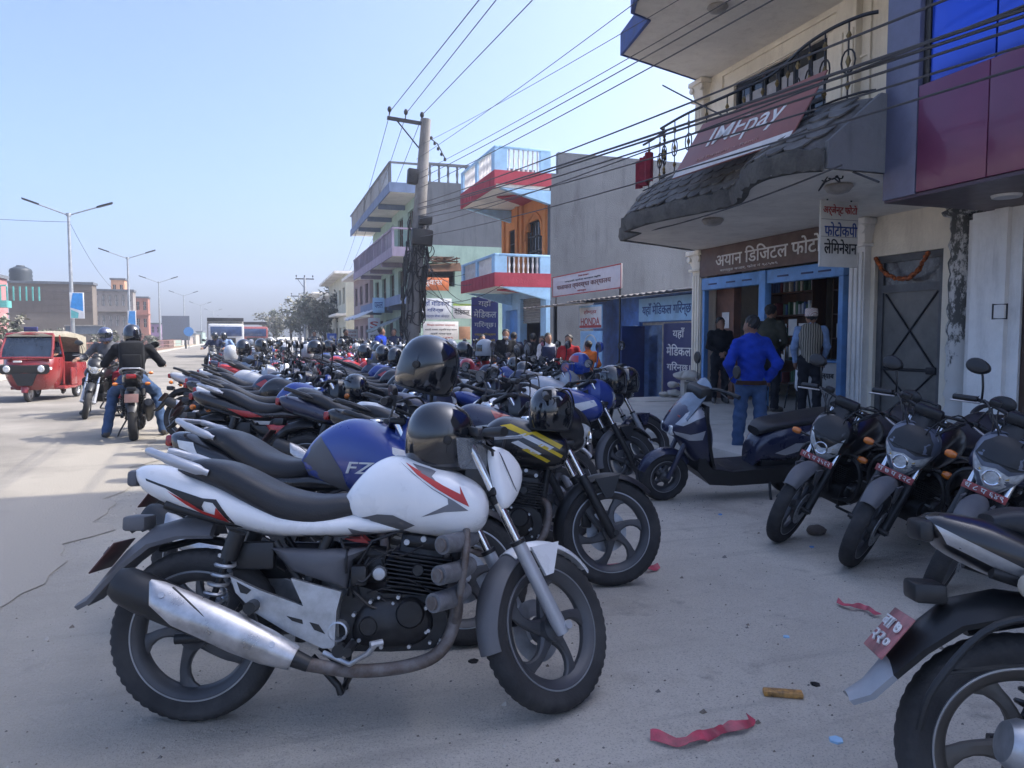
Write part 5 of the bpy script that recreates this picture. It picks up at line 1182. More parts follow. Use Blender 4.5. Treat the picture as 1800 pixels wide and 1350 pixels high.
# ------------------------------------------------------------------ plain buildings further along and over the road
def house(u0, u1, vt, Y, depth, m_, label, face_x=None, wins=2, floors=2, roof=None, wm=M_GLASSD, grp=None):
    x0, x1 = onY(u0, 592, Y).x, onY(u1, 592, Y).x; zt = onY((u0 + u1) / 2, vt, Y).z
    o = empty('house', ((x0 + x1) / 2, Y, 0), label=label, cat='building', group=grp); T = Matrix.Translation((-(x0 + x1) / 2, -Y, 0)); hs = []; fh = zt / floors
    for f in range(floors):
        for k in range(wins):
            w_ = (x1 - x0) / wins; hs.append((x0 + w_ * (k + .28), x0 + w_ * (k + .72), f * fh + fh * (.3 if f else .02), f * fh + fh * .8))
    b = MB(); wall(b, 'y', Y, x0, x1, -.6, zt, hs, .3); b.box((x0, Y + .302, -.6), (x0 + .25, Y + depth, zt)); b.box((x1 - .25, Y + .302, -.6), (x1, Y + depth, zt)); b.box((x0 + .25, Y + .302, zt - .3), (x1 - .25, Y + depth, zt - .1)); b.box((x0 - .25, Y - .35, fh * (floors - 1) + .0), (x1 + .25, Y - .002, fh * (floors - 1) + .14)); b.xf(T).build('wall', m_, o)
    for (a0, a1, z0, z1) in hs:
        b = MB(); b.box((a0, Y + .15, z0), (a1, Y + .17, z1)); b.box((a0, Y + .1, (z0 + z1) / 2), (a1, Y + .148, (z0 + z1) / 2 + .06), 1); b.box(((a0 + a1) / 2 - .03, Y + .1, z0), ((a0 + a1) / 2 + .03, Y + .148, z1), 1); b.xf(T).build('window', [wm, M_SHUT], o)
    b = MB(); b.box((x0 - .1, Y - .1, zt), (x1 + .1, Y + depth, zt + .18)); b.xf(T).build('roof', roof or M_CONC, o)
    return o, x0, x1, zt, T
P_ = lambda n, c, **k: plaster(n, c, tuple(q * .5 for q in c), .4, .3, **k)
# right-hand row beyond the mint building
for (x0, y0, y1, z, m_, lab) in ((6.6, 49, 58, 5.6, P_('brown_mauve', (.33, .26, .27)), 'brown mauve two storey house next along from the mint building'), (6.2, 60, 76, 6.4, P_('white_yellow', (.66, .64, .50)), 'pale yellow and white house in the distance past the brown mauve one'), (6.8, 78, 96, 5.6, P_('far_grey', (.45, .46, .48)), 'grey house far down the right-hand side of the street'), (6.9, 99, 130, 7.0, P_('far_cream', (.58, .55, .48)), 'farthest cream house along the right-hand side of the street')):
    o = empty('house', (x0, y0, 0), label=lab, cat='building'); T = Matrix.Translation((-x0, -y0, 0)); n = int((y1 - y0) / 3); st_ = (y1 - y0) / n
    hs = [(y0 + st_ * (k + .25), y0 + st_ * (k + .75), f * z / 2 + (.9 if f else .0), f * z / 2 + 2.2) for k in range(n) for f in (0, 1)]
    b = MB(); wall(b, 'x', x0, y0, y1, -.6, z, hs, .3); b.box((x0 + .302, y0, -.6), (x0 + 9, y0 + .3, z)); b.box((x0 + .302, y1 - .3, -.6), (x0 + 9, y1, z)); b.xf(T).build('wall', m_, o)
    b = MB(); b.box((x0 - .9, y0 - .2, z), (x0 + 9, y1 + .1, z + .2)); b.box((x0 - .8, y0 - .1, z / 2 - .1), (x0 - .002, y1, z / 2 + .08)); b.xf(T).build('roof', M_SOFFIT, o)
    for h in hs: b = MB(); b.box((x0 + .12, h[0], h[2]), (x0 + .15, h[1], h[3])); b.xf(T).build('window', M_GLASSD, o)
# roadside signs and shop fronts under the mint building
pxb('logo_sign', 647, 559, 669, 618, 40, M_WSIGN, [('S', 0, .30, .2, .7, M_RTEXT, .05), ('बाइक', 0, -.05, .1, .7, M_KTEXT, .02), ('सिर्वस', 0, -.25, .14, .8, M_BTEXT, .03)], 'white standing sign with a red S emblem and blue words under the mint building')
pxb('pillar_sign', 609, 579, 629, 618, 46, M_PAPER, [(t, 0, .38 - k * .16, .09, .8, mat('brick_red_lettering', (.38, .10, .05), .6), .03) for k, t in enumerate(('औषिध', 'पसल', 'फलफूल', 'खाजा', 'चना', 'िचया'))], 'white sign covered in brick red words further along than the S emblem sign')
pxb('blue_road_sign', 575, 586, 592, 606, 52, mat('road_sign_blue', (.04, .11, .42), .4), [('बस', 0, .15, .25, .5, M_WTEXT, .02), ('िबसौनी', 0, -.2, .25, .7, M_WTEXT, .02)], 'small blue road sign with white letters in front of the far trees')
pxb('shop_awning_sign', 655, 523, 676, 550, 37, M_LBLUE, [('पसल', 0, 0, .4, .7, M_BTEXT, .02)], 'pale blue shop sign hanging beside the white awning of the mint building')
for (y0, y1, z, m_, lab) in ((40, 46.5, 3.3, M_WSIGN, 'faded white cloth awning sloping over the far shops of the mint building'), (34.2, 36.6, 2.55, mat('green_grey_awning', (.20, .25, .25), .7, var=.2), 'low green grey awning over the nearest shop door of the mint building')):
    b = MB(); rings = []
    for k in range(15): y = y0 + (y1 - y0) * k / 14; sg_ = .06 * math.sin(k * 1.7); rings.append([(4.7, y, z - .9 + sg_), (6.68, y, z), (6.68, y, z + .03), (4.7, y, z - .87 + sg_)])
    b.loft(rings); tag(b.build('awning', m_), lab, 'awning')
# over the road
o, x0, x1, zt, T = house(18, 165, 499, 62, 1.5, P_('brick_grey', (.17, .145, .125)), 'long dark grey slatted building with a black water tank across the road', wins=0, floors=1)
b = MB()
for k in range(24): z = 3.2 + k * (zt - 3.6) / 24; b.add([(x0, 61.96, z), (x1, 61.96, z + .12 * math.sin(k)), (x1, 61.99, z + .11 + .12 * math.sin(k)), (x0, 61.99, z + .11)], [(0, 1, 2, 3)])
b.xf(T).build('slatted_screen', plaster('brown_slat', (.13, .11, .10)), o)
c0 = onY(37, 492, 66); tk = MB(); tk.lathe([(0, 0), (.75, 0), (.78, .1), (.74, .2), (.78, .35), (.74, .5), (.78, .65), (.74, .8), (.78, .95), (.70, 1.15), (.3, 1.35), (.28, 1.42), (0, 1.42)], (c0.x, 66, zt + .18), 'z', 20); tag(tk.build('water_tank', mat('black_tank', (.03, .04, .05), .5)), 'black water tank on the roof of the long grey slatted building', 'water tank')
house(166, 236, 512, 74, 1.5, P_('beige_grey', (.26, .235, .22)), 'grey house with pale windows right of the slatted building', wins=6, floors=3, wm=M_PAPER)
house(198, 222, 492, 86, 1.5, P_('salmon', (.55, .30, .18)), 'salmon topped house rising behind the grey house over the road', wins=2, floors=3)
house(238, 262, 524, 92, 1.5, P_('brick_red', (.34, .16, .12)), 'brick red narrow house over the road behind the second lamp', wins=2, floors=3)
house(264, 284, 570, 100, 1.5, P_('lilac', (.30, .20, .32)), 'small lilac house over the road beside the brick red one', wins=2, floors=2)
house(-120, -12, 484, 44, 2.5, P_('pink_teal', (.42, .20, .20)), 'pink house with a turquoise balcony at the left edge', wins=3, floors=2)
a, c = onY(-80, 527, 43.4), onY(14, 537, 43.4); b = MB(); b.box((a.x, 43.2, c.z - .1), (c.x, 43.98, a.z)); 
for k in range(14): b.box((a.x + k * .28, 43.22, a.z), (a.x + k * .28 + .06, 43.28, a.z + .7))
b.box((a.x, 43.2, a.z + .7), (c.x, 43.3, a.z + .78)); tag(b.build('turquoise_balcony', mat('turquoise', (.12, .42, .38), .6)), 'turquoise balcony jutting from the pink house at the left edge', 'balcony')
for k in range(7):
    u = 285 + k * 12; house(u, u + 11, 588 - (k % 3) * 6 + k * 1.5, 105 + k * 9, 8, P_('hut_%d' % k, [(.40, .36, .30), (.26, .34, .30), (.45, .42, .40), (.32, .27, .24)][k % 4]), 'low roadside hut in the far row beyond the median fence', wins=1, floors=1, grp='huts across the road')
a, c = onY(284, 555, 96), onY(334, 598, 96); bb = empty('billboard', ((a.x + c.x) / 2, 96, 0), label='big dark slate billboard on posts above the far roadside huts', cat='billboard'); T = Matrix.Translation((-(a.x + c.x) / 2, -96, 0)); b = MB(); b.box((a.x, 96, c.z), (c.x, 96.2, a.z)); b.xf(T).build('panel', mat('slate_board', (.10, .12, .16), .6), bb); b = MB()
for x in (a.x + .5, c.x - .6): b.box((x, 96.2, 0), (x + .2, 96.4, a.z))
b.xf(T).build('post', M_IRON, bb)
a, c = onY(115, 573, 44), onY(183, 587, 44); bb = empty('roadside_sign_frame', ((a.x + c.x) / 2, 44, 0), label='long low grey sign frame on posts behind the white rider helmet', cat='sign'); T = Matrix.Translation((-(a.x + c.x) / 2, -44, 0)); b = MB(); b.box((a.x, 44, c.z), (c.x, 44.1, a.z)); b.xf(T).build('panel', mat('slate_board2', (.14, .17, .21), .6), bb); b = MB()
for x in (a.x, c.x - .12): b.box((x, 44.1, 0), (x + .12, 44.2, a.z))
b.box((a.x - .05, 43.97, a.z), (c.x + .05, 44.12, a.z + .06)); b.xf(T).build('frame', M_SHUT, bb)

# ------------------------------------------------------------------ street lamps down the median
M_GALV = mat('galvanised', (.36, .38, .40), .45, .6, var=.12)
def street_lamp(x, y, h, label, ad=None, grp='street lamps along the median'):
    o = empty('street_lamp', (x, y, 0), label=label, cat='street lamp', group=grp)
    b = MB(); b.tube([(0, 0, 0), (0, 0, h * .5), (0, 0, h)], [.12, .095, .07], 10); b.cyl((0, 0, h - .1), (0, 0, h + .06), .12, 10); b.build('pole', M_GALV, o)
    for sg in (-1, 1):
        b = MB(); b.tube([(0, 0, h - .05), (sg * .9, 0, h + .28), (sg * 1.75, 0, h + .58)], .035, 6); a_ = b.build('arm', M_GALV, o)
        b = MB(); b.loft([[(sg * (1.3 + t * .75), y_ * w, h + .44 + t * .26 + z_ * .05) for y_, z_ in ((-1, -1), (1, -1), (1, .6), (.5, 1), (-.5, 1), (-1, .6))] for t, w in ((0, .05), (.25, .12), (.8, .12), (1, .06))]); b.build('lamp_head', M_IRON, a_)
    return o
LAMPS = [(130, 380), (230, 455), (283, 497), (326, 520), (355, 537), (377, 548), (395, 558), (405, 563), (413, 567)]
for i, (u, v) in enumerate(LAMPS):
    D = (7.7 - CAM_H) * FPX / (592 - v); p = far(u, D)
    lab = ['tall double armed street lamp nearest the red auto rickshaw', 'second street lamp in line, above the rider in black', 'third street lamp in line, rising left of the slate billboard', 'fourth street lamp in line, rising from behind the slate billboard', 'fifth street lamp in line, just right of the slate billboard'][i] if i < 5 else 'small far street lamp near the end of the row above the lorries'
    street_lamp(p.x, p.y, 7.7, lab)
    if i < 2:
        q = onY((122, 224)[i], (514, 546)[i], p.y - .2), onY((149, 240)[i], (560, 583)[i], p.y - .2); w_, h_ = q[1].x - q[0].x, q[0].z - q[1].z
        def swoosh(root, M, w_=w_, h_=h_):
            b = MB(); b.add([(-w_ * .28, h_ * .48, .002), (w_ * .42, h_ * .48, .002), (w_ * .42, -h_ * .22, .002), (-w_ * .48, -h_ * .08, .002)], [(0, 3, 2, 1)], 0, M); b.add([(-w_ * .44, -h_ * .16, .002), (w_ * .1, -h_ * .28, .002), (w_ * .05, -h_ * .48, .002), (-w_ * .44, -h_ * .48, .002)], [(0, 3, 2, 1)], 1, M); b.build('printed_shape', [mat('advert_blue', (.03, .25, .62), .4), mat('advert_teal', (.10, .40, .42), .4)], root)
        board('lamp_post_banner', ((q[0].x + q[1].x) / 2, p.y - .22, (q[0].z + q[1].z) / 2), FY_, w_, h_, M_WSIGN, [], ['blue and white advert board on the nearest street lamp post', 'blue and white advert board on the second street lamp post'][i], 'sign', extra=swoosh)
a = far(333, 88, 1.42 + (592 - 583) * 88 / 1300); b = MB(); b.lathe([(0, -.02), (.55, -.02), (.55, .02), (0, .02)], (0, 0, 0), 'y', 24); rs_ = b.build('round_road_sign', mat('road_sign_blue2', (.04, .22, .55), .4)); rs_.location = a; tag(rs_, 'round blue road sign past the second lamp post', 'sign'); b = MB(); b.cyl((0, .05, -a.z), (0, .05, .4), .04, 6); b.build('post', M_GALV, rs_)
# median fence, verge plants, far trees
fo = empty('median_fence', (-9.3, 40, .12), label='reddish brown railing running along the sandy median', cat='fence'); b = MB()
for k in range(90): x = -9.3 - (k * .6 / 60) * .9; b.box((x - .02, k * .62, 0), (x + .02, k * .62 + .07, 1.0))
b.build('lattice', mat('rust_red', (.28, .13, .10), .7, var=.3), fo); b = MB()
for z in (.15, .5, .92): b.loft([[(-9.3 + 9.3 * 0 + dx, y, z + dz) for dx, dz in ((-.02, 0), (.02, 0), (.02, .05), (-.02, .05))] for y in (0, 56)])
b.build('rail', MATS['rust_red'], fo)
for ch in children(fo): 
    if ch.data.name.startswith('lattice'): ch.location = (9.3, 0, 0)
    else: ch.location = (9.3, 0, 0)
M_LEAF = [mat('leaf_%d' % i, c, .6, var=.35, scale=3, dust=.12, dustcol=(.25, .24, .18)) for i, c in enumerate(((.11, .135, .09), (.15, .165, .115), (.20, .205, .15), (.26, .25, .20)))]  # leaf colours lightened for settled dust and for distant haze
M_BARK = mat('bark', (.12, .095, .07), .9, var=.3, scale=8, stretch=(3, 3, .6), bump=.5)
def tree(x, y, h, r, label, n=2600, leaf=.16, sparse=.0, grp=None, name='tree'):
    o = empty(name, (x, y, gz(x, y)), label=label, cat='tree' if name == 'tree' else 'plant', group=grp); rnd = random.Random(int(x * 100 + y * 7))
    b = MB(); tips = []
    b.tube([(0, 0, 0), (.04 * h * .2, 0, h * .25), (-.02 * h, .02 * h, h * .5)], [h * .028, h * .022, h * .016], 8)
    for k in range(9):
        a = rnd.uniform(0, 6.28); z0 = h * rnd.uniform(.25, .5); p0 = Vector((0, 0, z0)); p2 = Vector((math.cos(a) * r * rnd.uniform(.4, .85), math.sin(a) * r * rnd.uniform(.4, .85), h * rnd.uniform(.55, .95))); p1 = p0.lerp(p2, .5) + Vector((rnd.uniform(-.1, .1), rnd.uniform(-.1, .1), -.08)) * r
        b.tube(catmull([p0, p1, p2], 3), [h * .013 - h * .0016 * i for i in range(7)], 5); tips += [p2, p0.lerp(p2, .7), p1]
    b.build('trunk', M_BARK, o)
    cl = [(t + Vector((rnd.gauss(0, .12), rnd.gauss(0, .12), rnd.gauss(0, .1))) * r, r * rnd.uniform(.14, .34), rnd.randrange(4)) for t in tips for _ in range(2)]
    b = MB()
    for i in range(n):
        c, cr, mi = rnd.choice(cl); d = Vector((rnd.gauss(0, 1), rnd.gauss(0, 1), rnd.gauss(0, .8))).normalized() * cr * rnd.random() ** .45; p = c + d; s = leaf * rnd.uniform(.5, 1.3)
        u_ = Vector((rnd.gauss(0, 1), rnd.gauss(0, 1), rnd.gauss(0, .6))).normalized(); w_ = u_.orthogonal().normalized(); w_ = w_ * math.cos(i) + u_.cross(w_) * math.sin(i)
        b.add([p - u_ * s, p + w_ * s * .45, p + u_ * s, p - w_ * s * .45], [(0, 1, 2, 3)], (mi + (i % 7 == 0)) % 4)
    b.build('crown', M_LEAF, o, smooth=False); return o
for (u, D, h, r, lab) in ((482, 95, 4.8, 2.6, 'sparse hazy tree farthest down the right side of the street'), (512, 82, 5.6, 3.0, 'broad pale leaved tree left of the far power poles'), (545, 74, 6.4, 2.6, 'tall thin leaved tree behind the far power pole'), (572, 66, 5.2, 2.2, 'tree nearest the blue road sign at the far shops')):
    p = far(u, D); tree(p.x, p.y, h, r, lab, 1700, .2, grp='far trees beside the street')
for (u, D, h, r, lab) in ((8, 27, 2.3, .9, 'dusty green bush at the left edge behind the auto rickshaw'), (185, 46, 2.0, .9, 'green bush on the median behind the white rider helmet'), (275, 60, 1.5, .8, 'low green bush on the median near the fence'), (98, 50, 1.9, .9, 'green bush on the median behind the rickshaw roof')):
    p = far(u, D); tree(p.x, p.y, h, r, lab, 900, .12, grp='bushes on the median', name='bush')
# ------------------------------------------------------------------ power poles and cables
def utility_pole(x, y, h, label, arm=1.35, lean=0, near=False):
    o = empty('utility_pole', (x, y, gz(x, y)), (R(lean * .3), R(lean), 0), label, 'utility pole', None); b = MB()
    k_ = 1.45 if near else 1; b.tube([(0, 0, -.2), (0, 0, h * .55), (0, 0, h)], [.20 * k_, .165 * k_, .115 * k_], 10); pm_ = b.build('pole', plaster('pole_concrete', (.24, .23, .22), (.03, .03, .03), .9, 2.2) if near else M_GALV, o)
    b = MB(); b.box((-arm, -.05, h - .22), (.1 if near else arm, .05, h - .11)); b.tube([(-arm * .75, 0, h - .2), (0, 0, h - 1.15)], .025, 6); b.build('crossarm', M_IRON, o)
    for k in range(3):
        x_ = -arm + .06 + k * arm * .42 if near else (-arm + .1, 0, arm - .1)[k]; b = MB(); b.lathe([(.015, h - .11), (.02, h + .02), (.06, h + .06), (.075, h + .12), (.05, h + .2), (0, h + .23)], (x_, 0, 0), 'z', 10); b.build('insulator', M_IRON, o)
    if near:
        b = MB(); rnd = random.Random(5)
        for k in range(26):
            a0 = rnd.uniform(0, 6.28); z0 = rnd.uniform(3.6, 5.6); pts = []
            for q in range(9): z = z0 - q * rnd.uniform(.18, .5); a0 += rnd.uniform(-.5, .7); r_ = .27 + rnd.uniform(0, .18); pts.append((math.cos(a0) * r_, math.sin(a0) * r_, max(.2, z)))
            b.tube(catmull(pts, 3), rnd.uniform(.014, .036), 5)
        for k in range(10):
            z = rnd.uniform(1.8, 5.4); R_ = rnd.uniform(.12, .26); c = Vector((rnd.uniform(-.25, .3), -.32, z)); b.tube([c + Vector((R_ * math.cos(t * .524), .05 * math.sin(t), R_ * math.sin(t * .524))) for t in range(12)], .016, 5, closed=True)
        b.rbox((-.30, -.5, 4.5), (.42, -.22, 5.05), .06); b.rbox((-.1, -.5, 5.2), (.36, -.2, 5.5), .06); b.build('cable_bundle', M_CABLE, o)
        b = MB(); b.rbox((-.5, -.16, 6.55), (-.14, .16, 7.05), .04); b.tube([(.1, 0, 8.2), (.45, 0, 8.0), (.75, .1, 7.6)], .02, 5)
        for k in range(5): b.lathe([(0, 0), (.05, .02), (.05, .1), (0, .14)], (.22 + k * .13, 0, 8.1 - k * .16), 'z', 8)
        b.build('fuse_box', M_IRON, o)
    return o
PX, PY = 5.0, 25.2
utility_pole(PX - .32, PY, 8.75, 'thick concrete power pole wrapped in cable coils beside the orange building', 1.3, 4.2, True)
p = far(538, 75); utility_pole(p.x, p.y, 7.4, 'thin far power pole with a straight crossarm above the trees', .9); p = far(528, 92); utility_pole(p.x, p.y, 6.6, 'farthest short power pole left of the other far pole', 1.0)
M_WIRE = mat('overhead_wire', (.05, .05, .055), .6)
def cable(a, c, r, sag, label='black overhead cable strung from the thick power pole past the cream building', grp='overhead cables', ext=.0):
    a, c = Vector(a), Vector(c); c = a + (c - a) * (1 + ext); n = 22; b = MB()
    b.tube([a.lerp(c, i / n) - Vector((0, 0, sag * 4 * (i / n) * (1 - i / n))) for i in range(n + 1)], r, 5); return tag(b.build('overhead_cable', M_WIRE), label, 'cable', grp)
top = Vector((PX, PY, 8.9))
for k, (u, X) in enumerate(((842, 4.08), (872, 4.6), (936, 5.15))):
    q = onX(u, 0, X); s_ = Vector((PX - .84 + k * .55, PY, 8.95)); cable(s_, q, .012, .0, 'thin bare power line running overhead from the pole crossarm', 'bare power lines', .9)
    p = far((600, 610, 622)[k], 75, 7.4); cable(s_, p, .012, .5, 'thin bare power line running from the crossarm down the street', 'bare power lines down the street')
# heavy cable bundles that cross in front of the cream building
for (z0, u1, v1, X1, r, sg) in ((5.9, 1556, 18, 5.0, .012, .15), (5.75, 1800, -8, 4.9, .016, .12), (5.7, 1800, 4, 4.92, .014, .12), (5.5, 1800, 18, 4.95, .012, .14), (5.4, 1800, 40, 4.95, .010, .2), (4.8, 1800, 66, 4.85, .010, .25), (5.1, 1560, 70, 4.9, .009, .2), (6.4, 1330, 0, 5.0, .009, .12), (6.7, 1290, 0, 5.05, .009, .1), (6.9, 1262, 0, 5.0, .007, .1), (7.4, 1110, 0, 5.1, .007, .1), (7.8, 1125, 30, 5.2, .006, .1)):
    cable((PX, PY - .1, z0), onX(u1, v1, X1), r, sg, ext=.35)
for (a, c, r, sg, lab) in (((6.35, 12.6, 3.3), onX(1480, 290, 5.5), .010, .10, 'thin wire looping under the tiled awning to the cable tangle'), (onX(1165, 150, 6.3), onX(1545, 320, 6.0), .012, .05, 'black stay wire slanting across the tiled awning')):
    cable(a, c, r, sg, lab, None)
cable(far(133, 38.4, 7.3), far(-300, 34, 7.6), .012, .2, 'thin wire leaving the nearest street lamp to the left', None); cable(far(133, 38.4, 7.2), far(215, 58, 4.8), .010, .6, 'thin slack wire hanging from the nearest street lamp', None)
for k in range(7): cable((PX + .1, PY, 4.9 - k * .35), onY(800 + 14 * k, 560 - 30 * (k % 4), 21.9 + 4 * (k % 2)), .010, .35, 'thin drop wire from the cable coils to the orange building', 'drop wires at the pole')
# ------------------------------------------------------------------ people: one continuous body surface from blended limbs
def surface(f, lo, hi, h):
    """surface nets over a distance function; returns verts, quads"""
    lo = np.array(lo, float); n = np.ceil((np.array(hi) - lo) / h).astype(int) + 1
    X, Y, Z = np.meshgrid(*[lo[i] + h * np.arange(n[i]) for i in range(3)], indexing='ij')
    F = f(np.stack([X, Y, Z], -1)); S = F < 0
    c = np.zeros(tuple(n - 1), int); pos = np.zeros((*(n - 1), 3)); cnt = np.zeros(tuple(n - 1))
    offs = [(i, j, k) for i in (0, 1) for j in (0, 1) for k in (0, 1)]
    sl = lambda o: tuple(slice(o[d], n[d] - 1 + o[d]) for d in range(3))
    for a in offs:
        for d in range(3):
            if a[d] == 0:
                b_ = tuple(a[e] + (e == d) for e in range(3)); fa, fb = F[sl(a)], F[sl(b_)]; m = (fa < 0) != (fb < 0)
                t = np.where(m, fa / np.where(m, fa - fb, 1), 0)
                for e in range(3): pos[..., e] += np.where(m, a[e] + (t if e == d else 0), 0)
                cnt += m
    act = cnt > 0; idx = -np.ones(act.shape, int); idx[act] = np.arange(act.sum())
    ii = np.stack(np.nonzero(act), -1); V = lo + h * (ii + pos[act] / cnt[act][:, None]); Q = []
    for d in range(3):
        e1, e2 = (d + 1) % 3, (d + 2) % 3
        a = [slice(None)] * 3; b_ = [slice(None)] * 3; a[d] = slice(0, n[d] - 1); b_[d] = slice(1, n[d])
        for e in (e1, e2): a[e] = b_[e] = slice(1, n[e] - 1)
        s0, s1 = S[tuple(a)], S[tuple(b_)]; ch = np.argwhere(s0 != s1)
        if not len(ch): continue
        g_ = ch.copy(); g_[:, e1] += 1; g_[:, e2] += 1
        def cell(d1, d2): q = g_.copy(); q[:, e1] -= d1; q[:, e2] -= d2; return idx[q[:, 0], q[:, 1], q[:, 2]]
        q = np.stack([cell(1, 1), cell(0, 1), cell(0, 0), cell(1, 0)], -1); fl = s0[ch[:, 0], ch[:, 1], ch[:, 2]]
        q[~fl] = q[~fl][:, ::-1]; Q.append(q)
    return V, np.concatenate(Q)

def cone(P, a, b_, r1, r2):
    a, b_ = np.array(a, float), np.array(b_, float); d = b_ - a; t = np.clip(((P - a) @ d) / max(1e-9, d @ d), 0, 1)
    return np.linalg.norm(P - a - t[..., None] * d, axis=-1) - (r1 + (r2 - r1) * t)
def ell(P, c, r):
    r = np.array(r); q = (P - np.array(c)) / r; k = np.linalg.norm(q, axis=-1); return (k - 1) * r.min()
def smin(a, b_, k): h = np.clip(.5 + .5 * (b_ - a) / k, 0, 1); return b_ + (a - b_) * h - k * h * (1 - h)

M_SKIN = mat('skin', (.26, .135, .085), .55, var=.10, scale=7); M_HAIR = mat('black_hair', (.010, .009, .009), .5, var=.3, scale=30, bump=.4, bscale=90); M_SHOE = mat('dark_shoe', (.03, .028, .028), .5, dust=.2)
def cloth(name, col, **k): return mat(name, col, .85, var=k.pop('var', .16), scale=9, bump=.25, bscale=14, spec=.2, **k)
STAND = dict(pel=(0, 0, .93), che=(.0, 0, 1.26), nek=(0, 0, 1.44), hea=(.015, 0, 1.585), sho=(0, .185, 1.40), elb=(-.03, .235, 1.12), wri=(.05, .235, .88), hip=(0, .09, .92), kne=(.015, .105, .50), ank=(-.02, .11, .085), toe=(.15, .13, .035))
def pose(**k):
    p = {}
    for n, v in STAND.items():
        if n in ('pel', 'che', 'nek', 'hea'): p[n] = Vector(k.get(n, v))
        else:
            for s, sg in (('L', 1), ('R', -1)):
                q = k.get(n + s, k.get(n, None)); q = v if q is None else q
                p[n + s] = Vector((q[0], abs(q[1]) * sg if (n + s) not in k else q[1], q[2]))
    return p
def person(p, x, y, head, label, shirt, trousers, look=0, res=.022, scale=1.0, z=None, hair=True, group=None, build=1.0, sleeves=True, skirt=False, loose=0.0):
    A = lambda v: np.array(v, float); hv = p['hea']; lk = Matrix.Rotation(R(look), 3, 'Z'); F3 = lk @ Vector((1, 0, 0)); L3 = lk @ Vector((0, 1, 0))
    def groups(P):
        w = .010 * np.sin(P[..., 2] * 38 + P[..., 0] * 21) * np.sin(P[..., 1] * 27 + P[..., 2] * 9) + .007 * np.sin(P[..., 2] * 61 - P[..., 1] * 33 + 4 * np.sin(P[..., 0] * 17))
        t = smin(cone(P, p['pel'], p['che'], .125 * build, .135 * build), ell(P, A(p['che']) + (0, 0, .04), (.125 * build, .185 * build, .20)), .06)
        t = smin(t, cone(P, (p['shoL'] + p['shoR']) / 2, p['nek'] + Vector((0, 0, -.03)), .09, .06), .06); arm = None
        for s in 'LR':
            a = smin(cone(P, p['sho' + s], p['elb' + s], .066 * build, .052), cone(P, p['elb' + s], p['wri' + s], .052, .038), .03)
            t = smin(t, a, .045)
        shirt_ = t + w * (.5 + 14 * loose) - loose
        if loose: shirt_ = np.maximum(smin(shirt_, cone(P, p['pel'] + Vector((0, 0, -.01)), p['che'], .150 * build, .14 * build) + w * .8, .05), p['pel'].z - .03 - P[..., 2] + .01 * np.sin(P[..., 0] * 30 + P[..., 1] * 22))
        lg = ell(P, A(p['pel']) + (0, 0, -.02), (.125 * build, .16 * build, .13))
        for s in 'LR':
            a = smin(cone(P, p['hip' + s], p['kne' + s], .096 * build, .074), cone(P, p['kne' + s], p['ank' + s], .075, .064), .03); lg = smin(lg, a, .05)
        if skirt: lg = smin(lg, cone(P, p['pel'], (p['ankL'] + p['ankR']) / 2 + Vector((0, 0, .2)), .16, .22), .08)
        lg = lg + w * .6
        sh = None
        for s in 'LR': a = smin(cone(P, p['ank' + s], p['toe' + s], .05, .04), cone(P, p['ank' + s] - Vector((.03, 0, .03)), p['toe' + s], .045, .035), .02); sh = a if sh is None else np.minimum(sh, a)
        sk = cone(P, p['nek'] - Vector((0, 0, .06)), hv - Vector((0, 0, .02)), .056, .054)
        hd = smin(ell(P, A(hv) + (-.005, 0, .03), (.098, .080, .098)), cone(P, hv + F3 * .03 - Vector((0, 0, .02)), hv + F3 * .062 - Vector((0, 0, .088)), .066, .036), .04)
        hd = smin(hd, cone(P, hv + F3 * .092 + Vector((0, 0, .012)), hv + F3 * .112 - Vector((0, 0, .028)), .010, .017), .015)
        for sg in (-1, 1): hd = smin(hd, ell(P, A(hv + L3 * sg * .082 - Vector((0, 0, .008))), (.018, .012, .030)), .012)
        sk = smin(sk, hd, .03)
        for s in 'LR':
            d = (p['wri' + s] - p['elb' + s]).normalized(); sk = np.minimum(sk, smin(cone(P, p['wri' + s], p['wri' + s] + d * .02, .034, .036), ell(P, A(p['wri' + s] + d * .075), (.042, .034, .042)), .02))
        return np.stack([shirt_, lg, sk, sh], -1)
    pts = [v for v in p.values()]; lo = [min(v[i] for v in pts) - .22 for i in range(3)]; hi = [max(v[i] for v in pts) + .22 for i in range(3)]
    def f(P):
        g_ = groups(P); d = smin(g_[..., 0], g_[..., 1], .03); d = smin(d, g_[..., 3], .02); return smin(d, g_[..., 2], .015)
    V, Q = surface(f, lo, hi, res); gi = np.argmin(groups(V), -1); fm = [int(np.bincount(gi[list(q)], minlength=4).argmax()) for q in Q]
    b = MB(); b.v = [tuple(v) for v in V]; b.f = [tuple(int(i) for i in q) for q in Q]; b.m = fm
    for s, sg in (('L', 1), ('R', -1)):                 # five fingers that leave the palm
        w_, d = p['wri' + s], (p['wri' + s] - p['elb' + s]).normalized(); sd = d.cross(Vector((0, 0, 1))) if abs(d.z) < .8 else Vector((1, 0, 0)); sd = (sd - d * sd.dot(d)).normalized(); nn = d.cross(sd)
        for k in range(5):
            if k < 4: o0 = w_ + d * .10 + sd * (.027 - .018 * k); ln_ = (.07, .078, .072, .058)[k]; b.tube([o0, o0 + d * ln_ * .45 + nn * .006, o0 + d * ln_ * .8 + nn * .022, o0 + d * ln_ + nn * .040], [.0095, .009, .008, .006], 6, 2)
            else: o0 = w_ + d * .045 + sd * .034; b.tube([o0, o0 + d * .03 + sd * .018 + nn * .012, o0 + d * .06 + sd * .02 + nn * .03], [.011, .010, .007], 6, 2)
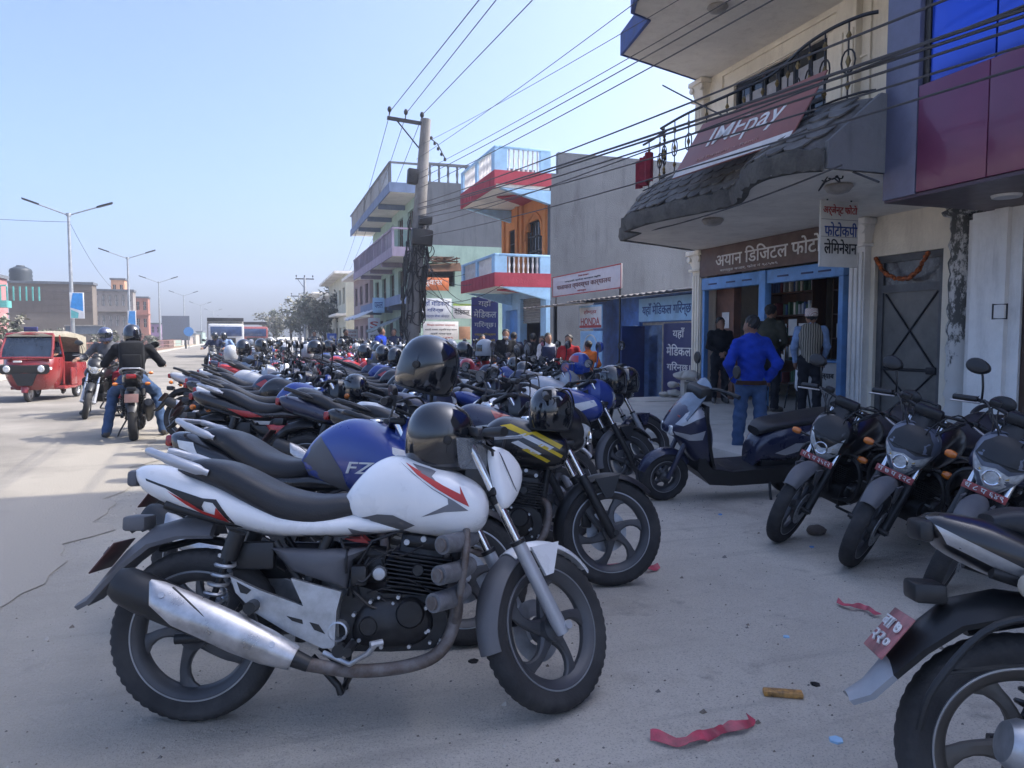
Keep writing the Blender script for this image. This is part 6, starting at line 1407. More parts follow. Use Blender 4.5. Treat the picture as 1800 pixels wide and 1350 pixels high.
    for sg in (-1, 1):                                   # eyes, mouth
        e = hv + F3 * .083 + L3 * sg * .033 + Vector((0, 0, .012)); b.lathe([(0, -.008), (.009, -.006), (.012, 0), (.009, .006), (0, .008)], tuple(e), 'x', 8, 4)
    m0 = hv + F3 * .094 - Vector((0, 0, .062)); b.tube([m0 - L3 * .022 - F3 * .008, m0, m0 + L3 * .022 - F3 * .008], .005, 5, 5)
    o = b.build('person', [shirt, trousers, M_SKIN, M_SHOE, M_HAIR, mat('lips', (.20, .06, .05), .5)], None, 80)
    o.location = (x, y, gz(x, y) if z is None else z); o.rotation_euler = (0, 0, R(head)); o.scale = (scale,) * 3
    tag(o, label, 'person', group)
    if hair:
        def fh(P):
            d = ell(P, A(hv) + A(F3) * -.012 + (0, 0, .042), (.104, .090, .098)) + .008 * np.sin(P[..., 0] * 90) * np.sin(P[..., 1] * 80 + P[..., 2] * 60); q = P - A(hv)
            cut = (q @ A(F3)) * .9 - (q[..., 2] - .045) * .7 - .03; low = -(q[..., 2] + .055)
            return np.maximum(np.maximum(d, cut), low)
        V, Q = surface(fh, A(hv) - .15, A(hv) + .18, .012); h_ = MB(); h_.v = [tuple(v) for v in V]; h_.f = [tuple(int(i) for i in q) for q in Q]; h_.m = [0] * len(Q); h_.build('hair', M_HAIR, o, 80)
    return o
def garment(o, p, name, m_, res=.018, grow=.014, z0=.9, z1=1.46, build=1.0):
    def f(P):
        t = smin(cone(P, p['pel'], p['che'], .125 * build, .135 * build), ell(P, np.array(p['che']) + (0, 0, .04), (.125 * build, .185 * build, .20)), .06)
        return np.maximum(np.maximum(t - grow, P[..., 2] - z1), z0 - P[..., 2])
    V, Q = surface(f, (-.4, -.4, .7), (.4, .4, 1.6), res); b = MB(); b.v = [tuple(v) for v in V]; b.f = [tuple(int(i) for i in q) for q in Q]; b.m = [0] * len(Q); return b.build(name, m_, o, 60)

# ------------------------------------------------------------------ helmets
M_HGLOSS = mat('helmet_gloss_black', (.010, .011, .014), .07, var=.05, coat=.8, spec=.7); M_HVIS = mat('helmet_visor', (.012, .014, .018), .04, spec=1.0, var=.05); M_CLEAR = glass_mat('clear_visor', (.75, .8, .85), .04, .22)
def helmet(shell, vis=None, clear=False, joined=False, n=40, name='helmet', band=None):
    """full helmet: origin at its base centre, faces +x, about 0.27 m tall"""
    def P(th, z, g=1.0):
        q = max(-1, min(1, (z - .125) / .145)); r = (1 - abs(q) ** 2.3) ** (1 / 2.3) if z > .125 else (1 - abs(q) ** 3.2 * .42)
        c, s = math.cos(th), math.sin(th); fx = .142 if c > 0 else .132; ch = .030 * max(0, c) ** 3 * max(0, 1 - z / .12) if z < .12 else 0
        return (g * (c * fx * r) + ch, g * s * .118 * r, z * (1 if z > .02 else 1) + (0.0))
    zs = [.02 - .0, .035, .06, .09, .12, .15, .18, .205, .228, .247, .260, .268, .27]
    b = MB(); rings = [[(p[0] * .86, p[1] * .86, .03) for p in (P(2 * math.pi * j / n, .02) for j in range(n))]] + [[P(2 * math.pi * j / n, z) for j in range(n)] for z in zs]
    b.loft(rings, 0)
    if band: b.loft([[P(2 * math.pi * j / n, z, 1.012) for j in range(n // 8, n * 3 // 8)] for z in (.16, .19, .215, .235)], 1, closed=False, caps=False)
    o = None
    m_ = [shell, band or shell]
    v = MB(); ths = [R(-78 + 156 * k / 20) for k in range(21)]; v.loft([[P(t, z, 1.02) for t in ths] for z in (.085, .11, .14, .165, .185)], 0, closed=False, caps=False)
    if joined: b.m = list(b.m); k = len(b.v); b.v += v.v; b.f += [tuple(k + i for i in f) for f in v.f]; b.m += [2] * len(v.f); return b.build(name, m_ + [vis or M_HVIS])
    o = b.build(name, m_); v.build('visor', vis or M_HVIS, o)
    r_ = MB(); r_.tube([P(2 * math.pi * j / n, .022, 1.0) for j in range(n)], .006, 6, closed=True); r_.build('rim_trim', M_BLACK, o)
    k_ = MB()
    for sg in (-1, 1): k_.lathe([(0, sg * .008), (.016, sg * .006), (.018, 0)], (.03, sg * .122, .135), 'y', 12)
    k_.build('visor_pivot', M_BLACK, o)
    if clear: c_ = MB(); c_.loft([[(q[0] + .03 + .25 * max(0, .13 - z), q[1] * 1.04, q[2]) for q in (P(t, max(z, .03), 1.06) for t in ths)] for z in (.0, .05, .1, .15)], 0, closed=False, caps=False); c_.build('raised_visor', M_CLEAR, o)
    return o

# ------------------------------------------------------------------ scooter
def make_scooter(body, trim, joined=False, lod=1):
    K = Kit('scooter', joined); M0 = Matrix.Identity(4)
    for cx, nm_ in ((0, 'rear_wheel'), (1.26, 'front_wheel')):
        rim, ty = MB(), MB(); wheel(rim, ty, cx, .225, .225, .105, 54 if lod else 18, 5, .2, lod > 0, .62); w_ = K.part(nm_, rim, [M_RIM, M_LIP]); K.part('tyre', ty, M_TYRE, w_, 50)
    q = {1: 26, 0: 12}[lod]
    t = MB(); Shell([(-.52, .64, .72, .06), (-.42, .54, .725, .13), (-.25, .44, .725, .165), (0, .36, .72, .185), (.22, .33, .69, .18), (.38, .33, .60, .14), (.45, .28, .5, .11)], 2.8, 4).mesh(t, q)
    SB = Shell([(-.52, .64, .72, .06), (-.42, .54, .725, .13), (-.25, .44, .725, .165), (0, .36, .72, .185), (.22, .33, .69, .18), (.38, .33, .60, .14), (.45, .28, .5, .11)], 2.8, 4)
    if lod:
        for poly in ([(.30, .44), (.12, .53), (-.02, .53), (.02, .47), (.2, .42)], [(.08, .60), (-.14, .68), (-.22, .67), (-.05, .6)]):
            for sg in (-1, 1): t.bm(decal(poly, SB.y, sg, .004), 1)
    K.part('rear_body', t, [body, trim])
    t = MB(); Shell([(-.50, .715, .755, .08), (-.36, .69, .785, .135), (-.15, .68, .765, .155), (.05, .655, .735, .16), (.22, .635, .715, .155), (.36, .60, .69, .13), (.43, .57, .64, .09)], 3, 4).mesh(t, q); K.part('seat', t, M_SEAT)
    t = MB(); t.rbox((-.46, -.06, .66), (-.50, .06, .72), .01); K.part('tail_light', t, M_REDL)
    t = MB(); t.rbox((.36, -.16, .24), (.92, .16, .30), .02); t.loft([[(x, y * w, z) for y in (-1, -.8, 0, .8, 1)] + [(x - .03, y * w, z - .01) for y in (1, .8, 0, -.8, -1)] for x, z, w in ((.86, .27, .17), (.93, .40, .20), (.99, .60, .21), (1.02, .80, .20), (1.0, .88, .15))]); t.rbox((-.25, -.13, .16), (.40, .13, .38), .04); t.loft([[(x, y * w, z) for y, z in ((-1, z0), (1, z0), (1.05, z1), (-1.05, z1))] for x, w, z0, z1 in ((-.1, .13, .18, .34), (.3, .17, .165, .31), (.7, .18, .165, .295), (.92, .19, .19, .34), (1.02, .15, .30, .50))]); K.part('floorboard', t, M_BLACK)
    ap = [(.93, .30, .74, .19), (1.0, .34, .87, .21), (1.08, .44, .89, .205), (1.17, .55, .84, .17), (1.25, .60, .74, .12), (1.29, .63, .69, .06)]; AS = Shell(ap, 2.4, 4); t = MB(); AS.mesh(t, q)
    if lod:
        for poly in ([(1.0, .855), (1.08, .865), (1.17, .81), (1.25, .715), (1.20, .71), (1.10, .77), (1.0, .80)], [(1.02, .68), (1.14, .64), (1.26, .655), (1.24, .625), (1.14, .585), (1.04, .60)]):
            for sg in (-1, 1): t.bm(decal(poly, AS.y, sg, .004), 1)
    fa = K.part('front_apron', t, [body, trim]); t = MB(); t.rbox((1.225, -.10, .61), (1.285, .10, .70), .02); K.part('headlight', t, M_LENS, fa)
    t = MB(); t.rbox((1.20, -.10, .745), (1.215, .10, .785), .004, 0, Matrix.Translation((0, 0, 0))); K.part('front_plate', t, M_PLATE)
    t = MB(); fender(t, 1.26, .225, .255, 15, 150, .07, .04); t.tube([(1.26, -.08, .225), (1.10, -.08, .6)], .022, 8); t.tube([(1.26, .08, .225), (1.10, .08, .6)], .022, 8); K.part('front_mudguard', t, M_NAVY if trim != M_WHITE else trim)
    t = MB(); t.tube(catmull([(.84, .34, 1.0), (.92, .18, 1.02), (.98, 0, .99), (.92, -.18, 1.02), (.84, -.34, 1.0)], 4), .015, 8); t.rbox((.93, -.14, .90), (1.06, .14, 1.03), .04)
    for sg in (-1, 1): t.tube([(.87, sg * .24, 1.01), (.83, sg * .36, .995)], .019, 10); t.tube([(.92, sg * .22, 1.0), (.93, sg * .36, .985)], .006, 6)
    t.tube([(1.0, 0, .9), (1.05, 0, .7)], .04, 10); K.part('handlebar', t, M_BLACK)
    t = MB(); t.loft([[(1.18 - .23 * f, y * (.17 - .05 * f * f), .82 + .27 * f - .06 * y * y) for y in (-1, -.6, 0, .6, 1)] + [(1.17 - .23 * f, y * (.165 - .05 * f * f), .81 + .27 * f - .06 * y * y) for y in (1, .6, 0, -.6, -1)] for f in (0, .25, .5, .75, 1)]); K.part('windscreen', t, mat('smoked_screen', (.16, .22, .30), .12, var=.15, spec=.8, dust=.15))
    for sg in (-1, 1):
        t = MB(); c = Vector((.86, sg * .33, 1.20)); t.tube([(.90, sg * .22, 1.02), (.88, sg * .27, 1.12), c], .006, 6); t.lathe([(0, .012), (.045, .012), (.055, .004), (.055, -.004), (.04, -.008), (0, -.008)], tuple(c), 'x', 16); K.part('mirror', t, M_BLACK)
    t = MB(); t.tube([(.30, .12, .24), (.34, .22, .10), (.33, .26, -.03)], .012, 8); t.tube([(.33, .26, -.03), (.37, .27, -.035)], .014, 8); t.tube([(.1, -.12, .2), (-.05, -.14, .22), (-.32, -.17, .34)], [.02, .045, .05], 10); K.part('side_stand', t, M_BLACK)
    t = MB(); fender(t, 0, .225, .27, 95, 200, .065, .03); t.rbox((-.50, -.08, .42), (-.485, .08, .55), .004); K.part('rear_mudguard', t, M_BLACK)
    return K.done()

# ------------------------------------------------------------------ auto rickshaw, lorries
def rickshaw():
    o = empty('auto_rickshaw', label='red three wheeled auto rickshaw with a cream canvas hood coming up the road', cat='auto rickshaw'); RM = paint('rickshaw_red', (.22, .010, .012), .10); CV = mat('canvas_hood', (.29, .26, .20), .9, var=.15, bump=.3)
    # local x forwards, y left, z up
    t = MB(); rings = []
    for z, xf_, xb, w_ in ((.30, 1.02, .45, .42), (.42, 1.12, .40, .52), (.62, 1.20, .40, .60), (.86, 1.20, .42, .63), (1.04, 1.12, .45, .635), (1.10, 1.04, .5, .63)):
        pr = []
        for k in range(13): a = R(-90 + 180 * k / 12); pr.append((xb + (xf_ - xb) * max(0, math.cos(a)) ** .5, w_ * math.copysign(abs(math.sin(a)) ** .7, math.sin(a)), z))
        rings.append(pr + [(xb - .06, pr[-1][1] * .95, z), (xb - .06, pr[0][1] * .95, z)])
    t.loft(rings); t.rbox((-1.05, -.66, .30), (-.35, .66, .95), .05); t.rbox((-.35, -.66, .28), (.5, .66, .36), .02)
    for sg in (-1, 1): t.rbox((-.35, sg * .60, .36), (.02, sg * .66, .82), .03)
    t.build('body', RM, o)
    t = MB(); t.loft([[(1.20 - .02, y * .52, .70) for y in (-1, 1)], [(1.215, y * .60, .76) for y in (-1, 1)], [(1.215, y * .60, .90) for y in (-1, 1)], [(1.15, y * .56, .93) for y in (-1, 1)]], closed=False, caps=False); t.prism([(-.30, .72), (.30, .72), (.16, .42), (-.16, .42)], 'x', 1.16, 1.215); t.build('grille', M_BLACK, o)
    for sg in (-1, 1):
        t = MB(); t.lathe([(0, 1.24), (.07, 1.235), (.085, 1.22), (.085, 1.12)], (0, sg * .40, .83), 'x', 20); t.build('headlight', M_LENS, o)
        t = MB(); t.rbox((1.10, sg * .50, .80), (1.20, sg * .62, .87), .015); t.build('indicator', M_PAPER, o)
    fr = MB(); W0, W1 = (1.10, 1.10), (.78, 1.64)
    for sg in (-1, 1): fr.tube([(1.06, sg * .60, 1.08), (.98, sg * .60, 1.3), (.80, sg * .55, 1.66)], .035, 8)
    fr.tube([(.80, -.55, 1.66), (.82, 0, 1.68), (.80, .55, 1.66)], .05, 8); fr.tube([(1.08, -.6, 1.09), (1.14, 0, 1.10), (1.08, .6, 1.09)], .03, 8); fr.tube([(.45, .62, .4), (.42, .62, 1.1), (.55, .58, 1.66)], .03, 8); fr.tube([(.45, -.62, .4), (.42, -.62, 1.1), (.55, -.58, 1.66)], .03, 8); fr.build('windscreen_frame', RM, o)
    t = MB(); t.loft([[(1.07, y * .60, 1.10) for y in (-1, -.5, 0, .5, 1)], [(.99, y * .59, 1.32) for y in (-1, -.5, 0, .5, 1)], [(.82, y * .55, 1.64) for y in (-1, -.5, 0, .5, 1)]], closed=False, caps=False); t.build('windscreen', mat('rickshaw_glass', (.03, .045, .07), .06, var=.3, scale=2, spec=.9), o)
    t = MB(); rings = []
    for x, zt, w_, zl in ((.86, 1.70, .56, 1.62), (.3, 1.76, .64, 1.62), (-.4, 1.76, .67, 1.58), (-.9, 1.70, .67, 1.30), (-1.08, 1.45, .65, .95)): rings.append([(x, -w_, zl), (x, -w_ * .97, zt - .06), (x, -w_ * .6, zt), (x, w_ * .6, zt), (x, w_ * .97, zt - .06), (x, w_, zl), (x + .02, w_ * .95, zl), (x + .02, -w_ * .95, zl)])
    t.loft(rings); t.build('canvas_hood', CV, o)
    t = MB()
    for sg in (-1, 1): t = MB(); t.rbox((-1.05, sg * .61, .95), (-.62, sg * .66, 1.62), .02); t.build('side_curtain', CV, o)
    t = MB(); t.rbox((-.95, -.58, .5), (-.4, .58, .66), .05); t.rbox((-1.0, -.58, .66), (-.88, .58, 1.2), .05); t.rbox((.1, -.2, .5), (.4, .2, .62), .04); t.build('seat', M_BLACK, o)
    for cx, cy in ((.98, 0), (-.62, .52), (-.62, -.52)):
        rm, ty = MB(), MB(); wheel(rm, ty, cx, .225, .225, .11, 36, 6, 0, True, .6); M_ = Matrix.Translation((0, cy, 0)); w_ = rm.xf(M_).build('wheel', [M_ALU, M_LIP], o); ty.xf(M_).build('tyre', M_TYRE, w_)
    t = MB(); fender(t, .98, .225, .27, 5, 120, .10, .03); t.build('front_mudguard', RM, o)
    t = MB(); t.rbox((.70, -.16, 1.74), (.78, .16, 1.86), .015); t.build('roof_sign', M_NAVYB, o); t = MB(); t.rbox((1.21, .05, .985), (1.235, .25, 1.03), .008, 0, Matrix.Translation((-.03, -.3, 0))); t.build('badge', M_PAPER, o)
    for sg in (-1, 1): t = MB(); t.tube([(1.0, sg * .62, 1.2), (1.02, sg * .72, 1.25)], .012, 6); t.rbox((.99, sg * .68, 1.2), (1.02, sg * .78, 1.36), .01); t.build('mirror', M_BLACK, o)
    return o
def lorry(cab, label, high):
    o = empty('lorry', label=label, cat='lorry'); t = MB(); t.rbox((-.2, -1.15, .7), (1.4, 1.15, 2.3), .12); t.build('cab', cab, o); t = MB(); t.rbox((1.395, -1.0, 1.45), (1.425, 1.0, 2.12), .02); t.build('windscreen', mat('lorry_glass', (.03, .06, .16), .08, spec=.9, var=.2), o)
    t = MB(); t.rbox((1.38, -1.1, .62), (1.52, 1.1, .95), .04); t.rbox((1.4, -.6, 1.0), (1.43, .6, 1.35), .02); t.build('bumper', M_BLACK, o); t = MB(); t.rbox((-5.5, -1.2, .9), (-.3, 1.2, 2.5 if high else 2.1), .04); t.build('load_body', M_SHUT, o)
    t = MB(); t.tube([(-.15, -1.1, 2.62), (-.15, 1.1, 2.62)], .07, 6); t.rbox((-.3, -1.2, 2.5), (0, 1.2, 2.75), .03); t.build('roof_rack', M_IRON, o)
    for sg in (-1, 1):
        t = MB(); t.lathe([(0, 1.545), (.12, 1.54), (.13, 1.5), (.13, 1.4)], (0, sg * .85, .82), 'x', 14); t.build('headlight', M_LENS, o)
        for x in (.7, -4): rm, ty = MB(), MB(); wheel(rm, ty, x, .48, .48, .28, 24, 6, 0, False, .6); M_ = Matrix.Translation((0, sg * 1.0, 0)); w_ = rm.xf(M_).build('wheel', [M_RIM, M_LIP], o); ty.xf(M_).build('tyre', M_TYRE, w_)
    return o
# ------------------------------------------------------------------ the parked machines
def place(o, x, y, head, lean=-9, z=None):
    o.location = (x, y, (gz(x, y) if z is None else z) - .002); o.rotation_euler = (R(lean), 0, R(head)); return o
def moved(st, dz=0, dw=1.0, dx=0): return [(a + dx, b_ + dz * .3, c + dz, d * dw) for a, b_, c, d in st]
TK0 = [(.555, .765, .83, .09), (.59, .735, .88, .12), (.65, .71, .94, .143), (.72, .692, .972, .158), (.80, .68, .968, .168), (.89, .668, .944, .174), (.98, .662, .908, .176), (1.045, .68, .872, .168), (1.078, .71, .835, .15), (1.092, .75, .80, .10)]
TKF = [(.53, .77, .85, .10), (.57, .73, .92, .125), (.64, .70, .985, .15), (.74, .68, 1.03, .175), (.84, .66, 1.03, .195), (.93, .64, 1.0, .205), (1.02, .63, .955, .205), (1.09, .65, .90, .19), (1.12, .70, .85, .15), (1.13, .76, .81, .09)]
HERO['tank_st'] = TK0; HERO['grab_mat'] = M_SILVER
hero = make_bike(HERO); tag(hero, 'white motorcycle with red arrow decals and three grey crash pads, nearest of the row', 'motorcycle', 'motorcycles parked in rows'); place(hero, -.27, 2.90, -16)
G = 'motorcycles parked in rows'
FZ = dict(lod=2, body=M_BLUE, tail=M_GLOSS, tank_st=TKF, tank_mats=[M_GREY, M_DECW], cowl=M_BLUE, fender=M_BLACK, side=M_GREY, grab_mat=M_SILVER, muffler=[M_BLACK, M_ALU, M_RUST, M_ALU], letters=('FZS', .055, .20, .90, .80, M_WTEXT), steer=25, mirrors=True, mirror_only=1,
    tank_decals=[([(.53, .74), (.56, .90), (.62, .96), (.70, .88), (.78, .78), (.80, .69), (.66, .70)], 1), ([(1.02, .90), (1.10, .88), (1.12, .80), (1.05, .74), (1.00, .80), (1.04, .80), (1.08, .84), (1.03, .87)], 2)], tail_decals=[([(-.16, .90), (-.06, .89), (-.02, .83), (-.14, .86)], 4)], tail_mats=[M_DECK, M_DECR, M_DECG, M_DECW])
YB = dict(lod=2, body=M_GLOSS, tail=M_GLOSS, tank_mats=[M_YEL, M_DECW], cowl=M_GLOSS, side=M_BLACK, slider=M_BLACK, fender=M_BLACK, flap=M_BLACK, spokes=6, steer=8, mirrors=False, indicators=False,
    tank_decals=[([(.70, .915), (.76, .925), (.88, .865), (.84, .855)], 1), ([(.80, .86), (.84, .87), (1.0, .79), (.97, .775)], 2), ([(.86, .875), (.90, .88), (1.05, .80), (1.03, .78)], 1), ([(.76, .82), (.80, .83), (.93, .755), (.90, .745)], 2), ([(.82, .78), (.85, .785), (.98, .715), (.96, .705)], 1), ([(.91, .80), (.93, .81), (1.05, .745), (1.04, .73)], 1)])
RD = dict(lod=1, indicators=True, body=M_GLOSS, tail=M_GLOSS, side=M_BLACK, side2=crop2([(560, 640), (980, 620), (1080, 650), (900, 760), (640, 770)]), side2_mat=M_REDP, tail_mats=[M_REDP, M_DECR, M_DECG, M_DECW], tail_decals=[([(.10, .78), (.30, .75), (.42, .70), (.25, .70)], 1)], mirror_only=-1, grab_mat=M_ALU)
NV = dict(lod=1, body=M_NAVY, tail=M_NAVY, tank_mats=[M_DECW, M_REDP], tank_decals=[([(.80, .80), (.98, .83), (1.02, .78), (.86, .75)], 1), ([(.62, .84), (.74, .90), (.78, .86), (.70, .80)], 2)], side=M_BLACK, cowl=M_NAVY)
NR = dict(lod=1, body=M_NAVY, tail=M_GLOSS, tank_mats=[M_REDP, M_DECW], tank_decals=[([(.86, .92), (.99, .88), (1.02, .82), (.90, .84)], 1), ([(.66, .80), (.84, .82), (.96, .74), (.76, .75)], 2)], side=M_BLACK, cowl=M_GLOSS, slider=M_BLACK)
BW = dict(lod=1, body=M_BLUE, tail=M_WHITE, tank_mats=[M_DECW, M_DECR], tank_decals=[([(.60, .80), (.72, .86), (.70, .76), (.62, .72)], 1), ([(.66, .84), (.74, .80), (.70, .76)], 2)], side=M_WHITE, cowl=M_BLUE, fender=M_BLUE)
BB = dict(lod=1, body=M_BLUE, tail=M_BLUE, tank_mats=[M_DECW], tank_decals=[([(.75, .80), (1.0, .85), (1.03, .80), (.85, .74)], 1)], side=M_BLACK, cowl=M_BLUE, slider=M_BLACK, fender=M_BLACK, mirror_mat=M_BLUE, head='cowl')
BN = dict(lod=1, body=M_NAVY, tail=M_NAVY, side=M_GREY, fender=M_NAVY, flap=M_NAVY, cowl=M_BLACK, rim=M_BLACK)
GY = dict(lod=1, indicators=True, body=M_SILVER, tail=M_SILVER, side=M_GREY, cowl=M_SILVER, fender=M_SILVER)
RR = dict(lod=1, body=M_REDP, tail=M_REDP, side=M_BLACK, cowl=M_REDP, fender=M_REDP)
BK = dict(lod=1, body=M_GLOSS, tail=M_GLOSS, side=M_BLACK, cowl=M_GLOSS)
WT = dict(lod=1, body=M_WHITE, tail=M_WHITE, side=M_GREY, cowl=M_WHITE, fender=M_WHITE, tank_mats=[M_DECR], tank_decals=[([(.70, .86), (.95, .88), (1.02, .80), (.84, .80)], 1)])
near = [
    (FZ, -.31, 3.92, -31, 'blue motorcycle with white letters on its tank, second in the row behind the white one'),
    (YB, .57, 4.12, -16, 'black motorcycle with yellow and white tank stripes and a chrome fork'),
    (NR, .60, 4.95, -14, 'dark motorcycle with a red mark on its tank behind the yellow striped one'),
    (NV, .30, 6.2, -17, 'navy motorcycle with a small white tank emblem in the thick of the row'),
    (RD, -.42, 7.0, -15, 'black motorcycle with a bright red side panel near the road'),
    (BK, .95, 6.65, -13, 'black motorcycle with a pale grab rail right of the red panelled one'),
    (BW, -.45, 7.8, -14, 'blue and white motorcycle behind the red panelled one'),
    (BB, 1.80, 6.25, -16, 'blue motorcycle with a blue mirror and chrome fork in the second rank'),
    (BN, 2.46, 7.12, -14, 'navy motorcycle with a blue front mudguard at the end of the second rank'),
]
protos = {}
for S, x, y, hd, lab in near:
    o = make_bike(S); protos[id(S)] = o; tag(o, lab, 'motorcycle', G); place(o, x, y, hd)
m_gy, m_rr, m_wt = make_bike(GY), make_bike(RR), make_bike(WT)
def again(src, x, y, hd, lab, lean=-9):
    c = copy_tree(src); tag(c, lab, 'motorcycle', G); place(c, x, y, hd, lean); return c
tag(m_gy, 'silver motorcycle with a grey tail sticking out into the road edge', 'motorcycle', G); place(m_gy, -1.02, 10.9, -12)
tag(m_wt, 'white motorcycle parked beside the silver one near the road edge', 'motorcycle', G); place(m_wt, -.75, 12.0, -15)
tag(m_rr, 'red motorcycle in the sunlit part of the row', 'motorcycle', G); place(m_rr, -.55, 13.9, -10)
RDo, NVo, BKo, BNo, NRo, BWo = [protos[id(s)] for s in (RD, NV, BK, BN, NR, BW)]
for src, x, y, hd, lab in (
    (BKo, -.62, 8.7, -13, 'black motorcycle just past the blue and white one'), (NVo, -.70, 9.6, -17, 'navy motorcycle two places before the silver one'), (BKo, -.60, 10.25, -14, 'black motorcycle touching the silver one'),
    (NRo, .75, 7.6, -14, 'dark motorcycle in the middle of the pack behind the pale grab rail'), (BNo, .80, 8.5, -18, 'navy motorcycle deep in the middle of the pack'), (BKo, .92, 9.5, -12, 'black motorcycle deep in the middle of the pack'), (RDo, .95, 10.4, -15, 'black motorcycle with a red side panel deep in the pack'), (NVo, 1.0, 11.3, -13, 'navy motorcycle deep in the pack past the red panelled one'),
    (m_gy, 2.3, 8.15, -15, 'silver motorcycle in the second rank behind the navy mudguard one'), (BKo, 2.55, 9.05, -12, 'black motorcycle in the second rank past the silver one'), (NRo, 2.7, 10.0, -17, 'dark motorcycle in the second rank facing the red jacket man'), (BWo, 2.8, 11.0, -14, 'blue and white motorcycle in the second rank'), (m_wt, .85, 5.45, -15, 'white motorcycle with a mirror catching the sky, squeezed behind the striped tank'),
    (NVo, -.60, 14.6, -15, 'navy motorcycle in the sunlit part of the row')): again(src, x, y, hd, lab)
far_src = []
for S, c in ((dict(BK), 'black'), (dict(NV), 'navy'), (dict(RR), 'red'), (dict(GY), 'silver'), (dict(BW), 'blue and white')):
    S['lod'] = 0; o = make_bike(S, joined=True); far_src.append((o, c))
rnd = random.Random(11); usedf = set(); cnt_ = 0
for col_, (x0, y0, y1) in enumerate(((-.65, 15.5, 42), (1.1, 12.3, 40), (2.9, 12.0, 38), (4.4, 17, 30))):
    y = y0
    while y < y1:
        k = rnd.choices(range(5), (5, 3, 1.6, 1.2, 1.6))[0]; src, c = far_src[k]
        if src.name in usedf: o = src.copy(); COL.objects.link(o)
        else: o = src; usedf.add(src.name)
        place(o, x0 + rnd.uniform(-.3, .3) - (.02 * max(0, y - 15)), y, -14 + rnd.uniform(-13, 9), -8 + rnd.uniform(-4, 2))
        tag(o, '%s motorcycle standing in the packed far rows beyond the nearer bikes' % c, 'motorcycle', G + ', far ' + c); y += rnd.uniform(.66, .9); cnt_ += 1
for src, c in far_src:
    if src.name not in usedf: bpy.data.objects.remove(src)
# scooters
sc = make_scooter(M_NAVY, M_SILVER); tag(sc, 'dark navy scooter with a smoked windscreen on its side stand by the pavement', 'scooter'); place(sc, 4.52, 5.55, 176, -9)
s2 = make_scooter(M_WHITE, M_REDP); tag(s2, 'white scooter with red front trim in the sunlit middle of the pack', 'scooter'); place(s2, .45, 15.4, 215, -8)
# the three facing the camera on the right
M_SLATEB = mat('slate_plastic', (.16, .18, .23), .4, .2, var=.1)
RF_ = dict(lod=2, indicators=True, taper=.45, body=M_GLOSS, tail=M_GLOSS, side=M_BLACK, cowl=M_GLOSS, fender=M_GREY, flap=M_GREY, slider=M_BLACK, steer=14, guard=True, hanger=M_BLACK, lens_poly=[(-.128, .03), (-.06, -.012), (0, .004), (.06, -.012), (.128, .03), (.10, -.055), (.052, -.118), (-.052, -.118), (-.10, -.055)], cowl_size=(.13, .150, .185), cowl_z=.80, cowl_x=1.10)
def low_head(S, **k): S = dict(S); S.update(k); return S
right = [
    (low_head(RF_, front_plate='ग ५ प ३५१२', lens_poly=[(-.105, .05), (-.04, -.03), (0, -.045), (.04, -.03), (.105, .05), (.09, -.06), (.04, -.13), (-.04, -.13), (-.09, -.06)]), 3.36, 4.22, 'black motorcycle with a V shaped pale headlamp beside the scooter'),
    (low_head(RF_, front_plate='ग ७ प १२८', cowl=M_SLATEB), 3.42, 3.62, 'black motorcycle with slate grey cowl between two similar ones facing the camera'),
    (low_head(RF_, front_plate='ध ८ प ६४९', cowl=M_SLATEB, body=M_NAVY, tail=M_NAVY), 3.46, 3.06, 'motorcycle with slate grey cowl and raised mirror, last of the three facing the camera')]
for S, x, y, lab in right:
    o = make_bike(S); hd = 196; tag(o, lab, 'motorcycle', 'motorcycles facing the camera'); d = Vector((math.cos(R(hd)), math.sin(R(hd)))); place(o, x - 1.335 * d.x, y - 1.335 * d.y, hd, -15); o.scale = (.97, .97, .95)
# cut-off machine in the right corner
FG = dict(lod=2, guard_tip=mat('grey_tip', (.32, .34, .37), .4, dust=.2), indicators=False, tail_lens=M_BLACK, plate_mat=mat('faded_plate', (.46, .13, .14), .5, var=.3, scale=12, dust=.3), plate_ink=M_DECW, muf_end=(-.10, -.19, .40), body=M_GLOSS, tail=M_GLOSS, side=M_BLACK, cowl=M_GLOSS, grab_mat=M_BLACK, muffler=[M_ALU, M_ALU, M_RUST, M_ALU], grab=False, rim=mat('brown_dust_rim', (.10, .09, .08), .5, .4, dust=.3), plate_text='बा ७\n२२०', tail_decals=[([(-.225, .915), (-.20, .865), (-.06, .795), (.12, .715), (.16, .70), (.16, .725), (-.02, .81), (-.17, .885)], 3)], tail_mats=[M_DECK, M_DECR, M_ALU, M_DECW], mirrors=False)
o = make_bike(FG); tag(o, 'black motorcycle with a red and white rear plate, cut off in the lower corner', 'motorcycle'); place(o, 1.87, 1.33, -30, -9)
b = MB(); b.tube(catmull([(-.30, -.15, .40), (-.26, -.16, .52), (-.12, -.17, .68), (.10, -.17, .70), (.34, -.16, .60), (.42, -.15, .40)], 5), .010, 8); b.tube([(-.24, -.16, .55), (.10, -.165, .62), (.4, -.155, .5)], .006, 6); b.build('saree_guard', M_BLACK, o)
b = MB(); b.lathe([(0, -.205), (.03, -.20), (.042, -.18), (.036, -.13)], (-.02, 0, .775), 'y', 16); b.build('indicator', mat('clear_lens', (.55, .50, .42), .15, spec=.8), o)
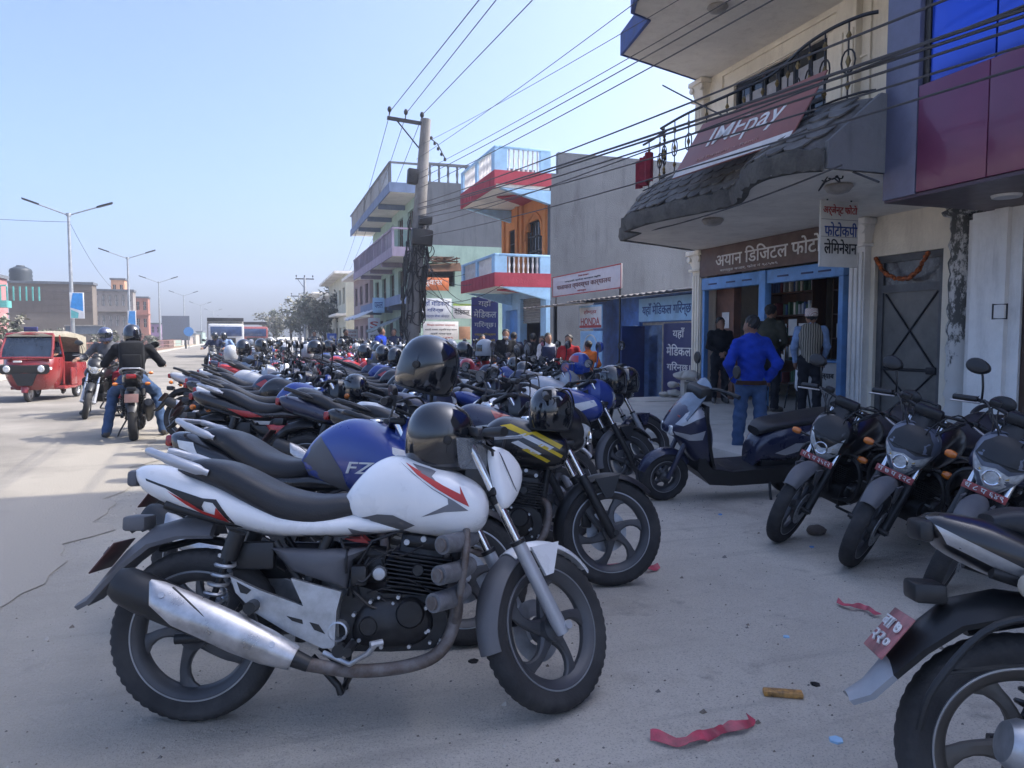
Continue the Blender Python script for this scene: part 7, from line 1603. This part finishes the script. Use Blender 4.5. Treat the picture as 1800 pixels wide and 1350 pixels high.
# ------------------------------------------------------------------ helmets left on the machines
HG = 'helmets left on the parked motorcycles'
def put_helmet(h, u, v, D, lab, yaw=0, pitch=0, sc_=1.0, roll=0):
    p = far(u, D, CAM_H + (592 - v) * D / FPX - .135 * sc_); h.location = p; h.rotation_euler = (R(roll), R(pitch), R(yaw)); h.scale = (sc_,) * 3; return tag(h, lab, 'helmet', HG)
M_HB = paint('helmet_blue', (.01, .05, .32), 0); M_HR = paint('helmet_red', (.45, .03, .05), 0); M_HGREY = paint('helmet_grey', (.10, .11, .12), .05); M_HW = paint('helmet_silver', (.40, .42, .45), .05)
hA = helmet(M_HGLOSS, clear=True); put_helmet(hA, 765, 766, 2.84, 'glossy black helmet with a clear raised visor resting on the white tank', -12, 6, .98)
hB = helmet(M_HGLOSS); put_helmet(hB, 745, 640, 3.55, 'big glossy black helmet hung high on a mirror stalk above the blue motorcycle', 150, -14, 1.06)
b = MB(); p0, p1 = far(757, 3.55, 1.0), far(752, 3.55, 1.27); b.tube([p0, p0.lerp(p1, .5) + Vector((.01, 0, 0)), p1], .009, 8); b.rbox(tuple(p0 + Vector((-.03, -.02, -.05))), tuple(p0 + Vector((.03, .02, .03))), .01); tag(b.build('mirror_stalk', M_BLACK), 'bent black mirror stalk that carries the high hung helmet', 'mirror')
hC = helmet(M_HGLOSS); put_helmet(hC, 966, 720, 4.15, 'satin black helmet sitting on the yellow striped motorcycle', 20, 4, .98)
hD = helmet(M_HGLOSS); put_helmet(hD, 1077, 668, 7.2, 'glossy helmet on the bars of the navy mudguard motorcycle, the left of two', 160, 0, 1.1); hE = hD.copy()
hE = copy_tree(hD); put_helmet(hE, 1103, 668, 7.45, 'dark helmet tucked behind the glossy one on the navy mudguard motorcycle', 200, 0, 1.0)
for (u, v, D, src, lab, yaw, s) in ((625, 682, 6.6, hA, 'black helmet on the handlebar of the blue and white motorcycle', 120, .95), (420, 632, 17, hD, 'black helmet standing tallest at the road side of the far rows', 100, 1.15), (522, 631, 17, hD, 'round black helmet above the lime striped one', 70, 1.1), (905, 643, 11.5, hC, 'dark helmet with a bright rim in front of the shuttered doorway', 60, 1.05), (921, 652, 10.6, hC, 'blue black helmet just right of the bright rimmed one', 30, 1.05), (850, 622, 13, hC, 'black helmet under the tall navy sign', 80, 1.0), (575, 655, 12, hC, 'small black helmet right of the lime striped one', 80, 1.0), (690, 640, 14, hC, 'black helmet beside the blue based one', 0, 1.0)):
    c = copy_tree(src, skip=('raised_visor',)); put_helmet(c, u, v, D, lab, yaw, 0, s)
for (mm, band, u, v, D, lab, s) in ((M_HGREY, mat('lime_band', (.45, .65, .03), .4), 541, 655, 11, 'grey helmet with a lime stripe on a tank in the sun', 1.15), (M_HR, None, 821, 645, 12, 'red helmet among the black ones near the navy sign', 1.05), (M_HGREY, M_HB, 660, 634, 13.5, 'grey helmet with a blue back, standing in front of the blue jacket man', 1.25), (M_HB, M_HR, 1019, 640, 11, 'bright blue helmet with a red top in front of the red jacket man', 1.3), (M_HR, None, 602, 622, 22, 'small red helmet far back in the pack', 1.0), (M_HW, None, 792, 610, 14, 'silver helmet half hidden behind the high hung black one', 1.1)):
    h = helmet(mm, band=band); put_helmet(h, u, v, D, lab, 110, 0, s)
rnd = random.Random(3); hj = helmet(M_HGLOSS, joined=True, n=18); hj2 = helmet(M_HW, joined=True, n=18); k = 0
for i in range(60):
    D = rnd.uniform(11, 34); u = rnd.uniform(400, 880); src = hj if rnd.random() < .75 else hj2; nm_ = 'black' if src is hj else 'silver'; p = far(u, D)
    if p.x < -1.0 or p.x > 4.8: continue
    if src.name in usedf: o = src.copy(); COL.objects.link(o)
    else: o = src; usedf.add(src.name)
    o.location = (p.x, p.y, gz(p.x, p.y) + rnd.uniform(.98, 1.12)); o.rotation_euler = (0, 0, rnd.uniform(0, 6.3)); tag(o, '%s helmet dotted about on the far parked motorcycles' % nm_, 'helmet', 'far helmets, ' + nm_)
for s in (hj, hj2):
    if s.name not in usedf: bpy.data.objects.remove(s)
# ------------------------------------------------------------------ people
JEANS = cloth('jeans', (.055, .10, .20)); DARKT = cloth('dark_trousers', (.018, .019, .025)); BLUES = cloth('blue_shirt', (.012, .045, .36)); DKBL = cloth('dark_blue_cloth', (.02, .03, .075)); BLKC = cloth('black_cloth', (.013, .014, .018)); OLIVE = cloth('olive_cloth', (.055, .055, .040)); REDC = cloth('red_jacket', (.34, .025, .03)); ORGC = cloth('orange_jacket', (.62, .16, .03)); WHTC = cloth('white_shirt', (.55, .55, .58)); GRYC = cloth('grey_cloth', (.10, .105, .12)); PALEB = cloth('pale_blue_shirt', (.22, .32, .52)); PINK = cloth('pink_cloth', (.40, .13, .18)); BROWN = cloth('brown_belt', (.06, .03, .018))
HIPS = pose(elbL=(-.13, .275, 1.14), elbR=(-.12, -.285, 1.14), wriL=(-.0, .19, .96), wriR=(-.02, -.20, .97), shoL=(0, .16, 1.385), shoR=(0, -.16, 1.385), hip=(0, .09, .92), kne=(.0, .12, .5), ank=(-.02, .15, .085), toe=(.14, .18, .035))
man = person(HIPS, 5.35, 7.25, 62, 'man in a bright blue shirt and jeans standing with hands on hips', BLUES, JEANS, 45, .015, .97, 0.0, loose=.008, build=.92)
b = MB(); b.loft([[(.142 * math.cos(t * .314) * g_, .168 * math.sin(t * .314) * g_, z) for t in range(20)] for z, g_ in ((.895, 1.04), (.895, 1.10), (.945, 1.10), (.945, 1.04))]); b.build('belt', BROWN, man)
VEST = pose(elbL=(-.02, .25, 1.12), wriL=(.08, .23, .90), elbR=(.02, -.24, 1.14), wriR=(.16, -.20, .95))
topi = person(VEST, 7.95, 9.32, 48, 'man in a striped waistcoat and pale patterned cap facing into the shop', PALEB, DARKT, 20, .018, .97, .17)
wm, wn_, wb = nt('striped_waistcoat'); N, L = wn_.nodes, wn_.links; tc = N.new('ShaderNodeTexCoord'); wv = N.new('ShaderNodeTexWave'); wv.bands_direction = 'Y'; wv.inputs['Scale'].default_value = 9; wv.inputs['Distortion'].default_value = 2.0; wv.inputs['Detail'].default_value = 2
L.new(tc.outputs['Object'], wv.inputs['Vector']); rp = N.new('ShaderNodeValToRGB'); rp.color_ramp.elements[0].color = (.045, .04, .035, 1); rp.color_ramp.elements[1].color = (.34, .31, .25, 1); L.new(wv.outputs['Fac'], rp.inputs['Fac']); L.new(rp.outputs['Color'], wb.inputs['Base Color']); wb.inputs['Roughness'].default_value = .9
garment(topi, VEST, 'waistcoat', wm, z0=.86, z1=1.50)
b = MB(); hv = VEST['hea']; b.loft([[(hv.x - .008 + r_ * 1.12 * math.cos(t * .2618) , hv.y + r_ * .98 * math.sin(t * .2618), hv.z + z) for t in range(24)] for r_, z in ((.094, .025), (.100, .03), (.100, .085), (.096, .135), (.085, .15), (.03, .16))]); tw, tn, tb = nt('patterned_cap'); N, L = tn.nodes, tn.links; tc = N.new('ShaderNodeTexCoord'); wv = N.new('ShaderNodeTexWave'); wv.bands_direction = 'DIAGONAL'; wv.inputs['Scale'].default_value = 14; wv.inputs['Distortion'].default_value = 5; rp = N.new('ShaderNodeValToRGB'); rp.color_ramp.elements[0].color = (.28, .10, .10, 1); rp.color_ramp.elements[1].color = (.62, .56, .52, 1); rp.color_ramp.elements[1].position = .4; L.new(tc.outputs['Object'], wv.inputs['Vector']); L.new(wv.outputs['Fac'], rp.inputs['Fac']); L.new(rp.outputs['Color'], tb.inputs['Base Color']); tb.inputs['Roughness'].default_value = .9; b.build('cap', tw, topi)
b = MB(); q = topi.matrix_basis @ Vector((.10, .24, .78)); b.loft([[(x_ * w_, y_ * w_ * .5, z) for x_, y_ in ((-.09, -.05), (.09, -.05), (.1, .05), (-.1, .05))] for z, w_ in ((-.46, .6), (-.40, 1.0), (-.12, .9), (-.02, .5), (.06, .2))]); bg_ = b.build('plastic_bag', mat('white_plastic_bag', (.62, .62, .66), .4)); bg_.location = (topi.location.x + .02, topi.location.y + .22, .17 + .86); tag(bg_, 'white plastic bag held by the man in the striped waistcoat', 'bag')
FRONT = pose(elbL=(.04, .24, 1.13), elbR=(.04, -.24, 1.13), wriL=(.22, .06, 1.02), wriR=(.22, -.06, 1.0))
POCK = pose(elbL=(-.06, .28, 1.14), elbR=(-.06, -.28, 1.14), wriL=(.08, .20, .95), wriR=(.08, -.20, .95))
ARM = pose(elbL=(.18, .22, 1.2), wriL=(.38, .14, 1.22))
def at_px(u, D): p = far(u, D); return p.x, p.y
for (ps, x, y, hd, lab, sh, tr, lk, sc_, z, r_) in (
    (FRONT, 8.0, 10.35, 20, 'man with dark hair in an olive top standing behind the blue shirt man', OLIVE, DARKT, 0, 1.04, .17, .022),
    (FRONT, 8.15, 12.0, 250, 'person in dark clothes beside the brown partition at the shop entrance', BLKC, DARKT, 20, .94, .17, .022),
    (ARM, 9.75, 9.75, 200, 'person in pink bending behind the display case inside the shop', PINK, DARKT, 0, .95, .17, .024),
    (POCK, 6.5, 15.4, 235, 'man in a red jacket with a grey face mask among the bikes', REDC, GRYC, -10, .99, None, .024),
    (POCK, 7.05, 15.55, 100, 'person in an orange jacket standing beside the red jacket man', ORGC, GRYC, 0, .96, None, .024),
    (FRONT, 6.2, 15.9, 250, 'man in a white shirt and dark waistcoat with hands clasped', WHTC, DARKT, 20, .98, None, .024),
    (POCK, *at_px(903, 20.5), 60, 'man in a dark blue jacket facing the shuttered doorway', DKBL, DKBL, 0, 1.04, None, .026),
    (POCK, *at_px(937, 20.0), 75, 'tall man in a dark coat right of the dark blue jacket man at the doorway', BLKC, DARKT, 0, 1.05, None, .026),
    (POCK, *at_px(954, 19.0), 200, 'man in black half hidden by the man in the white shirt', BLKC, DARKT, 10, 1.0, None, .026),
    (FRONT, *at_px(889, 17.0), 260, 'man with a pale face mask in front of the dark blue jacket man', BLKC, DARKT, -15, .95, None, .026),
    (FRONT, *at_px(868, 13.2), 210, 'child in an orange top between the parked bikes', ORGC, DARKT, 0, .64, None, .024),
    (FRONT, *at_px(848, 17.5), 250, 'dark haired woman in brown clothes sitting low near the navy sign', GRYC, DARKT, 20, .86, None, .026),
    (POCK, *at_px(670, 21.0), 320, 'man in a bright blue jacket and dark cap left of the power pole', BLUES, DARKT, 30, .99, None, .026),
    (POCK, *at_px(693, 24.0), 250, 'person in dark blue right of the bright blue jacket man', DKBL, DARKT, 0, .98, None, .03),
    (POCK, *at_px(708, 25.5), 210, 'person in black next to the power pole', BLKC, DARKT, 0, .98, None, .03),
    (ARM, *at_px(608, 26.0), 300, 'man in black bending over the far motorcycles', BLKC, DARKT, 0, .98, None, .03),
    (POCK, *at_px(553, 34.0), 270, 'person in brown far down by the blue road sign', GRYC, DARKT, 0, .98, None, .034)):
    o = person(ps, x, y, hd, lab, sh, tr, lk, r_, sc_, z)
    if 'waistcoat with' in lab: garment(o, ps, 'waistcoat', DKBL, .024, .012, .90, 1.40)
    if 'face mask' in lab or 'jacket with a grey' in lab:
        mk = MB(); hv = ps['hea']; f3 = Matrix.Rotation(R(lk), 3, 'Z') @ Vector((1, 0, 0)); bm = bmesh.new(); bmesh.ops.create_uvsphere(bm, u_segments=12, v_segments=8, radius=1); mk.bm(bm, 0, Matrix.Translation(hv + f3 * .068 - Vector((0, 0, .055))) @ Matrix.Diagonal((.040, .052, .040, 1))); mk.build('face_mask', WHTC if 'pale' in lab else GRYC, o)
# riders
RIDE = pose(pel=(.0, 0, .80), che=(.10, 0, 1.12), nek=(.16, 0, 1.30), hea=(.20, 0, 1.43), sho=(.12, .20, 1.26), elb=(.24, .36, 1.04), wri=(.50, .36, 1.02), hip=(.02, .11, .80), kne=(.40, .27, .62), ank=(.22, .36, .09), toe=(.36, .40, .035))
def rider(x, y, hd, lab, sh, tr, hm, res=.02, sc_=1.0, hlab='helmet'):
    o = person(RIDE, x, y, hd, lab, sh, tr, 0, res, sc_, None, hair=False); h = copy_tree(hm, o) if hm else None
    if h:
        h.location = RIDE['hea'] + Vector((0, 0, -.10)); h.rotation_euler = (0, R(8), 0); h.scale = (1, 1, 1)
        for k in ('label', 'category', 'group'):
            if k in h: del h[k]
    return o
fz_bike = copy_tree(RDo); tag(fz_bike, 'black motorcycle with red tail lights under the rider in black', 'motorcycle'); place(fz_bike, -1.72, 11.2, 96, 0)
hd_ = R(96); rx, ry = -1.72 + math.cos(hd_) * .22, 11.2 + math.sin(hd_) * .22
r1 = rider(rx, ry, 96, 'rider in a black jacket and blue jeans astride a motorcycle with both feet down', BLKC, JEANS, hD)
b = MB(); b.rbox((-.17, -.16, .92), (.0, .16, 1.36), .06); b.rbox((-.205, -.12, .96), (-.165, .12, 1.18), .03); b.tube([(-.03, .11, 1.34), (.12, .13, 1.36), (.2, .12, 1.2)], .018, 6); b.tube([(-.03, -.11, 1.34), (.12, -.13, 1.36), (.2, -.12, 1.2)], .018, 6); bp_ = b.build('backpack', cloth('backpack_fabric', (.02, .021, .024))); bp_.location = (rx, ry, 0); bp_.rotation_euler = (0, 0, hd_); tag(bp_, 'black backpack worn by the rider in the black jacket', 'backpack')
b2 = copy_tree(BKo); tag(b2, 'dark motorcycle coming towards the camera with a red bag on its side', 'motorcycle'); hd2 = R(258); fx_, fy_ = -2.95, 14.4; place(b2, fx_ - 1.335 * math.cos(hd2), fy_ - 1.335 * math.sin(hd2), 258, -3)
hW = helmet(paint('helmet_navy_silver', (.05, .06, .12), 0), band=M_HW); o2x, o2y = b2.location.x + math.cos(hd2) * .22, b2.location.y + math.sin(hd2) * .22
r2 = rider(o2x, o2y, 258, 'rider in a dark jacket and silver banded helmet coming towards the camera', GRYC, DARKT, hW); bpy.data.objects.remove(hW) if False else None
for ch in list(children(hW)): bpy.data.objects.remove(ch)
bpy.data.objects.remove(hW)
b = MB(); b.rbox((-.16, -.10, -.26), (.16, .10, .24), .07); b.tube([(-.1, 0, .22), (0, 0, .36), (.1, 0, .22)], .014, 6); rb_ = b.build('red_bag', cloth('red_bag_cloth', (.36, .02, .045))); p = b2.matrix_basis @ Vector((.62, .30, .58)); rb_.location = p; rb_.rotation_euler = (0, 0, hd2 + 1.2); tag(rb_, 'bright red bag hanging from the side of the oncoming motorcycle', 'bag')
b3 = copy_tree(BKo); tag(b3, 'black motorcycle carrying two people far along the road edge', 'motorcycle'); p = far(384, 27); hd3 = R(262); place(b3, p.x, p.y, 262, 0)
r3 = rider(p.x + math.cos(hd3) * .3, p.y + math.sin(hd3) * .3, 262, 'far rider in dark blue with a black helmet at the road edge', DKBL, DARKT, hD, .03); r4 = rider(p.x - math.cos(hd3) * .12 + .22, p.y - math.sin(hd3) * .12, 262, 'passenger in a pale blue top behind the far rider', PALEB, DARKT, hC, .03)
# other traffic
rk = rickshaw(); rk.location = (-4.75, 19.4, 0); rk.rotation_euler = (0, 0, R(262)); rk.scale = (.88, .84, .88)
dv = person(RIDE, -4.75 - .28 * math.cos(R(262)), 19.4 - .28 * math.sin(R(262)), 262, 'driver in dark clothes sitting inside the red auto rickshaw', DKBL, DARKT, 0, .03, .9, .12)
for (u, D, cab, lab, hi) in ((398, 52, mat('lorry_white', (.55, .56, .58), .4), 'white cabbed lorry with a dark roof rack far down the road', True), (446, 66, mat('lorry_red', (.36, .10, .10), .4), 'red and cream lorry behind the white one far down the road', False)):
    p = far(u, D); o = lorry(cab, lab, hi); o.location = p; o.rotation_euler = (0, 0, R(274))
# ------------------------------------------------------------------ litter on the lot
M_RIB = mat('red_ribbon', (.55, .05, .10), .45, var=.3, scale=14, dust=.15)
def ribbon(px, w_, lab, seed):
    r_ = random.Random(seed); P = catmull([onZ(u, v, .006) for u, v in px], 8); b = MB(); rings = []
    for i, p in enumerate(P):
        t = (P[min(i + 1, len(P) - 1)] - P[max(0, i - 1)]).normalized(); n = Vector((-t.y, t.x, 0)); tw = math.sin(i * .19 + seed) * .9 + .25 * math.sin(i * .9 + seed); w = w_ * (.65 + .35 * math.sin(i * .23 + seed) ** 2); d = n * math.cos(tw) * w + Vector((0, 0, abs(math.sin(tw)) * w * .7)); q = p + n * .012 * math.sin(i * .45 + seed) + Vector((0, 0, .010 + .010 * abs(math.sin(i * .31 + seed))))
        rings.append([q - d * .5, q + d * .5, q + d * .5 + Vector((0, 0, .002)), q - d * .5 + Vector((0, 0, .002))])
    b.loft(rings); return tag(b.build('ribbon', M_RIB), lab, 'ribbon', 'red ribbons on the ground')
ribbon([(1143, 1304), (1195, 1308), (1240, 1302), (1262, 1290), (1300, 1285), (1320, 1268)], .05, 'long crumpled red ribbon lying nearest the camera', 1)
ribbon([(1470, 1062), (1500, 1070), (1525, 1075), (1543, 1084)], .04, 'short red ribbon on the ground left of the black tail panel', 2)
ribbon([(1062, 998), (1095, 1000), (1130, 1003), (1160, 1000)], .05, 'red ribbon trapped under the front wheel of the yellow striped motorcycle', 3)
b = MB(); p = onZ(1376, 1223, 0); b.rbox((-.075, -.022, 0), (.075, .022, .022), .006); o = b.build('wrapper', mat('orange_wrapper', (.55, .27, .05), .5, var=.4, scale=30, dust=.2)); o.location = p; o.rotation_euler = (0, 0, R(-28)); tag(o, 'orange packet wrapper lying on the lot', 'wrapper')
rnd = random.Random(9)
for (u, v, s, c, lab) in ((1470, 1302, .022, 'pale', 'small pale blue scrap by the long red ribbon'), (1432, 940, .055, 'st', None), (1440, 938, .045, 'st', None), (1266, 905, .014, 'blue', 'tiny blue bottle cap out on the lot'), (1427, 962, .014, 'blue', 'tiny blue bottle cap near the pale lamped motorcycle'), (1382, 1120, .012, 'pale', 'tiny white paper scrap in the middle of the lot'), (1433, 1204, .016, 'dark', 'small dark pebble above the orange wrapper'), (832, 1163, .018, 'dark', 'small dark pebble under the white motorcycle')):
    p = onZ(u, v, 0)
    if c == 'st': stone(p.x, p.y, .03, s, 'brown stone on the ground under the pale lamped motorcycle', 'stones on the lot', mat('brown_stone', (.16, .13, .11), .9, bump=.4)); continue
    b = MB(); pts = [(s * (1 + .4 * rnd.random()) * math.cos(k), s * (1 + .4 * rnd.random()) * math.sin(k), .004 + .006 * rnd.random()) for k in (0, 1.05, 2.1, 3.14, 4.2, 5.2)]; b.loft([[(x_, y_, 0) for x_, y_, z_ in pts], pts]); o = b.build('scrap' if c != 'dark' else 'pebble', {'pale': M_LBLUE, 'blue': M_BLUEP, 'dark': M_ENGINE}[c]); o.location = p; tag(o, lab, 'litter' if c != 'dark' else 'stone')
gv = MB(); rnd = random.Random(4)                        # loose grit, too much of it to count
for k in range(4200):
    y = 1.2 + 9 * rnd.random() ** 1.7; x = rnd.uniform(-4, 6); s = rnd.uniform(.002, .007) * (1 if rnd.random() < .93 else rnd.uniform(1.6, 3)); a = rnd.random() * 6
    gv.add([(x + s * math.cos(a + t), y + s * math.sin(a + t) * .8, .0) for t in (0, 1.6, 3.1, 4.7)] + [(x + s * .2, y, s * .9)], [(0, 1, 4), (1, 2, 4), (2, 3, 4), (3, 0, 4)], k % 3)
tag(gv.build('grit', [M_PAVE, mat('brown_grit', (.20, .17, .14), .9), mat('grey_grit', (.20, .19, .18), .9)], smooth=False), kind='stuff')
# ------------------------------------------------------------------ air
hz_ = MB(); hz_.box((-330, -40, -1.5), (330, 420, 30)); m = bpy.data.materials.new('haze'); m.use_nodes = True; n = m.node_tree; n.nodes.remove(n.nodes['Principled BSDF']); pv = n.nodes.new('ShaderNodeVolumePrincipled'); pv.inputs['Color'].default_value = (.88, .93, 1, 1); pv.inputs['Density'].default_value = .0017; pv.inputs['Anisotropy'].default_value = .3
n.links.new(pv.outputs[0], n.nodes['Material Output'].inputs['Volume']); tag(hz_.build('haze', m), kind='stuff')
